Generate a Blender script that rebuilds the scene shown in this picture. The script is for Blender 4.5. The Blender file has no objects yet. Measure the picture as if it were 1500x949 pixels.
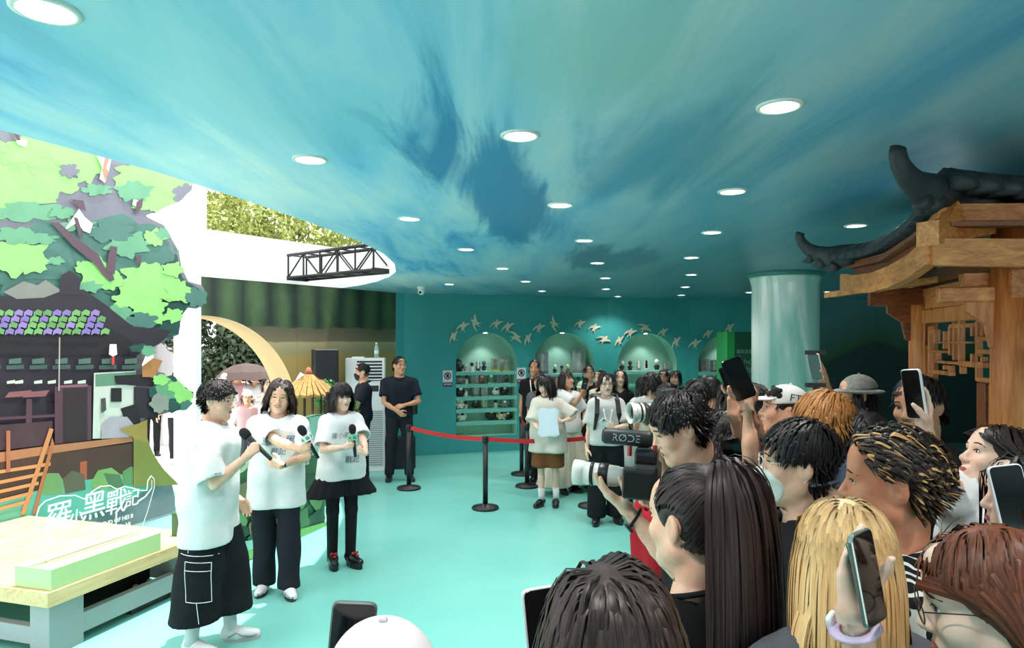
import bpy, bmesh, math, random
import numpy as np
from mathutils import Vector, Matrix
from mathutils.bvhtree import BVHTree

SC = bpy.context.scene
COL = SC.collection
R = math.radians
random.seed(7)
RNG = np.random.default_rng(7)

# ------------------------------------------------------------------ camera, sky, sun, exposure
CAM_H, HOR, FPX, CX = 1.95, 500.0, 1000.0, 750.0
cam_data = bpy.data.cameras.new('camera')
cam_data.sensor_width = 36.0
cam_data.lens = 24.0
cam_data.shift_y = 25.5 / 1500.0
cam_data.clip_start = 0.05
cam = bpy.data.objects.new('camera', cam_data)
cam.location = (0, 0, CAM_H)
cam.rotation_euler = (R(90), 0, 0)
COL.objects.link(cam)
SC.camera = cam

world = bpy.data.worlds.new('sky')
SC.world = world
world.use_nodes = True
_bg = world.node_tree.nodes['Background']
_bg.inputs['Color'].default_value = (0.97, 0.98, 1.0, 1)
_bg.inputs['Strength'].default_value = 3.1

sun_data = bpy.data.lights.new('sun', 'SUN')
sun_data.energy = 8.0
sun_data.angle = R(0.6)
sun_data.color = (1.0, 0.96, 0.88)
sun = bpy.data.objects.new('sun', sun_data)
sun.rotation_euler = (R(-6), R(9), 0)      # almost overhead, leaning in from the right
COL.objects.link(sun)

SC.view_settings.view_transform = 'Standard'
SC.view_settings.look = 'None'
SC.view_settings.gamma = 1.0
SC.view_settings.use_curve_mapping = False
SC.view_settings.exposure = 0.0
DOWNLIGHT_W = 50.0
CEIL = 2.77


def P(px, py, d):
    """world point seen at photo pixel (px, py) at depth d"""
    return np.array([(px - CX) / FPX * d, d, CAM_H - (py - HOR) / FPX * d])


def floor_pt(px, py):
    d = CAM_H * FPX / (py - HOR)
    return P(px, py, d)


# ------------------------------------------------------------------ materials
def lin(c):
    out = []
    for v in c[:3]:
        v = v / 255.0
        out.append(v / 12.92 if v <= 0.04045 else ((v + 0.055) / 1.055) ** 2.4)
    return (out[0], out[1], out[2], 1.0)


class NT:
    """tiny node-tree writer"""
    def __init__(s, name):
        s.m = bpy.data.materials.new(name)
        s.m.use_nodes = True
        s.t = s.m.node_tree
        s.b = s.t.nodes['Principled BSDF']

    def n(s, typ, props=None, **ins):
        nd = s.t.nodes.new('ShaderNode' + typ)
        for k, v in (props or {}).items():
            setattr(nd, k, v)
        for k, v in ins.items():
            key = k.replace('_', ' ')
            sock = None
            if k[0] == 'i' and k[1:].isdigit():
                sock = nd.inputs[int(k[1:])]
            else:
                sock = nd.inputs[key]
            s.put(sock, v)
        return nd

    def put(s, sock, v):
        if isinstance(v, bpy.types.NodeSocket):
            s.t.links.new(v, sock)
        else:
            sock.default_value = v

    def p(s, **ins):
        for k, v in ins.items():
            s.put(s.b.inputs[k.replace('_', ' ')], v)

    def coord(s, kind='Object', scale=(1, 1, 1), rot=(0, 0, 0), loc=(0, 0, 0)):
        tc = s.n('TexCoord')
        mp = s.n('Mapping', None, Vector=tc.outputs[kind], Scale=scale, Rotation=rot, Location=loc)
        return mp.outputs[0]

    def noise(s, vec, scale=5.0, detail=3.0, rough=0.5, dist=0.0):
        nd = s.n('TexNoise', None, Vector=vec, Scale=scale, Detail=detail, Roughness=rough, Distortion=dist)
        return nd.outputs['Fac']

    def ramp(s, fac, stops, interp='LINEAR'):
        nd = s.n('ValToRGB', None, Fac=fac)
        cr = nd.color_ramp
        cr.interpolation = interp
        while len(cr.elements) < len(stops):
            cr.elements.new(0.5)
        for e, (pos, c) in zip(cr.elements, stops):
            e.position = pos
            e.color = c
        return nd.outputs['Color']

    def mix(s, fac, a, b, mode='MIX'):
        nd = s.t.nodes.new('ShaderNodeMix')
        nd.data_type = 'RGBA'
        nd.blend_type = mode
        s.put(nd.inputs[0], fac)
        s.put(nd.inputs[6], a)
        s.put(nd.inputs[7], b)
        return nd.outputs[2]

    def math(s, op, a, b=0.0, c=None):
        nd = s.t.nodes.new('ShaderNodeMath')
        nd.operation = op
        s.put(nd.inputs[0], a)
        s.put(nd.inputs[1], b)
        if c is not None:
            s.put(nd.inputs[2], c)
        return nd.outputs[0]

    def bump(s, h, strength=0.3, dist=0.01):
        nd = s.n('Bump', None, Height=h, Strength=strength, Distance=dist)
        s.put(s.b.inputs['Normal'], nd.outputs[0])


_MATS = {}


def M(name, rgb, rough=0.5, var=0.12, scale=9.0, bump=0.0, metal=0.0, spec=0.5, stretch=(1, 1, 1), bscale=None):
    """plain material: a colour with soft variation and fine relief"""
    if name in _MATS:
        return _MATS[name]
    t = NT(name)
    c = lin(rgb)
    v = t.coord('Object', stretch)
    f = t.noise(v, scale, 4.0, 0.6)
    dark = tuple(x * (1 - var) for x in c[:3]) + (1,)
    light = tuple(min(1, x * (1 + var) + 0.004) for x in c[:3]) + (1,)
    t.p(Base_Color=t.ramp(f, [(0.3, dark), (0.7, light)]), Roughness=rough, Metallic=metal)
    t.b.inputs['Specular IOR Level'].default_value = spec
    if bump:
        t.bump(t.noise(v, bscale or scale * 6, 3.0, 0.6), bump, 0.004)
    _MATS[name] = t.m
    return t.m


def wood(name, c1, c2, axis=0, scale=1.0, rough=0.45):
    if name in _MATS:
        return _MATS[name]
    t = NT(name)
    st = [14.0, 14.0, 14.0]
    st[axis] = 1.2
    v = t.coord('Object', tuple(x * scale for x in st))
    a = t.noise(v, 1.6, 5.0, 0.65, 0.9)
    b = t.noise(v, 7.0, 3.0, 0.6, 0.3)
    big = t.noise(t.coord('Object', (2, 2, 2)), 1.4, 2.0)
    f = t.math('ADD', t.math('MULTIPLY', a, 0.65), t.math('MULTIPLY', b, 0.25))
    f = t.math('ADD', f, t.math('MULTIPLY', big, 0.25))
    d = tuple(x * 0.45 for x in lin(c2)[:3]) + (1,)
    t.p(Base_Color=t.ramp(f, [(0.35, d), (0.5, lin(c2)), (0.72, lin(c1))]), Roughness=rough)
    t.bump(b, 0.25, 0.004)
    _MATS[name] = t.m
    return t.m


def emit(name, rgb, strength):
    t = NT(name)
    t.p(Base_Color=lin(rgb), Emission_Color=lin(rgb), Emission_Strength=strength)
    return t.m


# ------------------------------------------------------------------ mesh building
class MB:
    def __init__(s):
        s.v, s.f, s.mi, s.sm = [], [], [], []
        s.m = 0
        s.smooth = False

    def _add(s, vs, fs):
        o = len(s.v)
        s.v.extend([tuple(map(float, p)) for p in vs])
        for f in fs:
            s.f.append(tuple(i + o for i in f))
            s.mi.append(s.m)
            s.sm.append(s.smooth)
        return s

    def box(s, lo, hi, M4=None):
        x0, y0, z0 = lo
        x1, y1, z1 = hi
        vs = [(x0, y0, z0), (x1, y0, z0), (x1, y1, z0), (x0, y1, z0), (x0, y0, z1), (x1, y0, z1), (x1, y1, z1), (x0, y1, z1)]
        if M4 is not None:
            vs = [tuple(M4 @ Vector(p)) for p in vs]
        return s._add(vs, [(3, 2, 1, 0), (4, 5, 6, 7), (0, 1, 5, 4), (1, 2, 6, 5), (2, 3, 7, 6), (3, 0, 4, 7)])

    def rbox(s, c, size, r=0.01, M4=None, seg=3):
        """box with rounded vertical (local z) edges and small chamfer on top/bottom"""
        hx, hy, hz = size[0] / 2, size[1] / 2, size[2] / 2
        r = min(r, hx * 0.98, hy * 0.98)
        ring = []
        for (sx, sy, a0) in ((1, 1, 0), (-1, 1, 90), (-1, -1, 180), (1, -1, 270)):
            for k in range(seg + 1):
                a = R(a0 + 90 * k / seg)
                ring.append((sx * (hx - r), sy * (hy - r), math.cos(a), math.sin(a)))
        n = len(ring)
        ch = min(r, hz) * 0.4
        vs = []
        for z, rr in ((-hz, r - ch), (-hz + ch, r), (hz - ch, r), (hz, r - ch)):
            for (bx, by, ca, sa) in ring:
                vs.append((c[0] + bx + ca * rr, c[1] + by + sa * rr, c[2] + z))
        if M4 is not None:
            vs = [tuple(M4 @ Vector(p)) for p in vs]
        fs = [tuple(reversed(range(n))), tuple(range(3 * n, 4 * n))]
        for k in range(3):
            for i in range(n):
                j = (i + 1) % n
                fs.append((k * n + i, k * n + j, (k + 1) * n + j, (k + 1) * n + i))
        return s._add(vs, fs)

    def lathe(s, prof, c=(0, 0, 0), n=20, M4=None, cap=True):
        vs, fs = [], []
        for (r, z) in prof:
            for i in range(n):
                a = 2 * math.pi * i / n
                vs.append((c[0] + r * math.cos(a), c[1] + r * math.sin(a), c[2] + z))
        if M4 is not None:
            vs = [tuple(M4 @ Vector(p)) for p in vs]
        for k in range(len(prof) - 1):
            for i in range(n):
                j = (i + 1) % n
                fs.append((k * n + i, k * n + j, (k + 1) * n + j, (k + 1) * n + i))
        if cap:
            fs.append(tuple(reversed(range(n))))
            fs.append(tuple(range((len(prof) - 1) * n, len(prof) * n)))
        return s._add(vs, fs)

    def tube(s, pts, rad, n=8, closed=False, flat=1.0, up=(0, 0, 1)):
        pts = [np.array(p, float) for p in pts]
        m = len(pts)
        if not hasattr(rad, '__len__'):
            rad = [rad] * m
        vs, fs = [], []
        upv = np.array(up, float)
        prev = None
        for i, p in enumerate(pts):
            if closed:
                t = pts[(i + 1) % m] - pts[i - 1]
            else:
                t = pts[min(i + 1, m - 1)] - pts[max(i - 1, 0)]
            t = t / (np.linalg.norm(t) + 1e-9)
            a = np.cross(t, upv) if prev is None else prev - t * np.dot(prev, t)
            if np.linalg.norm(a) < 1e-4:
                a = np.cross(t, np.array([1.0, 0.1, 0]))
            a = a / np.linalg.norm(a)
            prev = a
            b = np.cross(t, a)
            for k in range(n):
                an = 2 * math.pi * k / n
                vs.append(p + (a * math.cos(an) + b * math.sin(an) * flat) * rad[i])
        for i in range(m if closed else m - 1):
            i2 = (i + 1) % m
            for k in range(n):
                k2 = (k + 1) % n
                fs.append((i * n + k, i * n + k2, i2 * n + k2, i2 * n + k))
        if not closed:
            fs.append(tuple(reversed(range(n))))
            fs.append(tuple(range((m - 1) * n, m * n)))
        return s._add(vs, fs)

    def ball(s, c, r, nu=12, nv=8, M4=None):
        rx, ry, rz = r if hasattr(r, '__len__') else (r, r, r)
        vs = [(c[0], c[1], c[2] - rz)]
        for j in range(1, nv):
            th = -math.pi / 2 + math.pi * j / nv
            for i in range(nu):
                a = 2 * math.pi * i / nu
                vs.append((c[0] + rx * math.cos(th) * math.cos(a), c[1] + ry * math.cos(th) * math.sin(a), c[2] + rz * math.sin(th)))
        vs.append((c[0], c[1], c[2] + rz))
        if M4 is not None:
            vs = [tuple(M4 @ Vector(p)) for p in vs]
        fs = []
        for i in range(nu):
            j = (i + 1) % nu
            fs.append((0, 1 + j, 1 + i))
            b = 1 + (nv - 2) * nu
            fs.append((len(vs) - 1, b + i, b + j))
        for k in range(nv - 2):
            for i in range(nu):
                j = (i + 1) % nu
                fs.append((1 + k * nu + i, 1 + k * nu + j, 1 + (k + 1) * nu + j, 1 + (k + 1) * nu + i))
        return s._add(vs, fs)

    def prism(s, outline, fn, d0, d1):
        """outline [(u,v)] CCW; fn(u,v,w) -> point; extruded from w=d0 to w=d1 (front at d1)"""
        n = len(outline)
        vs = [fn(u, v, d0) for u, v in outline] + [fn(u, v, d1) for u, v in outline]
        fs = [tuple(reversed(range(n))), tuple(range(n, 2 * n))]
        for i in range(n):
            j = (i + 1) % n
            fs.append((i, j, n + j, n + i))
        return s._add(vs, fs)

    def beam(s, pts, w, h, up=(0, 0, 1), tops=None):
        """rectangular section swept along points; w = horizontal thickness, h = height (or list)"""
        pts = [np.array(p, float) for p in pts]
        m = len(pts)
        vs, fs = [], []
        upv = np.array(up, float)
        for i, p in enumerate(pts):
            t = pts[min(i + 1, m - 1)] - pts[max(i - 1, 0)]
            t /= np.linalg.norm(t) + 1e-9
            a = np.cross(t, upv)
            a /= np.linalg.norm(a) + 1e-9
            hh = h[i] if hasattr(h, '__len__') else h
            ww = w[i] if hasattr(w, '__len__') else w
            b = upv if tops else np.cross(a, t)
            for (sa, sb) in ((-1, -1), (1, -1), (1, 1), (-1, 1)):
                vs.append(p + a * sa * ww / 2 + b * sb * hh / 2)
        for i in range(m - 1):
            for k in range(4):
                k2 = (k + 1) % 4
                fs.append((i * 4 + k, i * 4 + k2, (i + 1) * 4 + k2, (i + 1) * 4 + k))
        fs.append((3, 2, 1, 0))
        fs.append(tuple((m - 1) * 4 + k for k in range(4)))
        return s._add(vs, fs)

    def build(s, name, mats, parent=None, bevel=0.0, loc=None):
        me = bpy.data.meshes.new(name)
        me.from_pydata(s.v, [], s.f)
        if not isinstance(mats, (list, tuple)):
            mats = [mats]
        for m in mats:
            me.materials.append(m)
        me.polygons.foreach_set('material_index', s.mi)
        me.polygons.foreach_set('use_smooth', s.sm)
        bm = bmesh.new()
        bm.from_mesh(me)
        bmesh.ops.recalc_face_normals(bm, faces=bm.faces)
        if bevel:
            es = [e for e in bm.edges if len(e.link_faces) == 2 and e.calc_face_angle(0) > 0.9]
            bmesh.ops.bevel(bm, geom=es, offset=bevel, segments=1, affect='EDGES', profile=0.5)
        bm.to_mesh(me)
        bm.free()
        o = bpy.data.objects.new(name, me)
        COL.objects.link(o)
        if parent is not None:
            o.parent = parent
        if loc is not None:
            o.location = loc
        return o


def tag(o, label=None, cat=None, group=None, kind=None):
    if label:
        o['label'] = label
    if cat:
        o['category'] = cat
    if group:
        o['group'] = group
    if kind:
        o['kind'] = kind
    return o


def thing(name, label, cat, loc=(0, 0, 0), rz=0.0, group=None):
    o = bpy.data.objects.new(name, None)
    o.empty_display_size = 0.1
    COL.objects.link(o)
    o.location = [float(x) for x in loc]
    o.rotation_euler = (0, 0, rz)
    return tag(o, label, cat, group)


def copy_tree(o, parent=None):
    c = o.copy()
    COL.objects.link(c)
    c.parent = parent
    for ch in list(o.children):
        copy_tree(ch, c)
    return c


def np_mesh(name, verts, faces, mats, parent=None, mi=None, smooth=True, uv=None):
    """fast mesh from arrays; faces (n,3) or (n,4)"""
    me = bpy.data.meshes.new(name)
    verts = np.asarray(verts, np.float32)
    faces = np.asarray(faces, np.int32)
    k = faces.shape[1]
    me.vertices.add(len(verts))
    me.vertices.foreach_set('co', verts.ravel())
    me.loops.add(faces.size)
    me.loops.foreach_set('vertex_index', faces.ravel())
    me.polygons.add(len(faces))
    me.polygons.foreach_set('loop_start', np.arange(0, faces.size, k, dtype=np.int32))
    me.polygons.foreach_set('loop_total', np.full(len(faces), k, np.int32))
    for m in mats:
        me.materials.append(m)
    if mi is not None:
        me.polygons.foreach_set('material_index', np.asarray(mi, np.int32))
    if smooth:
        me.polygons.foreach_set('use_smooth', np.ones(len(faces), bool))
    if uv is not None:
        l = me.uv_layers.new(name='UVMap')
        l.data.foreach_set('uv', np.asarray(uv, np.float32)[faces.ravel()].ravel())
    me.update(calc_edges=True)
    o = bpy.data.objects.new(name, me)
    COL.objects.link(o)
    if parent is not None:
        o.parent = parent
    return o


def text_geo(body, size=0.1, extrude=0.0, align='CENTER', shear=0.0, spacing=1.0, offset=0.0):
    """verts, faces of a line of lettering in its own XY plane"""
    cu = bpy.data.curves.new('lettering', 'FONT')
    cu.body = body
    cu.size = size
    cu.extrude = extrude
    cu.align_x = align
    cu.align_y = 'CENTER'
    cu.shear = shear
    cu.space_character = spacing
    cu.offset = offset
    cu.resolution_u = 3
    o = bpy.data.objects.new('lettering', cu)
    me = o.to_mesh()
    v = [tuple(p.co) for p in me.vertices]
    f = [tuple(p.vertices) for p in me.polygons]
    o.to_mesh_clear()
    bpy.data.objects.remove(o)
    bpy.data.curves.remove(cu)
    return v, f


# ------------------------------------------------------------------ signed-distance modelling (surface nets)
class Field:
    def __init__(s, lo, hi, h):
        s.h = h
        s.lo = np.asarray(lo, float) - 2 * h
        n = np.ceil((np.asarray(hi, float) + 2 * h - s.lo) / h).astype(int) + 1
        s.n = n
        s.ax = [s.lo[i] + h * np.arange(n[i]) for i in range(3)]
        s.f = np.full(tuple(n), 0.5, np.float32)

    def sub(s, lo, hi):
        a = np.maximum(np.floor((lo - s.lo) / s.h).astype(int), 0)
        b = np.minimum(np.ceil((hi - s.lo) / s.h).astype(int) + 1, s.n)
        if np.any(b <= a):
            return None
        sl = tuple(slice(a[i], b[i]) for i in range(3))
        return sl, s.ax[0][sl[0]][:, None, None], s.ax[1][sl[1]][None, :, None], s.ax[2][sl[2]][None, None, :]

    def comb(s, sl, d, k, op):
        a = s.f[sl]
        if op == 'u':
            if k > 0:
                hh = np.maximum(k - np.abs(a - d), 0) / k
                s.f[sl] = np.minimum(a, d) - hh * hh * k * 0.25
            else:
                s.f[sl] = np.minimum(a, d)
        else:
            d = -d
            if k > 0:
                hh = np.maximum(k - np.abs(a - d), 0) / k
                s.f[sl] = np.maximum(a, d) + hh * hh * k * 0.25
            else:
                s.f[sl] = np.maximum(a, d)

    def prims(s, ps):
        for p in ps:
            kind = p[0]
            if kind == 'c':
                _, a, b, ra, rb, k, op = p
                a = np.asarray(a, float)
                b = np.asarray(b, float)
                pad = max(ra, rb) + k + 2 * s.h
                q = s.sub(np.minimum(a, b) - pad, np.maximum(a, b) + pad)
                if q is None:
                    continue
                sl, X, Y, Z = q
                d = b - a
                L = float(d @ d) + 1e-12
                px, py, pz = X - a[0], Y - a[1], Z - a[2]
                t = np.clip((px * d[0] + py * d[1] + pz * d[2]) / L, 0, 1)
                D = np.sqrt((px - d[0] * t) ** 2 + (py - d[1] * t) ** 2 + (pz - d[2] * t) ** 2) - (ra + (rb - ra) * t)
                s.comb(sl, D, k, op)
            elif kind == 'e':
                _, c, r, Rm, k, op = p
                c = np.asarray(c, float)
                r = np.asarray(r, float)
                pad = r.max() + k + 2 * s.h
                q = s.sub(c - pad, c + pad)
                if q is None:
                    continue
                sl, X, Y, Z = q
                px, py, pz = X - c[0], Y - c[1], Z - c[2]
                if Rm is not None:
                    Rm = np.asarray(Rm)
                    qx = px * Rm[0, 0] + py * Rm[1, 0] + pz * Rm[2, 0]
                    qy = px * Rm[0, 1] + py * Rm[1, 1] + pz * Rm[2, 1]
                    qz = px * Rm[0, 2] + py * Rm[1, 2] + pz * Rm[2, 2]
                else:
                    qx, qy, qz = px + 0 * (py + pz), py + 0 * (px + pz), pz + 0 * (px + py)
                k0 = np.sqrt((qx / r[0]) ** 2 + (qy / r[1]) ** 2 + (qz / r[2]) ** 2)
                k1 = np.sqrt((qx / r[0] ** 2) ** 2 + (qy / r[1] ** 2) ** 2 + (qz / r[2] ** 2) ** 2) + 1e-9
                s.comb(sl, k0 * (k0 - 1) / k1, k, op)

    def plane(s, c, n, keep_neg=True):
        """keep the side where (p-c).n < 0"""
        c = np.asarray(c, float)
        n = np.asarray(n, float)
        n = n / np.linalg.norm(n)
        d = (s.ax[0][:, None, None] - c[0]) * n[0] + (s.ax[1][None, :, None] - c[1]) * n[1] + (s.ax[2][None, None, :] - c[2]) * n[2]
        s.f = np.maximum(s.f, d.astype(np.float32))

    def wrinkle(s, amp, fr=36.0, seed=0.0):
        X, Y, Z = s.ax[0][:, None, None], s.ax[1][None, :, None], s.ax[2][None, None, :]
        w = np.sin(fr * X + 3.0 * np.sin(6 * Z + seed) + seed) * np.sin(fr * 0.8 * Y + 2.2 * np.sin(5 * Z + 1.3 * seed)) \
            + 0.7 * np.sin(fr * 0.7 * (Z + 0.5 * X) + 4 * np.sin(7 * Y + 5 * X + seed))
        s.f = s.f + (amp * w).astype(np.float32)

    def mesh(s):
        f = s.f
        n = f.shape
        neg = f < 0
        c = [neg[i:n[0] - 1 + i, j:n[1] - 1 + j, k:n[2] - 1 + k] for i in (0, 1) for j in (0, 1) for k in (0, 1)]
        cnt = sum(x.astype(np.int8) for x in c)
        act = (cnt > 0) & (cnt < 8)
        ijk = np.argwhere(act)
        if len(ijk) == 0:
            return np.zeros((0, 3)), np.zeros((0, 4), int)
        idx = np.full(act.shape, -1, np.int32)
        idx[act] = np.arange(len(ijk))
        off = np.array([(i, j, k) for i in (0, 1) for j in (0, 1) for k in (0, 1)])
        val = np.stack([f[ijk[:, 0] + o[0], ijk[:, 1] + o[1], ijk[:, 2] + o[2]] for o in off], 1)
        acc = np.zeros((len(ijk), 3))
        num = np.zeros(len(ijk))
        for a in range(8):
            for b in range(a + 1, 8):
                if np.abs(off[a] - off[b]).sum() != 1:
                    continue
                fa, fb = val[:, a], val[:, b]
                m = (fa < 0) != (fb < 0)
                t = np.where(m, fa / np.where(m, fa - fb, 1), 0)
                acc += np.where(m[:, None], off[a] + (off[b] - off[a]) * t[:, None], 0)
                num += m
        v = s.lo + s.h * (ijk + acc / num[:, None])
        quads = []
        for axn in range(3):
            o1, o2 = (axn + 1) % 3, (axn + 2) % 3
            sl0 = [slice(None)] * 3
            sl1 = [slice(None)] * 3
            sl0[axn] = slice(0, n[axn] - 1)
            sl1[axn] = slice(1, n[axn])
            for o_ in (o1, o2):
                sl0[o_] = slice(1, n[o_] - 1)
                sl1[o_] = slice(1, n[o_] - 1)
            A, B = neg[tuple(sl0)], neg[tuple(sl1)]
            ch = np.argwhere(A != B)
            if len(ch) == 0:
                continue
            base = ch.copy()
            base[:, o1] += 1
            base[:, o2] += 1
            flip = B[ch[:, 0], ch[:, 1], ch[:, 2]]

            def cell(d1, d2):
                q = base.copy()
                q[:, o1] += d1
                q[:, o2] += d2
                return idx[q[:, 0], q[:, 1], q[:, 2]]
            q = np.stack([cell(-1, -1), cell(0, -1), cell(0, 0), cell(-1, 0)], 1)
            q[flip] = q[flip][:, ::-1]
            quads.append(q)
        return v, np.concatenate(quads, 0)


def rot(yaw=0.0, pitch=0.0, roll=0.0):
    cz, sz = math.cos(yaw), math.sin(yaw)
    cx, sx = math.cos(pitch), math.sin(pitch)
    cy, sy = math.cos(roll), math.sin(roll)
    Rz = np.array([[cz, -sz, 0], [sz, cz, 0], [0, 0, 1]])
    Rx = np.array([[1, 0, 0], [0, cx, -sx], [0, sx, cx]])
    Ry = np.array([[cy, 0, sy], [0, 1, 0], [-sy, 0, cy]])
    return Rz @ Rx @ Ry


def unit(v):
    v = np.asarray(v, float)
    return v / (np.linalg.norm(v) + 1e-9)
# ------------------------------------------------------------------ the setting
def floor_mat():
    t = NT('teal_epoxy')
    v = t.coord('Object')
    f = t.noise(v, 0.7, 4.0, 0.6, 0.4)
    g = t.noise(v, 3.0, 3.0, 0.6)
    c = t.ramp(f, [(0.3, lin((118, 196, 186))), (0.7, lin((130, 206, 194)))])
    t.p(Base_Color=c, Roughness=t.math('MULTIPLY_ADD', g, 0.04, 0.24))
    t.b.inputs['Specular IOR Level'].default_value = 0.45
    return t.m


def ceiling_mat():
    """printed sky: long cirrus streaks over blue, pale clouds near the entrance"""
    t = NT('painted_sky')
    v = t.coord('Object', (1.15, 0.30, 1), (0, 0, R(12)), (3.1, 1.7, 0))
    big = t.noise(v, 1.0, 5.0, 0.55, 1.0)
    v2 = t.coord('Object', (2.6, 0.34, 1), (0, 0, R(14)), (0.4, 0, 0))
    st = t.noise(v2, 1.3, 6.0, 0.62, 0.7)
    f = t.math('ADD', t.math('MULTIPLY', big, 0.62), t.math('MULTIPLY', st, 0.42))
    base = t.ramp(f, [(0.38, lin((74, 160, 222))), (0.46, lin((136, 202, 240))), (0.54, lin((184, 222, 244))), (0.66, lin((226, 238, 244)))])

    def blob(cx, cy, sx, sy, ang, soft=1.0):
        tc = t.n('TexCoord')
        a = t.n('VectorMath', {'operation': 'SUBTRACT'}, i0=tc.outputs['Object'], i1=(cx, cy, CEIL))
        mp = t.n('Mapping', None, Vector=a.outputs[0], Rotation=(0, 0, R(ang)))
        s = t.n('VectorMath', {'operation': 'MULTIPLY'}, i0=mp.outputs[0], i1=(1 / sx, 1 / sy, 0))
        w = t.n('VectorMath', {'operation': 'ADD'}, i0=s.outputs[0], i1=(0, 0, 0))
        ln = t.n('VectorMath', {'operation': 'LENGTH'}, i0=w.outputs[0]).outputs['Value']
        ln = t.math('ADD', ln, t.math('MULTIPLY_ADD', st, 2.2, -1.1))
        nd = t.n('MapRange', {'interpolation_type': 'SMOOTHSTEP'}, Value=ln)
        nd.inputs[1].default_value = 1.0
        nd.inputs[2].default_value = 0.55 if soft < 1 else 0.2
        nd.inputs[3].default_value = 0.0
        nd.inputs[4].default_value = 1.0
        return nd.outputs[0]
    c = base
    c = t.mix(t.math('MULTIPLY', blob(0.33, 1.95, 0.55, 0.75, 10), 0.75), c, lin((176, 214, 210)))
    c = t.mix(t.math('MULTIPLY', blob(-0.9, 2.2, 0.8, 1.2, 10), 0.6), c, lin((150, 212, 226)))
    c = t.mix(t.math('MULTIPLY', blob(-0.05, 4.0, 0.36, 1.9, 8, .5), 0.9), c, lin((30, 128, 184)))
    c = t.mix(t.math('MULTIPLY', blob(0.7, 3.2, 0.6, 1.2, 0), 0.6), c, lin((66, 150, 184)))
    c = t.mix(t.math('MULTIPLY', blob(1.0, 7.0, 0.5, 1.4, 12, .5), 0.85), c, lin((28, 96, 140)))
    # towards the right and back: darker print, with daylight falloff painted in
    tc = t.n('TexCoord')
    xyz = t.n('SeparateXYZ', None, Vector=tc.outputs['Object'])
    r = t.math('ADD', t.math('MULTIPLY', xyz.outputs[0], 0.22), t.math('MULTIPLY', xyz.outputs[1], 0.05))
    nd = t.n('MapRange', None, Value=r)
    nd.inputs[1].default_value = 0.0
    nd.inputs[2].default_value = 0.75
    c = t.mix(t.math('MULTIPLY', nd.outputs[0], 0.86), c, lin((58, 118, 132)))
    t.p(Base_Color=c, Roughness=0.42)
    t.b.inputs['Specular IOR Level'].default_value = 0.3
    return t.m


MWHITE = M('white_render', (236, 238, 238), 0.7, 0.04, 3)
MTEAL = M('teal_wall_paint', (58, 158, 158), 0.5, 0.06, 1.2, 0.05)
MNICHE = M('niche_paint', (148, 196, 176), 0.55, 0.06, 2)

# floor
KX, KY = -1.96, 11.5
WD = np.array([-0.57, -0.82]) / math.hypot(0.57, 0.82)       # along the moon-gate wall, towards the camera
WO = np.array([-0.82, 0.57]) / math.hypot(0.57, 0.82)        # its outward side


def wl(t, o, z):
    return (KX + WD[0] * t + WO[0] * o, KY + WD[1] * t + WO[1] * o, z)


b = MB()
b.box((-6.2, -6, -0.12), (9.5, 15, 0.0))
fl = b.build('floor', floor_mat())
tag(fl, kind='structure')
b = MB()
b.box((-40, -20, -0.32), (40, 60, -0.125))
tag(b.build('ground', M('pale_paving', (214, 212, 204), 0.8, 0.08, 2, 0.1)), kind='structure')
gq = MB()
gq.prism([(wl(-1, .5, 0)[0], wl(-1, .5, 0)[1]), (-2.4, 15), (-14, 15), (-14, 3), (-6.2, 3), (wl(6.5, .5, 0)[0], wl(6.5, .5, 0)[1])], lambda u, v, w: (u, v, w), -0.1, 0.006)
tag(gq.build('pavement_outside', M('pale_paving', (214, 212, 204))), kind='structure')

# back wall: chords with arched display niches
WPX = [(580, 11.5), (592, 11.58), (650, 11.8), (775, 12.3), (890, 12.9), (1010, 13.2), (1130, 13.3)]
WP = [np.array([(p - CX) / FPX * d, d]) for p, d in WPX]
RIGHT_END = np.array([9.15, 13.1])
hole = [(-2.63, 10.53), (-2.2, 9.95), (-1.85, 9.35), (-1.55, 8.65), (-1.36, 8.0), (-1.24, 7.2), (-1.2, 6.4), (-1.25, 5.6), (-1.38, 4.8), (-1.54, 4.0),
        (-1.72, 3.3), (-1.97, 2.68), (-2.35, 2.0), (-2.9, 1.3), (-3.7, 0.7), (-5.0, 0.3)]
outline = [(9.0, -6), (9.0, 13.2)] + [tuple(p + np.array([0, 0.15])) for p in WP[::-1]] + hole + [(-5.0, -6)]
b = MB()
n = len(outline)
vs = [(x, y, CEIL) for x, y in outline] + [(x, y, CEIL + 0.6) for x, y in outline]
b.m = 0
b._add(vs, [tuple(range(n))])
b.m = 1
b._add(vs, [tuple(range(n, 2 * n))] + [(i, (i + 1) % n, n + (i + 1) % n, n + i) for i in range(n)])
cl = b.build('ceiling', [ceiling_mat(), MWHITE])
tag(cl, kind='structure')


def px_on(A, B, px):
    """parameter along A->B (plan) hit by the sight line of column px, and its depth"""
    k = (px - CX) / FPX
    d = B - A
    t = (k * A[1] - A[0]) / (d[0] - k * d[1])
    return t * np.linalg.norm(d), A[1] + d[1] * t


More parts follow.
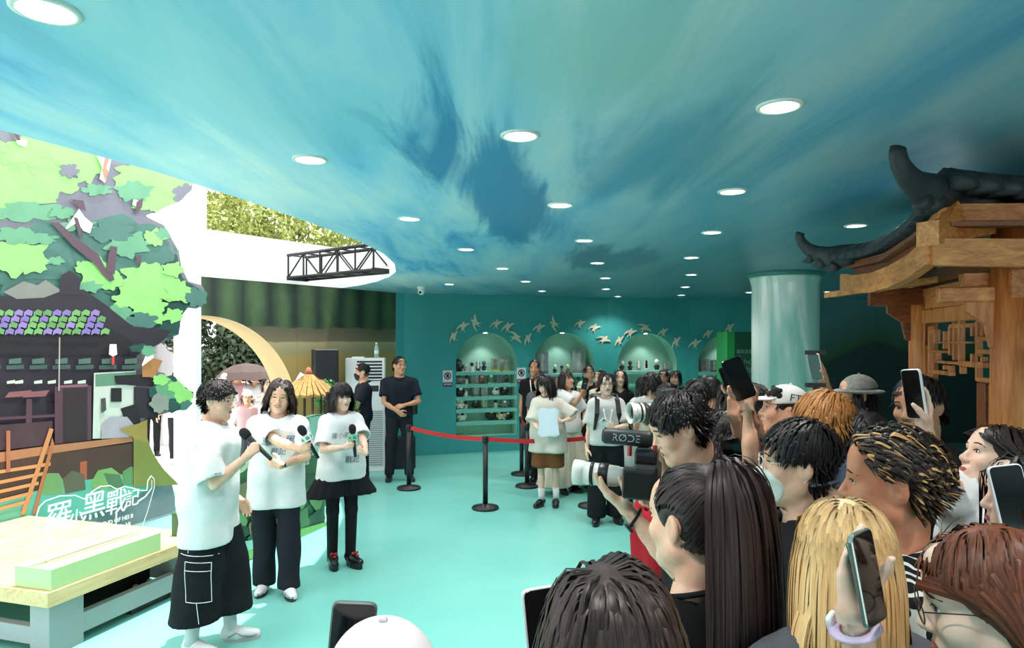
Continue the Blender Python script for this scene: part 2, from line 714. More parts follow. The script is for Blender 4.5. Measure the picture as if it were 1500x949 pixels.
NICHES = [(668, 757, 487, 638), (781, 871, 487, 638), (905, 991, 488, 636), (1022, 1112, 489, 635)]
niche_info = []
wall_back = None
wb = MB()
ZT = CEIL + 0.1
for i in range(len(WP) - 1):
    A, B = WP[i], WP[i + 1]
    e = (B - A) / np.linalg.norm(B - A)
    nrm = np.array([-e[1], e[0]])         # pointing away from the room
    L = np.linalg.norm(B - A)

    def fn(u, z, w=0.0, A=A, e=e, nrm=nrm):
        q = A + e * u + nrm * w
        return (q[0], q[1], z)
    ni = i - 2
    if not (0 <= ni < 4):
        wb._add([fn(0, -.1), fn(L, -.1), fn(L, ZT), fn(0, ZT)], [(0, 1, 2, 3)])
        continue
    x0, x1, yt, yb = NICHES[ni]
    u0, d0 = px_on(A, B, x0)
    u1, d1 = px_on(A, B, x1)
    dm = (d0 + d1) / 2
    zt, zb = CAM_H - (yt - HOR) / FPX * dm, CAM_H - (yb - HOR) / FPX * dm
    r = (u1 - u0) / 2
    uc = (u0 + u1) / 2
    rz = r * 1.02
    zs = zt - rz
    arch = [(uc - r * math.cos(math.pi * k / 20), zs + rz * math.sin(math.pi * k / 20)) for k in range(21)]
    us = [0, u0] + [a[0] for a in arch[1:-1]] + [u1, L]
    zl = [zb, zs] + [a[1] for a in arch[1:-1]] + [zs, zb]
    wb._add([fn(0, -.1), fn(u0, -.1), fn(u0, ZT), fn(0, ZT)], [(0, 1, 2, 3)])
    wb._add([fn(u1, -.1), fn(L, -.1), fn(L, ZT), fn(u1, ZT)], [(0, 1, 2, 3)])
    wb._add([fn(u0, -.1), fn(u1, -.1), fn(u1, zb), fn(u0, zb)], [(0, 1, 2, 3)])
    for k in range(20):
        p, q = arch[k], arch[k + 1]
        wb._add([fn(p[0], p[1]), fn(q[0], q[1]), fn(q[0], ZT), fn(p[0], ZT)], [(0, 1, 2, 3)])
    niche_info.append(dict(fn=fn, u0=u0, u1=u1, uc=uc, r=r, zs=zs, zt=zt, zb=zb, arch=arch, e=e, nrm=nrm, dm=dm))
wall_back = wb.build('wall_back', MTEAL)
tag(wall_back, kind='structure')
b = MB()
b.prism([tuple(WP[-1]), tuple(RIGHT_END), (9.15, 13.4), (5.04, 13.6)], lambda u, v, w: (u, v, w), -0.1, ZT)
t = NT('dark_hill_mural')
xyz = t.n('SeparateXYZ', None, Vector=t.n('TexCoord').outputs['Object'])
hn = t.noise(t.coord('Object', (0.5, 1, 0.05)), 1.0, 3.0)
hz = t.math('SUBTRACT', xyz.outputs[2], t.math('MULTIPLY', hn, 1.6))
t.p(Base_Color=t.ramp(t.math('MULTIPLY_ADD', hz, 0.5, 0.1), [(0.0, lin((26, 62, 62))), (0.5, lin((32, 66, 62))), (0.56, lin((52, 96, 64))), (0.72, lin((60, 108, 104))), (0.9, lin((72, 124, 128)))]), Roughness=0.6)
tag(b.build('wall_back_right', t.m), kind='structure')
b = MB()
b.box((9.0, -6, -.1), (9.2, 13.4, ZT))
tag(b.build('wall_right', MTEAL), kind='structure')
b = MB()
b.box((-5.0, -6.2, -.1), (-1.0, -6.0, ZT))
b.box((6.5, -6.2, -.1), (9.2, -6.0, ZT))
b.box((-1.0, -6.2, 2.35), (6.5, -6.0, ZT))
tag(b.build('wall_front', M('pale_teal_wall', (150, 205, 200), 0.6, 0.05, 2)), kind='structure')
b = MB()
b.box((-5.15, -6, -.1), (-5.0, 0.3, CEIL + 0.6))
tag(b.build('wall_left_blocker', MTEAL), kind='structure')  # unseen wall added to keep out daylight on the left

# niche recesses and shelves
DEP = 0.34
MLED = emit('shelf_led_glow', (236, 255, 240), 5.0)
for q in niche_info:
    fn = q['fn']
    b = MB()
    ring = [(q['u0'], q['zb'])] + q['arch'] + [(q['u1'], q['zb'])]
    m = len(ring)
    b._add([fn(u, z, 0) for u, z in ring] + [fn(u, z, DEP) for u, z in ring], [(i, (i + 1) % m, m + (i + 1) % m, m + i) for i in range(m)] + [tuple(range(m, 2 * m))])
    o = b.build('niche', MNICHE, wall_back)
    q['obj'] = o
    n_sh = 5
    zs = [q['zs'] - 0.12 - k * (q['zs'] - 0.12 - q['zb'] - 0.25) / (n_sh - 1) for k in range(n_sh)]
    q['shelves'] = zs
    for z in zs:
        b = MB()
        b._add([fn(q['u0'], z - .03, -.01), fn(q['u1'], z - .03, -.01), fn(q['u1'], z - .03, DEP), fn(q['u0'], z - .03, DEP),
                fn(q['u0'], z, -.01), fn(q['u1'], z, -.01), fn(q['u1'], z, DEP), fn(q['u0'], z, DEP)],
               [(3, 2, 1, 0), (4, 5, 6, 7), (0, 1, 5, 4), (1, 2, 6, 5), (2, 3, 7, 6), (3, 0, 4, 7)])
        b.beam([fn(q['u0'], z - .028, -.008), fn(q['u1'], z - .028, -.008)], .016, .058)
        b.build('shelf', M('shelf_paint', (120, 190, 178), 0.4, 0.05, 2), o)
        b = MB()
        b.beam([fn(q['u0'] + .03, z - .034, .03), fn(q['u1'] - .03, z - .034, .03)], .016, .007)
        b.build('led_strip', MLED, o)
    # the spot in the crown of the arch
    b = MB()
    c0 = fn(q['uc'], q['zt'] - 0.012, 0.1)
    b.lathe([(0.001, 0), (0.035, 0), (0.035, 0.01), (0.001, 0.01)], c0, 14)
    b.build('niche_spot', emit('niche_glow', (255, 250, 235), 9.0), o)
    ld = bpy.data.lights.new('niche_lamp', 'SPOT')
    ld.energy = 14
    ld.spot_size = R(100)
    ld.spot_blend = 0.6
    ld.shadow_soft_size = 0.03
    lo = bpy.data.objects.new('niche_lamp', ld)
    COL.objects.link(lo)
    lo.location = (c0[0], c0[1], c0[2] - 0.03)

# moon-gate wall: half of a round opening, painted hedge above, ochre below
TG, ZG, RG, THK = 3.42, 0.86, 1.42, 0.5
t = NT('painted_garden_wall')
xyz = t.n('SeparateXYZ', None, Vector=t.n('TexCoord').outputs['Object'])
tt = t.math('ADD', t.math('MULTIPLY', xyz.outputs[0], float(WD[0])), t.math('MULTIPLY', xyz.outputs[1], float(WD[1])))
vor = t.math('ABSOLUTE', t.math('SINE', t.math('MULTIPLY', tt, 7.5)))
nz = t.noise(t.coord('Object', (1, 1, 0.6)), 3.0, 4.0, 0.6)
hed = t.ramp(t.math('ADD', t.math('MULTIPLY', vor, 0.45), t.math('MULTIPLY', nz, 0.6)), [(0.35, lin((34, 46, 40))), (0.6, lin((54, 76, 52))), (0.85, lin((78, 102, 66)))])
band = t.ramp(t.math('DIVIDE', t.math('ADD', xyz.outputs[2], t.math('MULTIPLY', nz, 0.05)), 2.8),
              [(0.0, lin((150, 128, 74))), (0.62, lin((168, 142, 84))), (0.645, lin((150, 140, 104))), (0.70, lin((166, 156, 118))), (0.705, lin((118, 108, 82))), (0.76, lin((96, 92, 74)))])
up = t.n('MapRange', None, Value=t.math('ADD', xyz.outputs[2], t.math('MULTIPLY', nz, 0.12)))
up.inputs[1].default_value = 2.19
up.inputs[2].default_value = 2.22
t.p(Base_Color=t.mix(up.outputs[0], band, hed), Roughness=0.6)
MGW = t.m
MREV = M('tan_reveal_paint', (206, 172, 124), 0.55, 0.05, 2)
b = MB()
NA = 28
a_floor = math.asin(ZG / RG)
angs = [-a_floor + (math.pi / 2 + a_floor) * k / NA for k in range(NA + 1)]
arc = [(TG - RG * math.cos(a), ZG + RG * math.sin(a)) for a in angs]        # from floor (near corner side) up to the crown
TE = TG + 0.06
for o_, mi in ((0.0, 0), (THK, 1)):
    b.m = mi
    b._add([wl(-0.02, o_, -.1), wl(arc[0][0] if arc[0][0] < min(a[0] for a in arc) else min(a[0] for a in arc), o_, -.1), wl(min(a[0] for a in arc), o_, CEIL), wl(-0.02, o_, CEIL)], [(0, 1, 2, 3)])
    tm = min(a[0] for a in arc)
    for k in range(NA):
        p, q = arc[k], arc[k + 1]
        if p[1] < ZG:       # below centre: strip between tm and the rim
            b._add([wl(tm, o_, p[1]), wl(p[0], o_, p[1]), wl(q[0], o_, q[1]), wl(tm, o_, q[1])], [(0, 1, 2, 3)])
        else:
            b._add([wl(p[0], o_, p[1]), wl(q[0], o_, q[1]), wl(q[0], o_, CEIL), wl(p[0], o_, CEIL)], [(0, 1, 2, 3)])
    b._add([wl(TG, o_, arc[-1][1]), wl(TE, o_, arc[-1][1]), wl(TE, o_, CEIL), wl(TG, o_, CEIL)], [(0, 1, 2, 3)])
b.m = 2
for k in range(NA):
    p, q = arc[k], arc[k + 1]
    b._add([wl(p[0], 0, p[1]), wl(q[0], 0, q[1]), wl(q[0], THK, q[1]), wl(p[0], THK, p[1])], [(0, 1, 2, 3)])
b.m = 1
b._add([wl(TE, 0, arc[-1][1]), wl(TE, THK, arc[-1][1]), wl(TE, THK, CEIL), wl(TE, 0, CEIL)], [(0, 1, 2, 3)])
b._add([wl(TG, 0, arc[-1][1]), wl(TE, 0, arc[-1][1]), wl(TE, THK, arc[-1][1]), wl(TG, THK, arc[-1][1])], [(0, 1, 2, 3)])
b._add([wl(-.02, 0, CEIL), wl(TE, 0, CEIL), wl(TE, THK, CEIL), wl(-.02, THK, CEIL)], [(0, 1, 2, 3)])
wg = b.build('wall_back_left', [MGW, MWHITE, MREV])
tag(wg, kind='structure')
# white post put in for the sunlit end edge of the wall, and the white parapet on top
b = MB()
b._add([wl(a, o_, z) for z in (0, CEIL) for (a, o_) in ((TE, -0.02), (TE + .07, -0.02), (TE + .07, THK), (TE, THK))], [(0, 1, 2, 3), (4, 5, 6, 7), (0, 1, 5, 4), (1, 2, 6, 5), (2, 3, 7, 6), (3, 0, 4, 7)])
tag(b.build('pillar_sunlit_edge', MWHITE), kind='structure')
b = MB()
b._add([wl(a, o_, z) for z in (CEIL + .002, CEIL + 0.61) for (a, o_) in ((1.18, -0.01), (7.0, -0.01), (7.0, .4), (1.18, .4))], [(0, 1, 2, 3), (4, 5, 6, 7), (0, 1, 5, 4), (1, 2, 6, 5), (2, 3, 7, 6), (3, 0, 4, 7)])
tag(b.build('trim_1', MWHITE), kind='structure')
b = MB()
b.box((-16, 12.6, -0.1), (-6.62, 14.8, 6.5))
b.box((-16.1, 12.5, 6.5), (-6.52, 14.9, 6.8))
bw = b.build('white_house', M('white_house_render', (222, 220, 228), 0.8, 0.03, 1))
tag(bw, 'plain white house standing outside beyond the painted tree', 'building')

# round column with pearly cladding, white daylight reflections painted into its colour
t = NT('pearl_cladding')
v = t.coord('Object', (3, 3, 0.35))
w1 = t.noise(v, 1.3, 3.0, 0.5, 0.8)
t.p(Base_Color=t.ramp(w1, [(0.35, lin((164, 216, 206))), (0.50, lin((214, 240, 232))), (0.58, lin((250, 255, 252)))]), Roughness=0.12)
t.b.inputs['Specular IOR Level'].default_value = 0.7
t.bump(w1, 0.25, 0.05)
CXc, CYc, CRc = 3.3, 8.25, 0.385
b = MB()
b.smooth = True
b.lathe([(CRc, -.05), (CRc, CEIL - 0.16), (CRc + 0.02, CEIL - 0.07), (CRc + 0.03, CEIL - 0.05)], (CXc, CYc, 0), 48)
b.m = 1
b.lathe([(CRc + 0.03, CEIL - 0.05), (CRc + 0.045, CEIL - 0.04), (CRc + 0.045, CEIL + .02)], (CXc, CYc, 0), 48)
pil = b.build('pillar', [t.m, M('pillar_collar', (70, 140, 132), 0.4)])
tag(pil, kind='structure')

# ceiling downlights
LPX = [(67, 14), (454, 233), (600, 320), (683, 365), (736, 393), (658, 416), (762, 198), (821, 300), (856, 352), (875, 385), (887, 407), (888, 423), (905, 434),
       (770, 412), (794, 426), (1142, 155), (1073, 280), (1043, 340), (1013, 377), (1013, 402), (1004, 420), (998, 432), (1098, 428), (1365, 261), (1254, 330), (1213, 427)]
LPOS = []
for (x, y) in LPX:
    d = (CEIL - CAM_H) * FPX / (HOR - y)
    LPOS.append((P(x, y, d)[0], min(d, 13.0)))
SEEN = len(LPOS)
LPOS += [(-0.1, 0.9), (1.3, 0.8), (2.9, 1.2), (-1.2, -0.6), (0.6, -1.2), (2.2, -1.0), (4.2, 2.2), (4.6, 4.4), (5.0, 6.6)]
MRIM = M('white_lamp_rim', (235, 235, 230), 0.35, 0.02)
MGLOW = emit('downlight_glow', (255, 252, 244), 14.0)
order = sorted(range(len(LPOS)), key=lambda i: LPOS[i][1])
ORD = ['first', 'second', 'third', 'fourth', 'fifth', 'sixth', 'seventh', 'eighth', 'ninth', 'tenth', 'eleventh', 'twelfth', 'thirteenth', 'fourteenth', 'fifteenth',
       'sixteenth', 'seventeenth', 'eighteenth', 'nineteenth', 'twentieth', 'twenty-first', 'twenty-second', 'twenty-third', 'twenty-fourth', 'twenty-fifth', 'twenty-sixth',
       'twenty-seventh', 'twenty-eighth', 'twenty-ninth', 'thirtieth']
LLAB = ['round white downlight at the top left corner of the picture, over the painted tree', 'round downlight above the laughing man, nearest the skylight edge',
        'round downlight in the sky ceiling just right of the trees seen through the skylight', 'round downlight left of the blue streaks, second back from the skylight tip',
        'small round downlight in front of the left display arch, third from the skylight', 'small round downlight beside the dome camera near the left wall',
        'large round downlight in the middle of the ceiling beside the blue streak', 'round downlight behind the large middle one, over the dark blue cloud',
        'third round downlight back in the middle row of the sky ceiling', 'fourth round downlight back in the middle row, beside a dark cloud',
        'fifth round downlight back in the middle row of the sky ceiling', 'sixth round downlight back in the middle row, small and dim', 'last tiny downlight of the middle row against the back wall',
        'small downlight over the left arch, nearer of the pair left of the middle row', 'tiny downlight close to the back wall, between the first two arches',
        'large round downlight in the right half of the ceiling, nearest the camera there', 'round downlight in the right row, second back, in front of the column',
        'third round downlight back in the right row', 'fourth round downlight back in the right row', 'fifth round downlight back in the right row', 'sixth round downlight back in the right row',
        'last tiny downlight of the right row against the back wall', 'tiny downlight just left of the top of the round column', 'round downlight behind the curled roof tip of the wooden pavilion',
        'round downlight over the ridge of the wooden pavilion, left of its peak', 'tiny downlight just right of the top of the round column']
proto = thing('ceiling_light', LLAB[0], 'downlight', (LPOS[0][0], LPOS[0][1], CEIL), group='round downlights in the sky ceiling')
b = MB()
b.smooth = True
b.lathe([(0.062, -0.001), (0.064, -0.008), (0.078, -0.006), (0.08, 0.004)], n=28, cap=False)
b.build('lamp_rim', MRIM, proto)
b = MB()
b.lathe([(0.001, -0.003), (0.0625, -0.003), (0.0625, 0.003), (0.001, 0.003)], n=28)
b.build('diffuser', MGLOW, proto)
ldat = bpy.data.lights.new('downlight', 'SPOT')
ldat.energy = DOWNLIGHT_W
ldat.spot_size = R(125)
ldat.spot_blend = 0.8
ldat.shadow_soft_size = 0.06
ldat.color = (1.0, 0.96, 0.9)
for i, (x, y) in enumerate(LPOS):
    o = proto if i == 0 else copy_tree(proto)
    o.location = (x, y, CEIL)
    if i < SEEN:
        o['label'] = LLAB[i]
    else:
        o['label'] = 'round downlight in the ceiling outside the picture, %s of those' % ORD[i - SEEN]
    l = bpy.data.objects.new('downlight_lamp', ldat)
    l.location = (x, y, CEIL - 0.04)
    COL.objects.link(l)

# dome camera on the ceiling
c = P(617, 411, 10.2)
dc = thing('dome_camera', 'small white dome security camera hanging under the ceiling left', 'security camera', (c[0], c[1], CEIL))
b = MB()
b.smooth = True
b.lathe([(0.001, 0), (0.065, 0), (0.06, -0.04), (0.001, -0.04)], n=20)
b.build('mount', MRIM, dc)
b = MB()
b.smooth = True
b.ball((0, 0, -0.075), (0.05, 0.05, 0.055), 16, 10)
b.build('camera_ball', M('white_plastic', (228, 230, 228), 0.3, 0.02), dc)
b = MB()
b.smooth = True
b.ball((-0.01, -0.04, -0.09), 0.02, 10, 8)
b.build('camera_lens', M('black_glass', (14, 14, 16), 0.08, 0.02), dc)
# ------------------------------------------------------------------ painted tree board (left)
BA = np.array([-4.4, 5.9])
BE = np.array([0.305, 0.952]) / math.hypot(0.305, 0.952)
BN = np.array([BE[1], -BE[0]])


def bp(px, py):
    k = (px - CX) / FPX
    s = (k * BA[1] - BA[0]) / (BE[0] - k * BE[1])
    d = BA[1] + BE[1] * s
    return s, CAM_H - (py - HOR) / FPX * d


def bfn(s, z, w):
    q = BA + BE * s + BN * w
    return (q[0], q[1], z)


edge_px = [(285, 262), (280, 278), (262, 296), (240, 304), (228, 312), (210, 308), (204, 304), (216, 318), (240, 330), (262, 368), (266, 392), (276, 412), (296, 418), (303, 432),
           (300, 444), (288, 452), (276, 450), (266, 462), (262, 490), (248, 496), (233, 504), (226, 508), (214, 520), (208, 534), (212, 548), (226, 544), (240, 546), (250, 556),
           (262, 566), (274, 574), (272, 590), (262, 600), (240, 606), (214, 612), (206, 622), (205, 640), (210, 656), (220, 676), (236, 694), (252, 708)]
ol = [bp(x, y) for x, y in edge_px]
s_end, z_end = ol[-1]
outl = [(-1.9, 0.02), (s_end + 0.12, 0.02), (s_end + 0.05, max(z_end - 0.2, 0.1))] + ol[::-1]
outl += [(ol[0][0], 4.25), (-1.9, 4.25)]
BOARD = thing('painted_board', 'tall cutout board painted with a leafy tree and an old timber house', 'scenery board', (0, 0, 0))
b = MB()
b.prism(outl, bfn, -0.05, 0.0)
b.build('board', M('board_paint_shade', (118, 122, 130), 0.6, 0.1, 3), BOARD)


def inside_px(px, py):
    s, z = bp(px, py)
    c = False
    n = len(outl)
    for i in range(n):
        (x1, y1), (x2, y2) = outl[i], outl[(i + 1) % n]
        if (y1 > z) != (y2 > z) and s < (x2 - x1) * (z - y1) / (y2 - y1) + x1:
            c = not c
    return c


PC = {}


def pcol(rgb):
    k = tuple(rgb)
    if k not in PC:
        PC[k] = (len(PC), M('scene_paint_%d' % len(PC), rgb, 0.6, 0.07, 5))
    return PC[k][0]


paint = {'painted_tree': MB(), 'painted_house': MB(), 'painted_bank': MB()}
_lay = [0.001]


def ppoly(which, pts, rgb, lift=0.0006):
    _lay[0] += lift
    b = paint[which]
    b.m = pcol(rgb)
    q = [bp(x, y) for x, y in pts]
    q = [(s, min(z, 4.24)) for s, z in q]
    b._add([bfn(s, z, _lay[0]) for s, z in q], [tuple(range(len(q)))])


rb = random.Random(5)


def clump(cx, cy, rx, ry, rgb, n=46, rough=0.22):
    ph = [rb.uniform(0, 6.28) for _ in range(4)]
    pts = []
    for k in range(n):
        a = 2 * math.pi * k / n
        q = 1 + rough * (0.6 * math.sin(5 * a + ph[0]) + 0.5 * math.sin(8 * a + ph[1]) + 0.35 * math.sin(13 * a + ph[2]))
        x, y = cx + rx * q * math.cos(a), cy + ry * q * math.sin(a)
        if not inside_px(x, y):         # trim to the cut edge
            for t in (0.9, 0.8, 0.7, 0.6, 0.5, 0.4, 0.3, 0.2, 0.1):
                x2, y2 = cx + (x - cx) * t, cy + (y - cy) * t
                if inside_px(x2, y2):
                    x, y = x2, y2
                    break
        pts.append((x, y))
    ppoly('painted_tree', pts, rgb)


G1, G2, G3, G4 = (140, 206, 116), (98, 156, 122), (70, 116, 106), (36, 80, 74)
GM, BR = (112, 114, 126), (86, 66, 78)
# deep foliage
clump(100, 430, 150, 70, G4)
clump(150, 400, 120, 60, G3)
clump(60, 390, 110, 50, G3)
clump(230, 430, 70, 70, G4)
clump(240, 470, 40, 40, G4)
clump(60, 300, 130, 80, GM, rough=.1)
clump(185, 320, 85, 75, GM, rough=.12)
clump(150, 370, 120, 50, G3)
for (x, y, rx, ry, c) in [(30, 240, 70, 38, G1), (10, 285, 60, 34, G1), (75, 265, 40, 24, G1), (60, 225, 60, 20, G1), (125, 240, 26, 26, G1), (95, 225, 30, 16, G1), (40, 310, 50, 14, G2),
                          (220, 270, 50, 30, G1), (200, 255, 30, 18, G1), (250, 262, 30, 24, G1), (235, 300, 40, 12, G1), (195, 280, 26, 14, G2), (140, 278, 22, 8, G2), (100, 250, 14, 10, GM), (268, 284, 16, 14, GM),
                          (225, 348, 16, 12, G1), (238, 342, 12, 8, G2), (185, 358, 30, 18, G2), (160, 340, 34, 14, G3), (90, 312, 20, 8, G2),
                          (25, 378, 44, 24, G1), (45, 388, 22, 12, G1), (80, 382, 12, 6, G2), (20, 345, 30, 12, G2), (55, 350, 26, 8, G2),
                          (140, 400, 26, 20, G1), (158, 412, 22, 12, G1), (120, 392, 12, 10, G1), (128, 420, 18, 8, G2), (110, 330, 26, 8, G2),
                          (212, 410, 36, 24, G1), (232, 420, 34, 20, G1), (200, 432, 32, 16, G1), (185, 440, 22, 12, G1), (215, 450, 24, 18, G1), (260, 428, 20, 14, G1), (252, 462, 14, 10, G1), (228, 466, 12, 8, G1),
                          (285, 436, 16, 14, G3), (170, 462, 22, 14, G2), (205, 470, 22, 12, G3), (180, 490, 24, 8, G4), (250, 395, 16, 10, G1)]:
    clump(x, y, rx, ry, c)
# gaps of bright sky and branches
WHT = (244, 244, 246)
ppoly('painted_tree', [(138, 228), (160, 230), (156, 250), (150, 268), (142, 262), (146, 246)], WHT)
ppoly('painted_tree', [(150, 230), (157, 232), (152, 246), (156, 252), (150, 266), (146, 250)], (178, 128, 104))
ppoly('painted_tree', [(112, 306), (120, 318), (132, 328), (128, 342), (118, 338), (110, 326), (96, 334), (88, 340), (98, 326)], WHT)
ppoly('painted_tree', [(192, 292), (204, 296), (200, 304), (190, 300)], WHT)
ppoly('painted_tree', [(18, 202), (36, 206), (34, 216), (22, 212)], WHT)
for pts in ([(70, 326), (82, 326), (110, 350), (140, 372), (150, 392), (160, 398), (164, 410), (158, 412), (146, 402), (136, 388), (104, 362)],
            [(104, 318), (110, 320), (118, 346), (112, 348)], [(158, 360), (168, 362), (166, 380), (164, 402), (152, 398), (154, 378)],
            [(196, 296), (206, 290), (204, 304), (194, 316)], [(196, 374), (203, 374), (202, 388), (196, 386)], [(100, 292), (118, 294), (122, 310), (108, 302)], [(14, 192), (20, 192), (26, 206), (20, 206)]):
    ppoly('painted_tree', pts, BR)
# the house
DK, DK2, WN, RD, LT = (42, 36, 48), (30, 26, 34), (78, 104, 96), (84, 56, 70), (196, 204, 196)
ppoly('painted_house', [(-60, 440), (60, 428), (118, 424), (150, 446), (190, 478), (246, 484), (236, 498), (196, 520), (190, 560), (190, 700), (-60, 720)], DK)
ppoly('painted_house', [(0, 428), (30, 412), (50, 418), (62, 410), (86, 426), (60, 436), (20, 438)], (126, 128, 122))
ppoly('painted_house', [(84, 404), (98, 396), (114, 408), (112, 424), (118, 432), (82, 432)], DK)
ppoly('painted_house', [(-60, 470), (150, 478), (190, 500), (186, 520), (-60, 524)], DK2)
tile_cols = [(124, 110, 172), (112, 164, 100), (142, 122, 184), (98, 146, 92)]
for r_ in range(4):
    y0 = 455 + 9 * r_
    for c_ in range(14):
        x0 = -40 + 14 * c_ + 6 * (r_ % 2) + 2 * r_
        if x0 > 135 + r_ * 4 or x0 < -50:
            continue
        col = tile_cols[(c_ // 2 + r_ + (c_ * r_) % 3) % 4]
        ppoly('painted_house', [(x0, y0 + 2), (x0 + 6, y0 - 2), (x0 + 13, y0 + 1), (x0 + 11, y0 + 8), (x0 + 4, y0 + 6), (x0 - 1, y0 + 9)], col)
for x0 in range(-30, 190, 34):
    ppoly('painted_house', [(x0, 526), (x0 + 18, 524), (x0 + 18, 532), (x0, 533)], WN)
    ppoly('painted_house', [(x0 - 4, 535), (x0 + 22, 534), (x0 + 22, 540), (x0 - 4, 541)], (60, 84, 80))
for x0 in (0, 12, 40, 60, 84, 104):
    ppoly('painted_house', [(x0, 558), (x0 + 12, 556), (x0 + 12, 561), (x0, 562)], LT)
ppoly('painted_house', [(128, 546), (190, 543), (188, 640), (126, 642)], LT)
ppoly('painted_house', [(130, 548), (190, 544), (190, 562), (130, 566)], (96, 138, 116))
ppoly('painted_house', [(70, 566), (124, 564), (124, 644), (70, 650)], RD)
ppoly('painted_house', [(82, 568), (118, 567), (118, 644), (82, 648)], (46, 34, 40))
ppoly('painted_house', [(76, 564), (118, 562), (118, 566), (76, 568)], (132, 84, 106))
for x0 in (0, 26):
    ppoly('painted_house', [(x0 + 2, 574), (x0 + 36, 571), (x0 + 30, 580), (x0 - 4, 582)], (134, 84, 92))
ppoly('painted_house', [(28, 584), (36, 584), (36, 650), (26, 652)], RD)
ppoly('painted_house', [(-40, 612), (70, 606), (70, 610), (-40, 616)], RD)
ppoly('painted_house', [(-40, 624), (66, 616), (66, 650), (-40, 662)], (70, 48, 58))
ppoly('painted_house', [(157, 550), (200, 548), (234, 562), (232, 568), (160, 562)], DK2)
ppoly('painted_house', [(186, 566), (224, 570), (222, 612), (186, 612)], DK)
ppoly('painted_house', [(152, 568), (168, 568), (168, 588), (152, 588)], DK2)
ppoly('painted_house', [(166, 598), (192, 590), (196, 620), (176, 622)], DK2)
ppoly('painted_house', [(138, 620), (152, 610), (176, 610), (186, 622), (184, 640), (138, 642)], (166, 160, 172))
ppoly('painted_house', [(137, 584), (144, 582), (145, 600), (138, 604)], (70, 74, 72))
ppoly('painted_house', [(150, 504), (160, 504), (161, 519), (155, 522), (149, 519)], (250, 246, 240))
ppoly('painted_house', [(153, 522), (157, 522), (157, 534), (153, 534)], (206, 60, 54))
ppoly('painted_house', [(75, 494), (77, 494), (76, 572), (74, 572)], (170, 160, 150))
ppoly('painted_house', [(198, 536), (214, 524), (228, 528), (216, 552), (198, 552)], (170, 118, 70))
# deck, bank, railing, rocks, crescent
ppoly('painted_bank', [(-60, 668), (60, 652), (188, 638), (186, 646), (60, 664), (-60, 684)], (172, 116, 84))
ppoly('painted_bank', [(-60, 684), (60, 664), (184, 648), (184, 700), (60, 720), (-60, 740)], (74, 50, 44))
ppoly('painted_bank', [(106, 676), (116, 674), (116, 702), (106, 704)], (170, 84, 56))
ppoly('painted_bank', [(-60, 742), (90, 706), (190, 690), (236, 700), (160, 740), (-60, 800)], (92, 168, 150))
for pts, c in (([(48, 704), (58, 692), (74, 692), (82, 704), (80, 722), (52, 724)], (110, 150, 96)), ([(80, 700), (94, 688), (112, 694), (114, 716), (84, 722)], (92, 88, 72)),
               ([(122, 706), (132, 688), (152, 684), (168, 696), (172, 714), (124, 716)], (120, 160, 96)), ([(140, 692), (164, 694), (172, 712), (150, 714)], (82, 112, 80)),
               ([(168, 690), (180, 682), (194, 688), (192, 708), (172, 708)], (96, 132, 84))):
    ppoly('painted_bank', pts, c)
for (x0, y0, x1, y1) in [(-30, 690, 62, 676), (-30, 706, 52, 690), (-30, 720, 44, 704), (-30, 734, 36, 718), (-30, 746, 30, 730)]:
    ppoly('painted_bank', [(x0, y0), (x1, y1), (x1, y1 + 5), (x0, y0 + 5)], (202, 142, 92))
ppoly('painted_bank', [(60, 626), (66, 628), (24, 752), (17, 752)], (196, 132, 84))
ppoly('painted_bank', [(64, 640), (67, 650), (40, 752), (34, 752)], (170, 106, 68))
ppoly('painted_bank', [(-4, 630), (2, 630), (2, 690), (-4, 690)], (170, 106, 78))
CR = (150, 132, 66)
ppoly('painted_bank', [(163, 628), (190, 620), (204, 614), (204, 640), (210, 658), (222, 678), (236, 696), (250, 708), (184, 712), (184, 640)], CR)
ppoly('painted_bank', [(184, 642), (206, 648), (214, 666), (226, 684), (246, 704), (250, 709), (186, 712)], (124, 126, 62))
for (x, y, rx, ry, c) in [(240, 578, 32, 26, G4), (234, 570, 18, 14, G2), (258, 580, 14, 12, G1), (246, 566, 12, 8, G1), (224, 556, 12, 8, G1), (262, 594, 10, 8, G3), (238, 594, 14, 8, G4), (222, 590, 14, 14, (140, 146, 140)), (195, 510, 18, 6, G4), (205, 514, 10, 8, G2)]:
    clump(x, y, rx, ry, c, 40, 0.15)
mats = [None] * len(PC)
for k, (i, m) in PC.items():
    mats[i] = m
for nme, b in paint.items():
    b.build(nme, mats, BOARD)

# ------------------------------------------------------------------ low wooden stage table with the acrylic title sign
T0 = np.array([-2.82, 4.15])
TL = np.array([0.288, 0.958]) / math.hypot(.288, .958)
TW = np.array([-TL[1], TL[0]])
RZT = math.atan2(TL[1], TL[0])           # local x = along, local y = towards the board
tb = thing('stage_table', 'long low wooden stage table with grey legs before the painted board', 'table', (T0[0], T0[1], 0), RZT)
LT_, WT_, HT_ = 1.36, 1.9, 0.42
WOODL = wood('pale_ply', (222, 196, 150), (204, 172, 122), 0, 1.0, 0.5)
b = MB()
b.box((0, 0, HT_ - 0.095), (LT_, WT_, HT_))
b.build('tabletop', WOODL, tb, 0.004)
MG = M('grey_metal_paint', (150, 150, 152), 0.5, 0.06, 3)
for (x, y) in ((0.04, 0.04), (LT_ - .28, 0.04), (0.04, WT_ - .2), (LT_ - .28, WT_ - .2)):
    b = MB()
    b.box((x, y, 0), (x + 0.24, y + 0.16, HT_ - 0.095))
    b.build('leg', MG, tb, 0.003)
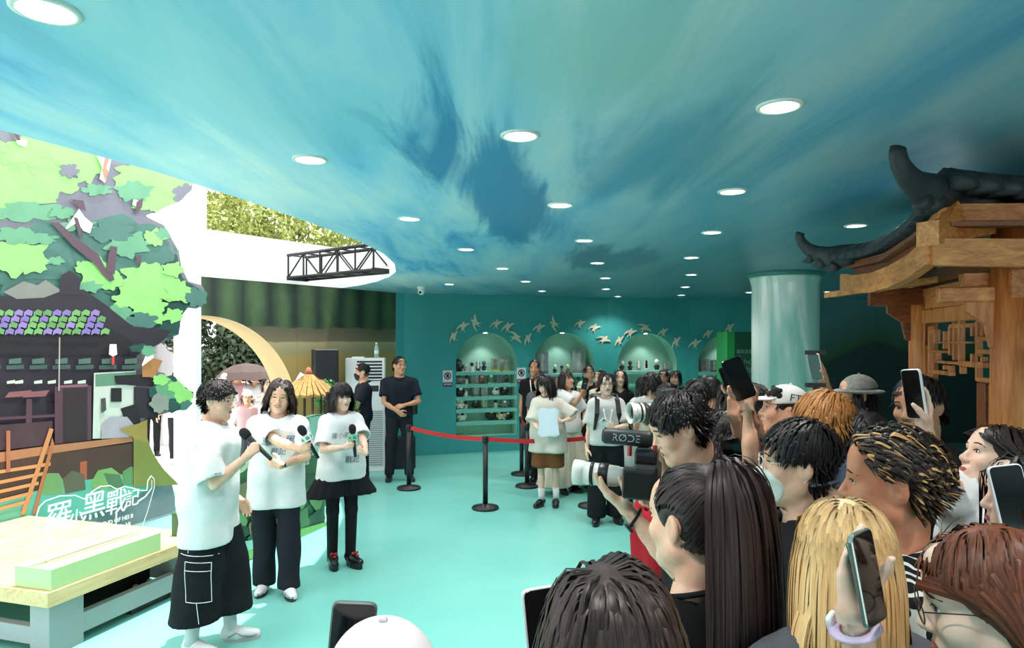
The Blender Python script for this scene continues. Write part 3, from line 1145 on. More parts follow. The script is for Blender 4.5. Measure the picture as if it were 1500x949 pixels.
for (lo, hi) in (((0.28, 0.05, 0.06), (LT_ - .28, 0.11, 0.19)), ((0.05, 0.2, 0.06), (0.11, WT_ - .2, 0.17)), ((LT_ - .12, 0.2, 0.06), (LT_ - .06, WT_ - .2, 0.17))):
    b = MB()
    b.box(lo, hi)
    b.build('rail', MG, tb, 0.003)
b = MB()
b.box((0.28, 0.3, 0.0), (LT_ - .28, 0.34, HT_ - 0.1))
b.build('under_shade_panel', M('under_table_shade', (18, 18, 20), 0.8), tb)  # black sheet standing in for the shade under the tabletop

pb = thing('plinth_block', 'long pale green block carrying the clear sign on the table', 'plinth', tuple(T0 + TL * 0.03 + TW * 0.012) + (HT_ + .0005,), RZT)
b = MB()
b.box((0, 0, 0), (0.86, 0.3, 0.13))
b.build('block', M('pale_green_paint', (176, 204, 146), 0.45, 0.04, 4), pb, 0.002)
b = MB()
b.box((0.1, 0.12, 0.129), (0.78, 0.18, 0.1335))
b.build('slot_strip', M('slot_wood', (196, 172, 120), 0.5), pb)
sg = thing('acrylic_sign', 'clear acrylic title sign with white lettering standing on the green block', 'sign', tuple(T0 + TL * 0.05 + TW * 0.162) + (HT_ + 0.134,), RZT)
shape = []
for (u, v) in [(0.08, 0.0), (0.80, 0.0), (0.86, .12), (0.9, 0.22), (0.93, 0.3), (0.93, 0.36), (0.9, 0.39), (0.87, 0.36), (0.86, 0.29), (0.8, 0.3), (0.74, 0.33), (0.66, 0.36), (0.6, 0.35), (0.54, 0.39), (0.46, 0.40), (0.40, 0.38),
               (0.34, 0.34), (0.27, 0.38), (0.16, 0.40), (0.06, 0.39), (0.02, 0.36), (0.0, 0.30), (0.02, 0.2), (0.04, 0.1)]:
    shape.append((u, v))
sf = lambda u, v, w: (u, -w, v)
b = MB()
b.prism(shape, sf, 0.0, 0.005)
t = NT('clear_acrylic')
t.p(Base_Color=(1, 1, 1, 1), Roughness=0.04, IOR=1.3)
t.b.inputs['Transmission Weight'].default_value = 1.0
b.build('acrylic_sheet', t.m, sg)
b = MB()
b.tube([sf(u, v, 0.0025) for u, v in shape], 0.0035, 6, True)
MWL = M('white_print', (246, 246, 250), 0.5, 0.02)
b.build('sheet_edge', MWL, sg)


def place_text(parent, name, body, size, u, v, mat, shear=0.0, ext=0.0015, flip=False, spacing=1.0, fn=None, wide=1.0):
    vs, fs = text_geo(body, size, ext, 'CENTER', shear, spacing)
    b = MB()
    b._add([fn(p[0] * wide + u, p[1] + v, p[2]) for p in vs], fs)
    return b.build(name, mat, parent)


fnS = lambda x, y, z: (x, -0.0085 - z, y)
for ch, u, v, s_ in (('羅', 0.14, 0.26, 0.2), ('小', 0.27, 0.235, 0.1), ('黑', 0.40, 0.27, 0.2), ('戰', 0.58, 0.255, 0.18), ('記', 0.72, 0.255, 0.13)):
    place_text(sg, 'lettering', ch, s_, u, v, MWL, 0.1, 0.002, fn=fnS)
place_text(sg, 'lettering', 'THE LEGEND OF HEI II', 0.042, 0.52, 0.135, MWL, fn=fnS)
place_text(sg, 'lettering', '7月18日', 0.055, 0.33, 0.07, MWL, fn=fnS)
place_text(sg, 'lettering', '并肩作战', 0.055, 0.60, 0.07, MWL, fn=fnS)
b = MB()
for pts in ([(0.09, 0.2), (0.085, 0.1), (0.09, 0.02)], [(0.585, 0.2), (0.585, 0.13), (0.58, 0.1)], [(0.78, 0.23), (0.84, 0.25), (0.9, 0.3), (0.9, 0.36)]):
    b.tube([fnS(u, v, 0.001) for u, v in pts], [0.008, 0.006, 0.003] + [0.003] * (len(pts) - 3), 6, flat=0.4)
b.build('brush_tail', MWL, sg)

# dark step with pale slippers at the foot of the table
c = floor_pt(240, 888)
st = thing('low_step', 'low dark step on the floor behind the man with the microphone', 'step', (c[0] - .12, c[1], 0), RZT)
b = MB()
b.box((-0.16, -0.02, 0), (0.2, 0.3, 0.09))
b.build('step_body', M('dark_brown_wood', (58, 48, 44), 0.6), st, 0.004)
for k, (dx, dz) in enumerate(((0.02, 0.0), (0.1, 0.0))):
    s_ = thing('slipper', ['pale beige slipper on the dark step, the nearer one', 'pale beige slipper on the dark step, the farther one'][k], 'slipper',
               tuple(np.array([c[0] - .12, c[1]]) + TL * (0.0 + 0.13 * k) + TW * 0.06) + (0.091,), RZT + R(70))
    b = MB()
    b.smooth = True
    b.ball((0, 0.06, 0.012), (0.04, 0.11, 0.012), 14, 6)
    b.build('sole', M('beige_foam', (214, 196, 172), 0.7), s_)
    b = MB()
    b.smooth = True
    b.tube([(-0.04, 0.04, 0.015), (-0.03, 0.035, 0.045), (0, 0.03, 0.055), (0.03, 0.035, 0.045), (0.04, 0.04, 0.015)], 0.02, 8, flat=0.4, up=(0, 1, 0))
    b.build('strap', M('beige_strap', (226, 210, 190), 0.7), s_)

# ------------------------------------------------------------------ painted hill board behind the presenters
S0, S1 = np.array([-2.62, 5.35]), np.array([-1.98, 7.22])
SE = (S1 - S0) / np.linalg.norm(S1 - S0)
SN = np.array([SE[1], -SE[0]])
SL = np.linalg.norm(S1 - S0)
hb = thing('hill_board', 'low cutout board painted with green hills behind the three presenters', 'scenery board')
sfn = lambda s, z, w: (S0[0] + SE[0] * s + SN[0] * w, S0[1] + SE[1] * s + SN[1] * w, z)
top = [(SL, 1.18), (SL * .93, 1.19), (SL * .86, 1.18), (SL * .84, 1.0), (SL * .78, 1.05), (SL * .7, .98), (SL * .6, .86), (SL * .48, .9), (SL * .38, .8), (SL * .25, .74), (SL * .12, .7), (0, .6)]
b = MB()
b.prism([(0, 0.0), (SL, 0.0)] + top, sfn, -0.06, 0)
b.build('board', M('hill_base_paint', (58, 104, 74), 0.55, 0.2, 3), hb)
b = MB()
hm = [M('hill_paint_%d' % i, c, 0.55, 0.15, 4) for i, c in enumerate([(44, 84, 62), (76, 124, 84), (96, 146, 96), (36, 66, 52), (120, 128, 92), (138, 194, 178), (120, 176, 96), (176, 182, 176)])]
rr = random.Random(3)
lay = 0.001


def hpoly(pts, m):
    global lay
    lay += 0.0007
    b.m = m
    b._add([sfn(s, z, lay) for s, z in pts], [tuple(range(len(pts)))])


hpoly([(SL * .86, 0.78), (SL * .995, 0.78), (SL * .995, 1.175), (SL * .86, 1.175)], 5)
hpoly([(SL * .8, .7)] + [(SL * .8 + 0.12 * math.sin(a), .7 + .36 * math.cos(a)) for a in [0, .3, .6, .9, 1.2, 1.57]], 7)
for i in range(46):
    s, z = rr.uniform(0.05, SL - 0.1), rr.uniform(0.08, 0.9)
    zmax = np.interp(s, [0, SL * .4, SL * .8, SL], [.56, .76, .95, .74])
    z = min(z, zmax - 0.12)
    rx, rz = rr.uniform(0.08, 0.24), rr.uniform(0.05, 0.14)
    ph = rr.uniform(0, 6)
    pts = [(min(max(s + rx * (1 + .2 * math.sin(3 * a + ph)) * math.cos(a), 0.01), SL - .01), max(z + rz * (1 + .2 * math.cos(4 * a + ph)) * math.sin(a), 0.015)) for a in [k * .3927 for k in range(16)]]
    hpoly(pts, rr.choice([0, 1, 2, 3, 0, 1, 4]))
hpoly([(0.02, .01), (SL - .01, .01), (SL - .01, .05), (SL * .7, .1), (SL * .5, .06), (SL * .3, .13), (0.02, .08)], 6)
hpoly([(SL * .3, .1), (SL * .42, .09), (SL * .46, .16), (SL * .36, .19)], 5)
b.build('painted_hills', hm, hb)


# ------------------------------------------------------------------ leafy things
LEAFM = {}


def leaf_cloud(name, mat, parent, centers, n, size, seed=1, shell=0.55):
    g = np.random.default_rng(seed)
    V, F = [], []
    centers = np.array(centers, float)        # x,y,z,rx,ry,rz
    w = np.prod(centers[:, 3:6], 1) ** (2 / 3)
    which = g.choice(len(centers), n, p=w / w.sum())
    d = g.normal(size=(n, 3))
    d /= np.linalg.norm(d, axis=1)[:, None]
    rad = shell + (1 - shell) * g.random(n) ** 0.5
    c = centers[which]
    p = c[:, :3] + d * c[:, 3:6] * rad[:, None]
    nrm = d + g.normal(size=(n, 3)) * 0.7
    nrm /= np.linalg.norm(nrm, axis=1)[:, None]
    a = np.cross(nrm, g.normal(size=(n, 3)))
    a /= np.linalg.norm(a, axis=1)[:, None]
    bb = np.cross(nrm, a)
    s = size * (0.6 + 0.8 * g.random(n))[:, None]
    q = np.stack([p - a * s, p - bb * s * .45 + nrm * s * .1, p + a * s, p + bb * s * .45 + nrm * s * .1], 1).reshape(-1, 3)
    f = np.arange(4 * n).reshape(n, 4)
    return np_mesh(name, q, f, [mat], parent, smooth=False)


def leaf_mat(name, c1, c2):
    t = NT(name)
    f = t.noise(t.coord('Object'), 3.0, 3.0, 0.7)
    t.p(Base_Color=t.ramp(f, [(0.3, lin(c1)), (0.7, lin(c2))]), Roughness=0.55)
    return t.m


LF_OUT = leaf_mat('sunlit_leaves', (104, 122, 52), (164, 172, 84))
LF_DK = leaf_mat('shaded_leaves', (30, 46, 30), (58, 80, 48))  # shade put into the leaf colour, darker copy of the sunlit leaves
LF_POT = leaf_mat('pot_plant_leaves', (44, 104, 52), (96, 160, 84))
BARK = M('bark', (92, 76, 60), 0.9, 0.2, 12, 0.4)
trees = [(-8.2, 20.0, 6.9, 1.5), (-5.9, 19.0, 6.4, 1.5), (-4.4, 21.5, 7.3, 1.6), (-3.2, 17.6, 5.7, 1.25), (-10.6, 22.5, 7.6, 1.5)]
tl = ['pale sunlit tree above the white parapet, leftmost of the row', 'sunlit tree above the parapet, left of the black truss', 'tall sunlit tree behind the left end of the truss',
      'sunlit tree above the truss, rightmost by the skylight tip', 'sunlit tree mostly hidden by the painted board, farthest left']
for i, (x, y, h, r) in enumerate(trees):
    tr = thing('leafy_tree', tl[i], 'tree', (x, y, -0.12), group='trees outside the skylight')
    b = MB()
    b.smooth = True
    b.tube([(0, 0, 0), (0.05, 0, h * .3), (-.05, .05, h * .6), (0, 0, h * .85)], [.16, .13, .1, .04], 8)
    b.build('trunk', BARK, tr)
    g = random.Random(i)
    cs = [(g.uniform(-r * .7, r * .7), g.uniform(-r * .6, r * .6), h * g.uniform(.55, .95), r * g.uniform(.4, .65), r * g.uniform(.4, .6), r * g.uniform(.35, .55)) for _ in range(11)]
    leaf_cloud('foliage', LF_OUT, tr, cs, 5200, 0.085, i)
bushes = [(-5.55, 12.9, 3.0), (-4.9, 14.6, 3.4), (-4.1, 13.0, 3.1)]
bl = ['dark shady tree seen through the moon gate, left', 'dark shady tree seen through the top of the moon gate', 'dark shady tree seen through the moon gate, beside the tan rim']
for i, (x, y, h) in enumerate(bushes):
    tr = thing('shady_tree', bl[i], 'tree', (x, y, -0.12), group='dark trees behind the moon gate')
    b = MB()
    b.smooth = True
    b.tube([(0, 0, 0), (0.03, 0, h * .5), (0, 0, h * .8)], [.09, .08, .03], 8)
    b.build('trunk', BARK, tr)
    g = random.Random(i + 20)
    cs = [(g.uniform(-.6, .6), g.uniform(-.4, .4), h * g.uniform(.35, .95), .5, .45, .5) for _ in range(11)]
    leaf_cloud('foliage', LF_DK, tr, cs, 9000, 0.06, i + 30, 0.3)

# ------------------------------------------------------------------ truss across the tip of the skylight
A3, B3 = np.array([-3.06, 9.72]), np.array([-1.62, 8.6])
e = (B3 - A3) / np.linalg.norm(B3 - A3)
nn_ = np.array([e[1], -e[0]])
Lt = np.linalg.norm(B3 - A3)
tf = lambda u, w, z: np.array([A3[0] + e[0] * u + nn_[0] * w, A3[1] + e[1] * u + nn_[1] * w, z])
tz0, tz1, tw = 2.84, 3.16, 0.3
ts = thing('lighting_truss', 'black box truss hanging across the narrow tip of the skylight', 'truss')
MBK = M('black_metal', (26, 26, 28), 0.4, 0.1, 8, metal=0.3)
for (w, z) in ((0, tz0), (0, tz1), (tw, tz0), (tw, tz1)):
    b = MB()
    b.smooth = True
    b.tube([tf(0, w - tw / 2, z), tf(Lt, w - tw / 2, z)], 0.024, 8)
    b.build('chord', MBK, ts)
nb = 5
for side in (0, tw):
    for k in range(nb + 1):
        u = Lt * k / nb
        b = MB()
        b.tube([tf(min(max(u, .01), Lt - .01), side - tw / 2, tz0), tf(min(max(u, .01), Lt - .01), side - tw / 2, tz1)], 0.013, 6)
        b.build('upright', MBK, ts)
    for k in range(nb):
        u0, u1 = Lt * k / nb, Lt * (k + 1) / nb
        a_, c_ = (tz0, tz1) if (k + (side > 0)) % 2 else (tz1, tz0)
        b = MB()
        b.tube([tf(u0, side - tw / 2, a_), tf(u1, side - tw / 2, c_)], 0.011, 6)
        b.build('diagonal', MBK, ts)
for z in (tz0, tz1):
    for k in range(nb + 1):
        u = min(max(Lt * k / nb, .01), Lt - .01)
        b = MB()
        b.tube([tf(u, -tw / 2, z), tf(u, tw / 2, z)], 0.011, 6)
        b.build('cross_bar', MBK, ts)
b = MB()
for u in (0.012, Lt - 0.012):
    b._add([tf(u - .012, -tw / 2 - .02, tz0 - .03), tf(u + .012, -tw / 2 - .02, tz0 - .03), tf(u + .012, tw / 2 + .02, tz0 - .03), tf(u - .012, tw / 2 + .02, tz0 - .03)] +
           [tf(u - .012, -tw / 2 - .02, tz0 + .03), tf(u + .012, -tw / 2 - .02, tz0 + .03), tf(u + .012, tw / 2 + .02, tz0 + .03), tf(u - .012, tw / 2 + .02, tz0 + .03)],
           [(3, 2, 1, 0), (4, 5, 6, 7), (0, 1, 5, 4), (1, 2, 6, 5), (2, 3, 7, 6), (3, 0, 4, 7)])
b.build('end_plate', MBK, ts)

# ------------------------------------------------------------------ things in the corner: model pavilion, plants, speaker, air conditioner, bottle
c = P(452, 560, 8.2)
mp = thing('model_pavilion', 'miniature pavilion with thatched cone roof behind the hill board', 'model', (c[0], c[1], 0))
b = MB()
for k in range(6):
    a = k * math.pi / 3
    b.box((.2 * math.cos(a) - .012, .2 * math.sin(a) - .012, .9), (.2 * math.cos(a) + .012, .2 * math.sin(a) + .012, 1.36))
b.build('post', M('model_timber', (70, 52, 40), 0.6), mp)
b = MB()
b.box((-.24, -.24, 0), (.24, .24, .9))
b.build('pedestal', M('dark_teal_paint', (54, 110, 98), 0.5), mp, 0.01)
TH = wood('thatch', (196, 158, 96), (146, 108, 60), 2, 2.0, 0.9)
g = random.Random(4)
for ring_, (r0, z0, r1, z1) in enumerate(((0.05, 1.56, .2, 1.43), (.15, 1.49, .34, 1.33))):
    b = MB()
    for k in range(26):
        a = 2 * math.pi * (k + .5 * ring_) / 26
        a2 = a + 0.2
        j = g.uniform(-.015, .015)
        p = [(r0 * math.cos(a), r0 * math.sin(a), z0), (r0 * math.cos(a2), r0 * math.sin(a2), z0), (r1 * math.cos(a2), r1 * math.sin(a2), z1 + j), (r1 * math.cos(a), r1 * math.sin(a), z1 - j)]
        b._add(p + [(x, y, z - .03) for x, y, z in p], [(0, 1, 2, 3), (7, 6, 5, 4), (0, 4, 5, 1), (1, 5, 6, 2), (2, 6, 7, 3), (3, 7, 4, 0)])
    b.build('thatch_layer', TH, mp)
b = MB()
b.smooth = True
b.lathe([(.03, 1.53), (.055, 1.56), (.04, 1.6), (.018, 1.64)], n=12)
b.build('roof_knob', M('terracotta', (150, 84, 60), 0.7), mp)
b = MB()
b.smooth = True
b.tube([(-.36, 0, 1.28), (-.24, -.02, 1.34), (-.14, -.04, 1.42), (-.09, -.05, 1.52), (-.06, -.05, 1.56)], [.02, .03, .035, .03, .03], 8)
b.build('sunlit_rim', M('sunlit_rim_white', (240, 236, 226), 0.6), mp)  # added white tube in place of the sunlit gate rim
for i, (px, py, d, lab) in enumerate([(482, 600, 8.9, 'leafy green potted plant between the model pavilion and the speaker'), (505, 612, 8.75, 'leafy green potted plant behind the girl with the microphone')]):
    c = P(px, py, d)
    pp = thing('potted_plant', lab, 'plant', (c[0], c[1], 0))
    b = MB()
    b.smooth = True
    b.lathe([(.1, 0), (.14, .28), (.15, .3), (.13, .3), (.12, .27)], n=18)
    b.build('pot', M('plant_pot', (96, 88, 80), 0.7), pp)
    leaf_cloud('foliage', LF_POT, pp, [(0, 0, .55, .17, .17, .28), (.03, 0, .95, .17, .17, .3), (-.04, .03, 1.25 if i == 0 else 1.05, .15, .15, .22)], 900, 0.045, 60 + i, 0.2)

c = P(476, 541, 9.85)
sp = thing('loudspeaker', 'black loudspeaker on a stand beside the white air conditioner', 'loudspeaker', (c[0], c[1], 0), R(24))
b = MB()
b.rbox((0, 0, 1.575), (0.34, 0.32, 0.52), 0.02)
b.build('cabinet', M('speaker_black', (24, 26, 32), 0.6, 0.1, 30, 0.1), sp)
b = MB()
b.box((-0.15, -0.167, 1.34), (0.15, -0.16, 1.81))
b.build('grille', M('speaker_grille', (18, 20, 26), 0.5, 0.3, 160, 0.6), sp)
b = MB()
b.box((-0.175, -.05, 1.6), (-0.168, .02, 1.68))
b.build('handle', M('black_plastic', (16, 16, 18), 0.4), sp)
b = MB()
b.smooth = True
b.tube([(0, 0, 0.3), (0, 0, 1.32)], 0.018, 10)
for k in range(3):
    a = k * 2.094
    b.tube([(0, 0, 0.75), (.26 * math.cos(a), .26 * math.sin(a), 0.01)], 0.011, 6)
b.build('stand', MBK, sp)

c = P(532.5, 690, 10.2)
ac = thing('air_conditioner', 'tall white cabinet air conditioner against the ochre garden wall', 'air conditioner', (c[0], c[1] + .17, 0), R(8))
b = MB()
b.rbox((0, 0, .85), (0.58, 0.36, 1.7), 0.02)
b.m = 1
b.box((-.12, -.183, 1.36), (.25, -.178, 1.66))
b.box((-.05, -.183, 1.2), (.2, -.178, 1.29))
b.build('cabinet', [M('white_enamel', (232, 234, 236), 0.3, 0.02), M('vent_dark', (42, 46, 50), 0.5)], ac)
for k in range(6):
    b = MB()
    b.box((-.12, -.2, 1.375 + .048 * k), (.25, -.17, 1.391 + .048 * k))
    b.build('louvre', M('white_enamel', (232, 234, 236)), ac)
b = MB()
for k in range(26):
    b.box((-.02, -.188, 0.1 + .032 * k), (.26, -.178, 0.112 + .032 * k))
o = b.build('intake_slats', M('intake_grey', (150, 156, 160), 0.5), ac)
tag(o, kind='stuff')
b = MB()
b.box((-.2, -.1, 1.7), (-.02, .02, 1.72))
b.build('top_cap', M('white_enamel', (232, 234, 236)), ac)
q = ac.matrix_basis @ Vector((0.16, -0.06, 1.701))
bt = thing('water_bottle', 'clear plastic water bottle standing on the white air conditioner', 'bottle', q)
t = NT('bottle_plastic')
t.p(Base_Color=(0.9, 0.97, 0.97, 1), Roughness=0.08, IOR=1.33)
t.b.inputs['Transmission Weight'].default_value = 0.7
b = MB()
b.smooth = True
b.lathe([(.03, 0), (.034, .01), (.034, .14), (.03, .17), (.014, .2), (.013, .215)], n=16)
b.build('bottle_body', t.m, bt)
b = MB()
b.lathe([(.0345, .06), (.035, .065), (.035, .11), (.0345, .115)], n=16, cap=False)
b.build('label_band', M('bottle_label', (210, 232, 214), 0.5), bt)
b = MB()
b.lathe([(.016, .205), (.016, .232)], n=12)
b.build('bottle_cap', M('white_plastic', (228, 230, 228)), bt)
# black equipment case against the wall behind the standing guard
c = floor_pt(578, 690)
fc = thing('equipment_case', 'black case with pale straps on the floor behind the standing guard', 'case', (c[0] + .02, c[1] + .28, 0), R(10))
b = MB()
b.rbox((0, 0, .24), (.5, .26, .48), .03)
b.build('case_body', M('black_plastic', (16, 16, 18)), fc)
for x in (-.14, .16):
    b = MB()
    b.box((x - .02, -.134, .02), (x + .02, -.128, .46))
    b.build('strap', M('pale_strap', (168, 172, 172), 0.6), fc)
# ------------------------------------------------------------------ swallows on the back wall
def wall_at(px, py, off=0.0):
    for i in range(len(WP) - 1):
        if WPX[i][0] <= px <= WPX[i + 1][0]:
            A, B = WP[i], WP[i + 1]
            break
    u, d = px_on(A, B, px)
    e = (B - A) / np.linalg.norm(B - A)
    nr = np.array([e[1], -e[0]])
    q = A + e * u + nr * off
    return np.array([q[0], q[1], CAM_H - (py - HOR) / FPX * d]), e, nr


BPX = [(664, 493, 20), (678, 478, -10), (696, 472, 60), (727, 474, -15), (743, 479, -5), (755, 494, -80), (773, 496, 25), (789, 480, -15), (811, 474, 70), (849, 474, -15), (870, 480, -25),
       (884, 497, -50), (907, 499, 10), (923, 487, -20), (944, 480, -60), (971, 486, -5), (990, 501, 15), (1018, 503, -10), (1037, 489, 0), (1068, 481, 10)]
outb = [(0.0, 0.115), (0.022, 0.09), (0.028, 0.05), (0.07, 0.085), (0.115, 0.10), (0.15, 0.09), (0.10, 0.055), (0.062, 0.005), (0.032, -0.03), (0.03, -0.06), (0.06, -0.13), (0.012, -0.075),
        (-0.012, -0.075), (-0.035, -0.14), (-0.028, -0.06), (-0.032, -0.02), (-0.07, -0.03), (-0.11, -0.075), (-0.15, -0.13), (-0.135, -0.06), (-0.09, 0.01), (-0.05, 0.045), (-0.028, 0.05), (-0.022, 0.09)][::-1]
MBIRD = M('swallow_white', (216, 208, 186), 0.6, 0.05, 6)
for i, (px, py, an) in enumerate(BPX):
    p, e, nr = wall_at(px, py, 0.0)
    ca, sa = math.cos(R(an)), math.sin(R(an))
    sc = 0.72 + 0.12 * ((i * 7) % 3) / 2

    def fb(u, v, w):
        x, y = (u * ca - v * sa) * sc, (u * sa + v * ca) * sc
        q = p[:2] + e * x + nr * (w + 0.1 * abs(u) * sc)
        return (q[0], q[1], p[2] + y)
    b = MB()
    b.prism(outb, fb, 0.004, 0.022)
    o = b.build('wall_swallow', MBIRD)
    near = ['to the left of', 'over', 'to the right of']
    tag(o, 'white cutout swallow on the teal wall, %s of twenty from the left' % ORD[i], 'wall ornament', 'white swallows on the back wall')

# ------------------------------------------------------------------ notices
for (px, py, lab) in ((655.5, 553.5, 'white and purple no touching notice left of the first arch'), (763.5, 549, 'white and purple no touching notice right of the first arch')):
    p, e, nr = wall_at(px, py)
    sg2 = thing('wall_notice', lab, 'sign', p, math.atan2(e[1], e[0]))
    b = MB()
    b.box((-.085, -.012, -.15), (.085, -.002, .13))
    b.build('notice_plate', M('notice_white', (226, 224, 230), 0.4, 0.02), sg2)
    b = MB()
    b.box((-.085, -.0135, -.15), (.085, -.012, -.075))
    b.build('notice_band', M('notice_purple', (96, 52, 92), 0.4), sg2)
    b = MB()
    b.tube([(.055 * math.cos(a), -.013, .035 + .055 * math.sin(a)) for a in [k * .3142 for k in range(20)]], .009, 6, True, flat=.3, up=(0, 1, 0))
    b.rbox((0, -.013, .03), (.05, .003, .05), .001)
    for k in range(4):
        b.box((-.024 + .0125 * k, -.0145, .05), (-.015 + .0125 * k, -.012, .072))
    b.tube([(-.04, -.015, .073), (.04, -.015, -.003)], .006, 6, flat=.4, up=(0, 1, 0))
    b.build('hand_symbol', M('notice_ink', (40, 34, 46), 0.5), sg2)
    place_text(sg2, 'lettering', '请勿触摸', .036, 0, -.112, M('white_print', (246, 246, 250)), fn=lambda x, y, z: (x, -.0145 - z * .3, y))

# green information panel half hidden by the column
c = P(1085, 560, 10.6)
ip = thing('information_panel', 'tall green information panel standing left of the round column', 'panel', (c[0], c[1], 0), R(6))
b = MB()
b.box((-.1, 0, 0), (.62, .4, 2.1))
b.build('panel_body', M('panel_green', (24, 92, 68), 0.5, 0.05, 2), ip)
b = MB()
b.box((-.222, -.005, 0), (-.1, .4, 2.1))
b.build('side_strip', M('panel_bright_green', (46, 160, 84), 0.5, 0.05, 2), ip)
MPT = M('panel_print', (150, 190, 166), 0.5, 0.02)
fnP = lambda x, y, z: (x, -.002 - z, y)
place_text(ip, 'lettering', '喜欢这里的朋友们', .068, .2, 1.79, MPT, fn=fnP)
place_text(ip, 'lettering', '小心', .1, .1, 1.63, MPT, .2, fn=fnP)
place_text(ip, 'lettering', '谢谢', .1, .12, 1.5, MPT, .2, fn=fnP)

# ------------------------------------------------------------------ goods in the display arches
PAL = {'white': (222, 222, 214), 'black': (34, 32, 34), 'grey': (120, 122, 120), 'yellow': (206, 190, 60), 'pink': (196, 138, 140), 'brown': (112, 86, 66), 'green': (86, 140, 92), 'purple': (110, 90, 130), 'cream': (196, 184, 150)}
GM_ = {k: M('goods_' + k, v, 0.5, 0.12, 20) for k, v in PAL.items()}
MCLR = None
t = NT('clear_pack')
t.p(Base_Color=(.85, .9, .9, 1), Roughness=.15, IOR=1.2)
t.b.inputs['Transmission Weight'].default_value = 0.75
MCLR = t.m


def figurine(h, c1, c2):
    o = thing('figurine', 'x', 'figurine')
    b = MB()
    b.smooth = True
    b.lathe([(h * .28, 0), (h * .3, h * .04), (h * .26, h * .06)], n=12)
    b.build('stand', GM_['white'], o)
    b = MB()
    b.smooth = True
    b.lathe([(h * .17, h * .05), (h * .2, h * .2), (h * .13, h * .45), (h * .08, h * .55)], n=12)
    for s in (-1, 1):
        b.tube([(s * h * .14, 0, h * .46), (s * h * .24, -h * .05, h * .3)], h * .05, 6)
    b.build('figure', GM_[c1], o)
    b = MB()
    b.smooth = True
    b.ball((0, 0, h * .74), (h * .2, h * .19, h * .22), 12, 8)
    b.build('head', GM_[c2], o)
    return o


def plush(h, c1, c2):
    o = thing('plush_toy', 'x', 'plush toy')
    b = MB()
    b.smooth = True
    b.ball((0, 0, h * .3), (h * .36, h * .3, h * .3), 12, 8)
    b.ball((0, -h * .04, h * .7), (h * .32, h * .27, h * .28), 12, 8)
    for s in (-1, 1):
        b.ball((s * h * .2, -h * .22, h * .12), (h * .12, h * .16, h * .1), 8, 6)
        b.ball((s * h * .36, -h * .08, h * .38), (h * .1, h * .1, h * .18), 8, 6)
    b.build('body', GM_[c1], o)
    b = MB()
    b.smooth = True
    b.ball((0, -h * .25, h * .66), (h * .18, h * .08, h * .14), 10, 6)
    b.build('muzzle', GM_[c2], o)
    return o


def boxed(w, h, c1, c2):
    o = thing('boxed_figure', 'x', 'boxed toy')
    b = MB()
    b.box((-w / 2, -.05, 0), (w / 2, .06, h * .12))
    b.box((-w / 2, .05, h * .12), (w / 2, .06, h))
    b.build('carton', GM_[c1], o)
    b = MB()
    b.smooth = True
    b.lathe([(w * .18, h * .12), (w * .2, h * .4), (w * .08, h * .55), (w * .2, h * .7), (w * .16, h * .86), (.001, h * .9)], n=10)
    b.build('figure', GM_[c2], o)
    b = MB()
    b.box((-w / 2, -.05, h * .121), (w / 2, .049, h))
    b.build('window_pack', MCLR, o)
    return o


def standee(w, h, c1, c2):
    o = thing('acrylic_standee', 'x', 'standee')
    b = MB()
    b.box((-w / 2, -.03, 0), (w / 2, .03, .012))
    b.build('foot', MCLR, o)
    b = MB()
    pts = [(-w * .3, .012), (w * .3, .012), (w * .42, h * .4), (w * .3, h * .6), (w * .34, h * .9), (0, h), (-w * .34, h * .9), (-w * .3, h * .6), (-w * .42, h * .4)]
    b.prism(pts, lambda u, v, q: (u, -q, v), -.004, .004)
    b.build('cutout', GM_[c1], o)
    b = MB()
    b.prism([(x * .6, .04 + y * .8) for x, y in pts], lambda u, v, q: (u, -q, v), .004, .0055)
    b.build('print', GM_[c2], o)
    return o


NN = ['first', 'second', 'third', 'fourth']
SHN = ['top', 'second', 'third', 'fourth', 'lowest']
gr = random.Random(11)
layout0 = [[('plush', .2, 'black', 'grey', .07), ('fig', .13, 'pink', 'white', .2), ('fig', .15, 'white', 'black', .3), ('std', .16, 'black', 'white', .4), ('fig', .17, 'black', 'purple', .5), ('box', .2, 'yellow', 'black', .68), ('box', .18, 'yellow', 'cream', .85)],
           [('plush', .19, 'grey', 'black', .1), ('fig', .14, 'white', 'black', .22), ('box', .17, 'grey', 'brown', .34), ('plush', .16, 'brown', 'pink', .46), ('fig', .16, 'green', 'white', .62), ('std', .17, 'grey', 'purple', .76), ('fig', .14, 'black', 'brown', .88)],
           [('plush', .18, 'black', 'white', .1), ('fig', .15, 'white', 'grey', .2), ('box', .15, 'brown', 'pink', .36), ('box', .15, 'grey', 'brown', .5), ('plush', .15, 'white', 'black', .7), ('plush', .17, 'black', 'cream', .84)],
           [('plush', .16, 'white', 'pink', .1), ('fig', .13, 'cream', 'black', .2), ('plush', .16, 'black', 'green', .36), ('box', .15, 'green', 'yellow', .5), ('fig', .15, 'white', 'black', .7), ('plush', .14, 'grey', 'white', .84)],
           [('plush', .17, 'white', 'black', .14), ('plush', .2, 'black', 'cream', .62), ('plush', .18, 'cream', 'black', .78), ('plush', .15, 'black', 'white', .9)]]
layout1 = [[('box', .36, 'purple', 'white', .2), ('fig', .15, 'black', 'white', .42), ('fig', .14, 'grey', 'black', .52), ('fig', .15, 'brown', 'cream', .62), ('box', .38, 'grey', 'white', .82)],
           [('fig', .15, 'green', 'white', .4), ('plush', .16, 'black', 'white', .6), ('fig', .15, 'grey', 'black', .8)]]
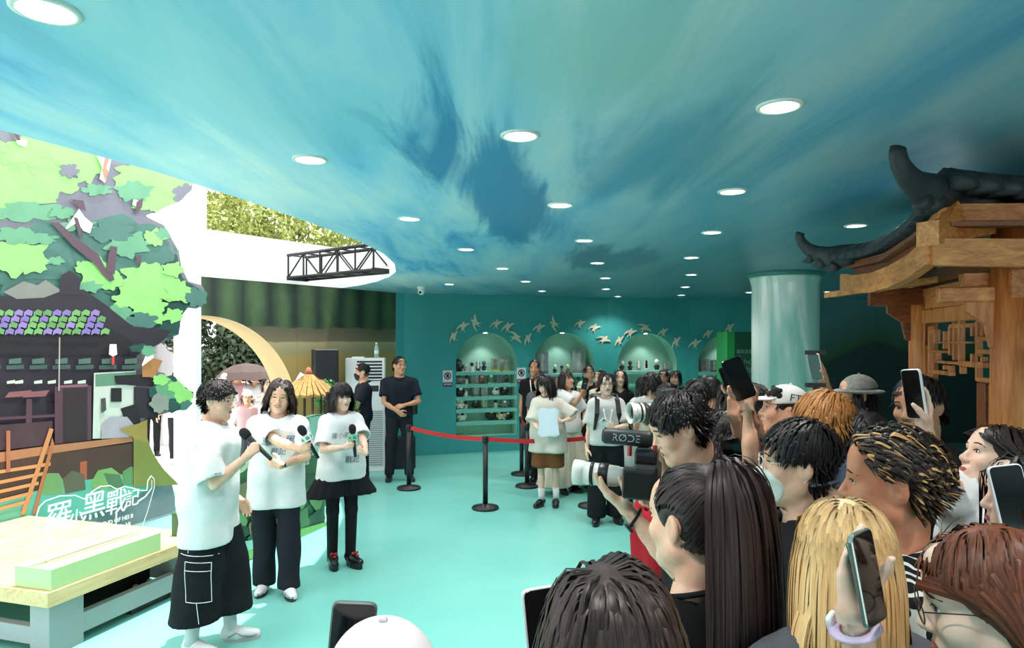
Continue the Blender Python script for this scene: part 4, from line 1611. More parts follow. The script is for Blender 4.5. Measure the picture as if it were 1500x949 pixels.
layout2 = [[('fig', .18, 'black', 'white', .12), ('fig', .18, 'black', 'black', .26), ('std', .17, 'grey', 'white', .42), ('std', .18, 'white', 'black', .54), ('fig', .2, 'black', 'white', .72), ('box', .13, 'black', 'grey', .9)]]
layout3 = [[('box', .22, 'grey', 'black', .15), ('box', .2, 'black', 'white', .32), ('fig', .2, 'grey', 'black', .48)], [('fig', .17, 'black', 'white', .15), ('std', .18, 'white', 'black', .35), ('plush', .17, 'white', 'grey', .52)]]
KN = {'plush': 'soft toy', 'fig': 'figurine', 'box': 'toy in a clear fronted box', 'std': 'acrylic cutout'}
for ni, lay_ in enumerate((layout0, layout1, layout2, layout3)):
    q = niche_info[ni]
    for si, row in enumerate(lay_):
        for k, (kd, h, c1, c2, fr) in enumerate(row):
            h = h * 1.15
            o = plush(h, c1, c2) if kd == 'plush' else figurine(h, c1, c2) if kd == 'fig' else boxed(h * (.62 if h < .3 else .5), h, c1, c2) if kd == 'box' else standee(h * .6, h, c1, c2)
            u = q['u0'] + (q['u1'] - q['u0']) * fr
            o.location = q['fn'](u, q['shelves'][si] + .0005, .17 + gr.uniform(-.01, .04))
            o.rotation_euler = (0, 0, math.atan2(q['e'][1], q['e'][0]) + gr.uniform(-.2, .2))
            o['label'] = '%s %s, %s from left, %s shelf, %s arch' % (c1, KN[kd], ORD[k], SHN[si], NN[ni])
            o['group'] = 'goods in the display arches'

# ------------------------------------------------------------------ rope stanchions
MST = M('stanchion_black', (28, 28, 30), 0.42, 0.08, 10)


def stanchion(px, py, lab):
    c = floor_pt(px, py)
    o = thing('barrier_post', lab, 'barrier post', (c[0], c[1], 0), group='black barrier posts')
    b = MB()
    b.smooth = True
    b.lathe([(.155, 0), (.16, .012), (.15, .03), (.05, .045), (.032, .06)], n=28)
    b.build('base', MST, o)
    b = MB()
    b.smooth = True
    b.lathe([(.03, .05), (.03, .77)], n=16)
    b.build('post', MST, o)
    b = MB()
    b.smooth = True
    b.lathe([(.03, .77), (.037, .775), (.037, .84), (.03, .85), (.001, .852)], n=16)
    b.build('belt_head', M('black_plastic', (16, 16, 18)), o)
    return np.array([c[0], c[1], .81])


pA = stanchion(599, 716, 'black barrier post in front of the standing guard, left end of the red belt')
pB = stanchion(711, 745, 'black barrier post in the middle of the red belt, nearest the camera')
pC = stanchion(772, 713, 'black barrier post just left of the woman holding papers')
pD = stanchion(764, 695, 'black barrier post at the feet of the young man with a lanyard')
pE = stanchion(866, 742, 'black barrier post hidden behind the woman with the backpack, right end of the belt')
MRED = M('red_belt', (200, 30, 36), 0.6, 0.06, 20)


def belt(a, b_, lab):
    a, b_ = np.array(a), np.array(b_)
    d = unit((b_ - a) * np.array([1, 1, 0]))
    pts = [a + d * .037 + (b_ - a - 2 * d * .037) * t + np.array([0, 0, -.03 * 4 * t * (1 - t)]) for t in np.linspace(0, 1, 9)]
    m = MB()
    m.beam(pts, 0.004, 0.05)
    o = m.build('barrier_belt', MRED)
    tag(o, lab, 'belt', 'red barrier belts')


belt(pA, pB, 'red belt from the post by the guard to the middle post')
belt(pB, pE, 'red belt from the middle post past the woman with papers')
belt(pD, pC, 'short red belt between the two posts by the young man with a lanyard')

# ------------------------------------------------------------------ wooden pavilion (right)
F0 = np.array([1.72, 2.8])
E1 = np.array([0.2537, 0.9673])
E2 = np.array([0.9673, -0.2537])
pf = lambda a, b_, z: np.array([F0[0] + E1[0] * a + E2[0] * b_, F0[1] + E1[1] * a + E2[1] * b_, z])
pav = thing('wooden_pavilion', 'carved wooden pavilion with upturned dark tiled eaves on the right', 'pavilion', (0, 0, 0))
W1 = wood('honey_wood', (232, 164, 96), (186, 108, 52), 0, 1.3)
W1z = wood('honey_wood_upright', (226, 150, 84), (178, 100, 46), 2, 1.1)
W1y = wood('honey_wood_deep', (228, 156, 90), (180, 104, 50), 1, 1.3)
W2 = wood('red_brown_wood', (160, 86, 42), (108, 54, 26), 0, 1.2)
LEN = 1.66


def eave(prof, off, h, w, name, mat, axis):
    """prof [(a, ztop)] along an eave; off = inset from the eave line"""
    pts = [(pf(a, off, z - h / 2) if axis == 1 else pf(off, a, z - h / 2)) for a, z in prof]
    b = MB()
    b.beam(pts, w, h, tops=True)
    return b.build(name, mat, pav)


left_low = [(0, 2.37), (.25, 2.335), (.55, 2.318), (.9, 2.318), (1.25, 2.34), (1.5, 2.366), (LEN, 2.385)]
right_low = [(0, 2.37), (.4, 2.352), (.9, 2.345), (1.6, 2.35), (2.2, 2.38)]
eave(left_low, 0.0, .105, .045, 'eave_board', W1y, 1)
eave(right_low, 0.0, .11, .045, 'eave_board', W1, 2)
left_up = [(.08, 2.53), (.3, 2.485), (.6, 2.45), (1.0, 2.435), (1.35, 2.45), (LEN - .02, 2.475)]
right_up = [(.14, 2.525), (.5, 2.51), (1.0, 2.505), (1.6, 2.51), (2.1, 2.53)]
eave(left_up, 0.10, .085, .06, 'upper_eave_board', W1y, 1)
eave(right_up, 0.12, .07, .06, 'upper_eave_board', W1, 2)
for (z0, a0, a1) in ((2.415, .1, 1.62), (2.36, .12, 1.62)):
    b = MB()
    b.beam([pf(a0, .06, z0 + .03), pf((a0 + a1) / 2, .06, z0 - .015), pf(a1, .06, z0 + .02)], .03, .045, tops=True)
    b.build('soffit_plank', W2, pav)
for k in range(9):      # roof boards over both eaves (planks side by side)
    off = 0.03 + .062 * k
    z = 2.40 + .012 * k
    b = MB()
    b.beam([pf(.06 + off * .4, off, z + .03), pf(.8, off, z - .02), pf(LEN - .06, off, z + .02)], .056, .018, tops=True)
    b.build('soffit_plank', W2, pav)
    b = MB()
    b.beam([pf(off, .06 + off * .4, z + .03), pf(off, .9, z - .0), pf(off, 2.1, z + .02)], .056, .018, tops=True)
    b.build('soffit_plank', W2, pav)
b = MB()
b.beam([pf(-.02, -.02, 2.39), pf(.3, .3, 2.47)], .09, .1, tops=True)
b.build('hip_rafter', W1, pav)
b = MB()
b.beam([pf(.03, .03, 2.36), pf(.1, .12, 2.52)], .05, .05)
b.build('corner_block', W1, pav)
b = MB()
b.beam([pf(LEN + .02, -.1, 2.25), pf(LEN - .1, .02, 2.262), pf(LEN - .5, .42, 2.30)], .045, .035, tops=True)
b.build('rafter_tail', W1, pav)
# inner beams
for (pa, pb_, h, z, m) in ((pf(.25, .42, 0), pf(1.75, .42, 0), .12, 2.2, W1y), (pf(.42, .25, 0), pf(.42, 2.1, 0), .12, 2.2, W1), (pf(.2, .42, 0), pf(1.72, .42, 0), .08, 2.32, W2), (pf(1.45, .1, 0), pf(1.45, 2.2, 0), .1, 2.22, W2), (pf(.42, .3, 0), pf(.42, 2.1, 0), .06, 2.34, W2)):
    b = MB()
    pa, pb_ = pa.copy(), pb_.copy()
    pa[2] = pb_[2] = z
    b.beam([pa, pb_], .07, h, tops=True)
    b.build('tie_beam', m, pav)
colF, colL = np.array([2.235, 3.03]), np.array([2.5, 4.15])
for (c, r) in ((colF, .098), (colL, .08), (colF + E2 * 1.5, .095), (colL + E2 * 1.5, .08)):
    b = MB()
    b.smooth = True
    b.lathe([(r * 1.02, 0), (r, .4), (r * .98, 1.6), (r * .94, 2.5)], (c[0], c[1], 0), 24)
    b.build('column', W1z, pav)
    b = MB()
    b.smooth = True
    b.lathe([(r * 1.5, 0), (r * 1.6, .05), (r * 1.35, .12), (r * 1.1, .14)], (c[0], c[1], 0), 24)
    b.build('column_base', M('stone_base', (132, 128, 120), 0.8, 0.1, 20, 0.2), pav)
# bracket arms by the columns
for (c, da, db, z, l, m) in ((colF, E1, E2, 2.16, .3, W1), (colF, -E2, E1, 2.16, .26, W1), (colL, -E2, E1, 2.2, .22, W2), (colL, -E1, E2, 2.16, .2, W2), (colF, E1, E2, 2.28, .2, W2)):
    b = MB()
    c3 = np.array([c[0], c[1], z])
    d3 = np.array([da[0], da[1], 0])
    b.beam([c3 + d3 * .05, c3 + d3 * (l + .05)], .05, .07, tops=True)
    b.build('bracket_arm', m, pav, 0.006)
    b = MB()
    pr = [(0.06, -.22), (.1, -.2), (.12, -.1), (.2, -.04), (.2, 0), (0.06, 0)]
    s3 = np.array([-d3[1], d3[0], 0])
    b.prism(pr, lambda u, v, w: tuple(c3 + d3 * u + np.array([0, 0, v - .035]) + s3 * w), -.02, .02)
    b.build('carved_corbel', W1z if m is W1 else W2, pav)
b = MB()
qq = np.array([colF[0], colF[1], 2.14])
b.beam([qq + np.array([.02, -.1, 0]), qq + np.array([.06, -.1, 0])], .01, .05, tops=True)
b.build('mortise', M('mortise_shade', (40, 20, 14), 0.8), pav)  # dark block painted in place of the shaded square hole
# lattice between the two columns
la = colL + unit(colF - colL) * .09
lb_ = colF - unit(colF - colL) * .105
lat = lambda u, v: np.array([la[0] + (lb_[0] - la[0]) * u, la[1] + (lb_[1] - la[1]) * u, 2.07 + (1.755 - 2.07) * v])


def lbar(u0, v0, u1, v1, w=.022, name='lattice_bar', mat=None, dep=.03):
    p, q = lat(u0, v0), lat(u1, v1)
    b = MB()
    vert = abs(u0 - u1) < 1e-6
    ex = unit((lb_ - la))
    ex = np.array([ex[0], ex[1], 0])
    ey = np.array([-ex[1], ex[0], 0])
    if vert:
        a_, c_ = p - ex * w / 2, q + ex * w / 2
    else:
        a_, c_ = p + np.array([0, 0, w / 2]), q - np.array([0, 0, w / 2])
    z0, z1 = min(a_[2], c_[2]), max(a_[2], c_[2])
    A_, B_ = np.array([a_[0], a_[1], 0]), np.array([c_[0], c_[1], 0])
    vs = []
    for z in (z0, z1):
        for (pp, s) in ((A_, -1), (B_, -1), (B_, 1), (A_, 1)):
            t_ = pp + ey * s * dep / 2
            vs.append((t_[0], t_[1], z))
    b._add(vs, [(3, 2, 1, 0), (4, 5, 6, 7), (0, 1, 5, 4), (1, 2, 6, 5), (2, 3, 7, 6), (3, 0, 4, 7)])
    return b.build(name, mat or W1z, pav, 0.003)


for (u0, v0, u1, v1) in [(.04, 0, 1, 0), (.04, 0, .04, 1.0), (.5, 0, .5, .78), (.04, .2, .16, .2), (.14, .2, .14, .42), (.14, .42, .66, .38), (.28, .2, .28, .52), (.36, .12, .36, .62), (.36, .12, .72, .12), (.42, .05, .42, .7),
                         (.66, .3, .66, .12), (.72, .06, .72, .62), (.78, .1, .78, .3), (.92, .08, .92, .32), (.7, .34, .94, .34), (.92, .1, 1, .1), (.04, .58, .36, .55), (.16, .58, .16, .78), (.16, .76, .5, .74), (.5, .74, .8, .76),
                         (.66, .58, .66, .74), (.72, .54, 1, .54), (.94, .54, .94, .8), (.04, .94, .38, .94), (.36, .8, .36, .98), (.28, .8, .28, .88), (.52, .8, .52, .92), (.72, .78, .72, 1.0), (.72, .98, 1, .98), (.78, .62, .78, .7)]:
    lbar(u0, v0, u1, v1)
lbar(-.02, -.04, -.02, 6.5, .05, 'window_post', W1z, .05)
lbar(.78, 1.03, .78, 6.5, .1, 'side_plank', W2, .03)
lbar(.92, 1.03, .92, 6.5, .1, 'side_plank', W1z, .03)
lbar(-.05, -.12, 1.05, -.12, .1, 'lintel', W1z, .06)
lbar(-.05, -.34, 1.05, -.34, .09, 'lintel', W2, .06)
# dark tiled ridges and curled tips
MTILE = M('dark_roof_clay', (50, 54, 58), 0.55, 0.25, 14, 0.5)
g = random.Random(8)


def ridge(path, n, w):
    pts = [np.array(p) for p in path]
    cum = np.concatenate([[0], np.cumsum([np.linalg.norm(pts[i + 1] - pts[i]) for i in range(len(pts) - 1)])])
    for k in range(n):
        s = cum[-1] * (k + .5) / n
        i = min(int(np.searchsorted(cum, s)) - 1, len(pts) - 2)
        f = (s - cum[i]) / (cum[i + 1] - cum[i])
        p = pts[i] * (1 - f) + pts[i + 1] * f
        t_ = unit(pts[i + 1] - pts[i])
        hl = cum[-1] / n * .62
        b = MB()
        b.smooth = True
        a_ = np.cross(t_, [0, 0, 1.0])
        ring_ = []
        sec = [(-w, -.03), (-w * .9, .01), (-w * .45, .045), (0, .058), (w * .45, .045), (w * .9, .01), (w, -.03)]
        for sgn, lift, sc_ in ((-1, 0.0, 1.06), (1, 0.008, .96)):
            for (u, v) in sec:
                ring_.append(p + t_ * sgn * hl + a_ * u * sc_ + np.array([0, 0, v * sc_ + lift + g.uniform(-.002, .002)]))
        m_ = len(sec)
        b._add(ring_, [(j, j + 1, m_ + j + 1, m_ + j) for j in range(m_ - 1)] + [(m_ - 1, 0, m_, 2 * m_ - 1), tuple(range(m_ - 1, -1, -1)), tuple(range(m_, 2 * m_))])
        b.build('ridge_tile', MTILE, pav)


ridge([pf(LEN + .02, -.02, 2.50), pf(1.3, .1, 2.485), pf(.9, .1, 2.475), pf(.5, .1, 2.50), pf(.2, .1, 2.56), pf(.04, .08, 2.60)], 17, .075)
ridge([pf(.02, .06, 2.60), pf(.12, .4, 2.565), pf(.12, .9, 2.55), pf(.12, 1.5, 2.55), pf(.12, 2.1, 2.57)], 20, .075)
ridge([pf(LEN - .05, .1, 2.50), pf(LEN - .05, .8, 2.62), pf(LEN - .1, 1.5, 2.68)], 10, .07)
for k in range(13):    # tile rows on the two roof slopes
    b = MB()
    b.smooth = True
    a0 = .12 + k * (LEN - .24) / 12
    b.tube([pf(a0, .1, 2.50 - .03 * math.sin(math.pi * k / 12)), pf(a0 * .6 + .3, .5, 2.62), pf(.75, .8, 2.735)], [.05, .045, .02], 8)
    b.build('roof_tile_row', MTILE, pav)


def curl(path, rad, name, flat=1.0):
    b = MB()
    b.smooth = True
    b.tube(path, rad, 10, up=(0.3, 1, 0.2), flat=flat)
    return b.build(name, MTILE, pav)


dg1 = unit(np.array([E1[0] - E2[0], E1[1] - E2[1], 0]))
Lc = pf(LEN, 0, 0)
q = lambda t_, z: np.array([Lc[0] + dg1[0] * t_, Lc[1] + dg1[1] * t_, z])
curl([q(-.12, 2.50), q(0, 2.50), q(.1, 2.505), q(.19, 2.535), q(.26, 2.575), q(.31, 2.625), q(.33, 2.67), q(.32, 2.695)], [.07, .075, .07, .055, .045, .038, .036, .04], 'curled_tip', .7)
for (t_, z, r_) in ((.05, 2.46, .05), (.14, 2.49, .045), (.22, 2.53, .035)):
    b = MB()
    b.smooth = True
    b.tube([q(t_, z), q(t_ + .03, z - .03), q(t_ + .08, z - .035)], [r_, r_ * .7, .008], 8)
    b.build('scroll_fin', MTILE, pav)
dg2 = unit(np.array([-(E1[0] + E2[0]), -(E1[1] + E2[1]), 0]))
q2 = lambda t_, z: np.array([F0[0] + dg2[0] * t_, F0[1] + dg2[1] * t_, z])
curl([q2(-.16, 2.57), q2(-.06, 2.57), q2(.04, 2.565), q2(.12, 2.58), q2(.18, 2.61), q2(.225, 2.65), q2(.24, 2.69), q2(.235, 2.71)], [.06, .07, .07, .058, .048, .04, .036, .034], 'curled_tip', .7)
for (t_, z, r_) in ((-.02, 2.53, .05), (.06, 2.525, .045)):
    b = MB()
    b.smooth = True
    b.tube([q2(t_, z), q2(t_ + .03, z - .03), q2(t_ + .06, z - .03)], [r_, r_ * .7, .008], 8)
    b.build('scroll_fin', MTILE, pav)
# ------------------------------------------------------------------ people
SKINS = {}


def skin_mat(rgb):
    k = tuple(rgb)
    if k not in SKINS:
        t = NT('skin_%d' % len(SKINS))
        f = t.noise(t.coord('Object', (1, 1, 1)), 22.0, 4.0, 0.6)
        c = lin(rgb)
        red = (c[0] * 0.98, c[1] * 0.80, c[2] * 0.76, 1)
        t.p(Base_Color=t.ramp(f, [(0.35, red), (0.6, c)]), Roughness=0.5)
        t.b.inputs['Specular IOR Level'].default_value = 0.35
        t.b.inputs['Subsurface Weight'].default_value = 0.12
        t.b.inputs['Subsurface Radius'].default_value = (0.012, 0.005, 0.003)
        t.b.inputs['Subsurface Scale'].default_value = 0.6
        SKINS[k] = t.m
    return SKINS[k]


HAIRS = {}


def hair_mat(c1, c2, streak=None, root=None, gloss=0.36):
    k = (tuple(c1), tuple(c2), streak, root)
    if k not in HAIRS:
        t = NT('hair_%d' % len(HAIRS))
        tc = t.n('TexCoord')
        mp = t.n('Mapping', None, Vector=tc.outputs['UV'], Scale=(9.0, 1.6, 1))
        f = t.noise(mp.outputs[0], 1.0, 4.0, 0.7)
        mp2 = t.n('Mapping', None, Vector=tc.outputs['UV'], Scale=(1.3, 0.02, 1))
        f2 = t.noise(mp2.outputs[0], 1.0, 2.0, 0.5)
        col = t.ramp(f, [(0.32, lin(c1)), (0.68, lin(c2))])
        if streak:
            m = t.ramp(f2, [(0.56, (0, 0, 0, 1)), (0.62, (1, 1, 1, 1))])
            col = t.mix(m, col, lin(streak))
        if root:
            uvs = t.n('SeparateXYZ', None, Vector=tc.outputs['UV'])
            m = t.ramp(uvs.outputs[1], [(0.03, (1, 1, 1, 1)), (0.26, (0, 0, 0, 1))])
            col = t.mix(t.math('MULTIPLY', m, 0.75), col, lin(root))
        t.p(Base_Color=col, Roughness=gloss)
        t.b.inputs['Specular IOR Level'].default_value = 0.32
        t.bump(f, 0.3, 0.002)
        HAIRS[k] = t.m
    return HAIRS[k]


def cloth(name, rgb, rough=0.85, pattern=None):
    if name in _MATS:
        return _MATS[name]
    t = NT(name)
    v = t.coord('Object')
    c = lin(rgb)
    f = t.noise(v, 7.0, 4.0, 0.6)
    col = t.ramp(f, [(0.3, tuple(x * 0.9 for x in c[:3]) + (1,)), (0.7, tuple(min(1, x * 1.06 + .002) for x in c[:3]) + (1,))])
    if pattern:
        w = t.n('TexWave', {'wave_type': 'BANDS'}, Vector=v, Scale=pattern[1], Distortion=pattern[2], Detail=2.0)
        w.inputs['Detail Scale'].default_value = 1.2
        col = t.mix(t.ramp(w.outputs['Fac'], [(pattern[3], (0, 0, 0, 1)), (pattern[3] + .03, (1, 1, 1, 1))]), col, lin(pattern[0]))
    t.p(Base_Color=col, Roughness=rough)
    t.b.inputs['Specular IOR Level'].default_value = 0.2
    t.bump(t.noise(v, 16.0, 4.0, 0.6, 0.6), 0.25, 0.01)
    _MATS[name] = t.m
    return t.m


MLIP = M('lip_skin', (176, 96, 92), 0.4, 0.08, 20)
MEYEW = M('eye_white', (226, 222, 218), 0.25, 0.02)
MIRIS = M('eye_iris', (22, 16, 14), 0.1, 0.05)
MBROW = M('brow_hair', (34, 28, 26), 0.7, 0.1)
MTEETH = M('teeth', (236, 232, 224), 0.3, 0.02)
MBLK = M('black_plastic', (16, 16, 18), 0.4)
MGLS = M('black_glass', (14, 14, 16), 0.08, 0.02)


# ---- head: all in head coordinates (face looks to -y, z up, mid-height 0, about .236 tall)
def face_prims(female=False, jaw=1.0):
    w = 0.95 if female else 1.0
    u = 'u'
    ps = [('e', (0, .014, .028), (.074 * w, .094, .09), None, 0, u),
          ('e', (0, -.026, -.03), (.063 * w, .060, .085), None, .03, u),
          ('c', (-.050 * w, .000, -.056), (-.012, -.062, -.100), .024, .019, .03, u),
          ('c', (.050 * w, .000, -.056), (.012, -.062, -.100), .024, .019, .03, u),
          ('e', (0, -.066, -.101), (.020 * jaw, .018, .016), None, .02, u),
          ('e', (-.040 * w, -.056, -.026), (.026, .026, .024), None, .02, u),
          ('e', (.040 * w, -.056, -.026), (.026, .026, .024), None, .02, u),
          ('c', (-.036, -.075, .024), (.036, -.075, .024), .011, .011, .022, u),
          ('e', (0, -.064, .058), (.05, .024, .036), None, .03, u),
          ('e', (-.031, -.098, .004), (.017, .012, .011), None, .012, 's'),
          ('e', (.031, -.098, .004), (.017, .012, .011), None, .012, 's'),
          ('c', (0, -.082, .012), (0, -.101, -.028), .0075, .0115, .014, u),
          ('e', (-.012, -.092, -.033), (.009, .010, .007), None, .008, u),
          ('e', (.012, -.092, -.033), (.009, .010, .007), None, .008, u),
          ('e', (0, -.080, -.062), (.024, .014, .016), None, .016, u),
          ('c', (-.017, -.0945, -.0625), (.017, -.0945, -.0625), .0022, .0022, .006, 's')]
    for s in (-1, 1):
        ps += [('e', (s * .078 * w, .012, -.004), (.010, .020, .031), rot(s * -.45, 0, s * .12), .008, u),
               ('e', (s * .090 * w, .006, -.001), (.009, .010, .017), rot(s * -.45, 0, 0), .004, 's')]
    return ps


def xf(ps, Rm, o, sc):
    """move primitives from head/hand coordinates into the figure"""
    out = []
    for p in ps:
        if p[0] == 'c':
            out.append(('c', o + Rm @ (np.array(p[1]) * sc), o + Rm @ (np.array(p[2]) * sc), p[3] * sc, p[4] * sc, p[5] * sc, p[6]))
        else:
            Re = Rm if p[3] is None else Rm @ np.array(p[3])
            out.append(('e', o + Rm @ (np.array(p[1]) * sc), np.array(p[2]) * sc, Re, p[4] * sc, p[5]))
    return out


_ff = Field((-.1, -.125, -.13), (.1, .0, .13), .0025)
_ff.prims(face_prims())
_FZ = _ff


def surf_y(x, z):
    i = int(round((x - _FZ.lo[0]) / _FZ.h))
    k = int(round((z - _FZ.lo[2]) / _FZ.h))
    col = _FZ.f[i, :, k]
    j = int(np.argmax(col < 0))
    if j == 0:
        return -.08
    a, b_ = col[j - 1], col[j]
    return _FZ.ax[1][j - 1] + _FZ.h * a / (a - b_)


def hand_prims(wr, u, n, left, curl=(0.35, 0.4, 0.3), thumb=0.5, spread=1.0, sc=1.0):
    u = unit(u)
    n = unit(np.asarray(n, float) - u * np.dot(n, u))
    t = np.cross(n, u) if left else np.cross(u, n)
    ps = []
    wr = np.asarray(wr, float)
    for i, (o, L, ro) in enumerate(((.027, .070, .0092), (.009, .079, .0095), (-.009, .073, .0090), (-.026, .057, .0080))):
        kn = wr + (u * (.088 - (.006 if i in (0, 2) else .016 if i == 3 else 0)) + t * o) * sc
        ps.append(('c', wr + (t * o * .55 + u * .008) * sc, kn, .0145 * sc, .0118 * sc, .014 * sc, 'u'))
        a = 0.0
        p = kn
        d0 = unit(u + t * o * 2.2 * spread)
        for j, fr in enumerate((.46, .30, .24)):
            a += curl[j] * (1 + .06 * i)
            d = d0 * math.cos(a) + n * math.sin(a)
            q = p + d * L * fr * sc
            ps.append(('c', p, q, (ro - .0008 * j) * sc, (ro - .0008 * (j + 1)) * sc, (.004 if j else .008) * sc, 'u'))
            p = q
    b0 = wr + (u * .026 + t * .022 + n * .006) * sc
    d1 = unit(u * .55 + t * (.85 - .4 * thumb) + n * (.25 + .7 * thumb))
    d2 = unit(u * .8 + t * (.4 - .45 * thumb) + n * (.2 + .8 * thumb))
    d3 = unit(u * .9 + t * (.15 - .6 * thumb) + n * (.2 + .7 * thumb))
    p1 = b0 + d1 * .044 * sc
    p2 = p1 + d2 * .034 * sc
    p3 = p2 + d3 * .026 * sc
    ps += [('c', b0, p1, .0155 * sc, .0125 * sc, .012 * sc, 'u'), ('c', p1, p2, .0118 * sc, .0108 * sc, .005 * sc, 'u'), ('c', p2, p3, .0104 * sc, .008 * sc, .004 * sc, 'u')]
    return ps, t


def ik(S, W, l1, l2, pole):
    d = W - S
    D = np.linalg.norm(d)
    if D > (l1 + l2) * .995:
        W = S + d / D * (l1 + l2) * .995
        D = (l1 + l2) * .995
        d = W - S
    a = (l1 * l1 - l2 * l2 + D * D) / (2 * D)
    h = math.sqrt(max(l1 * l1 - a * a, 0))
    e = d / D
    p = np.asarray(pole, float)
    p = p - e * np.dot(p, e)
    return S + e * a + unit(p) * h, W


CIRC = np.array([.081, .101, .094])
CCEN = np.array([0, .013, .028])


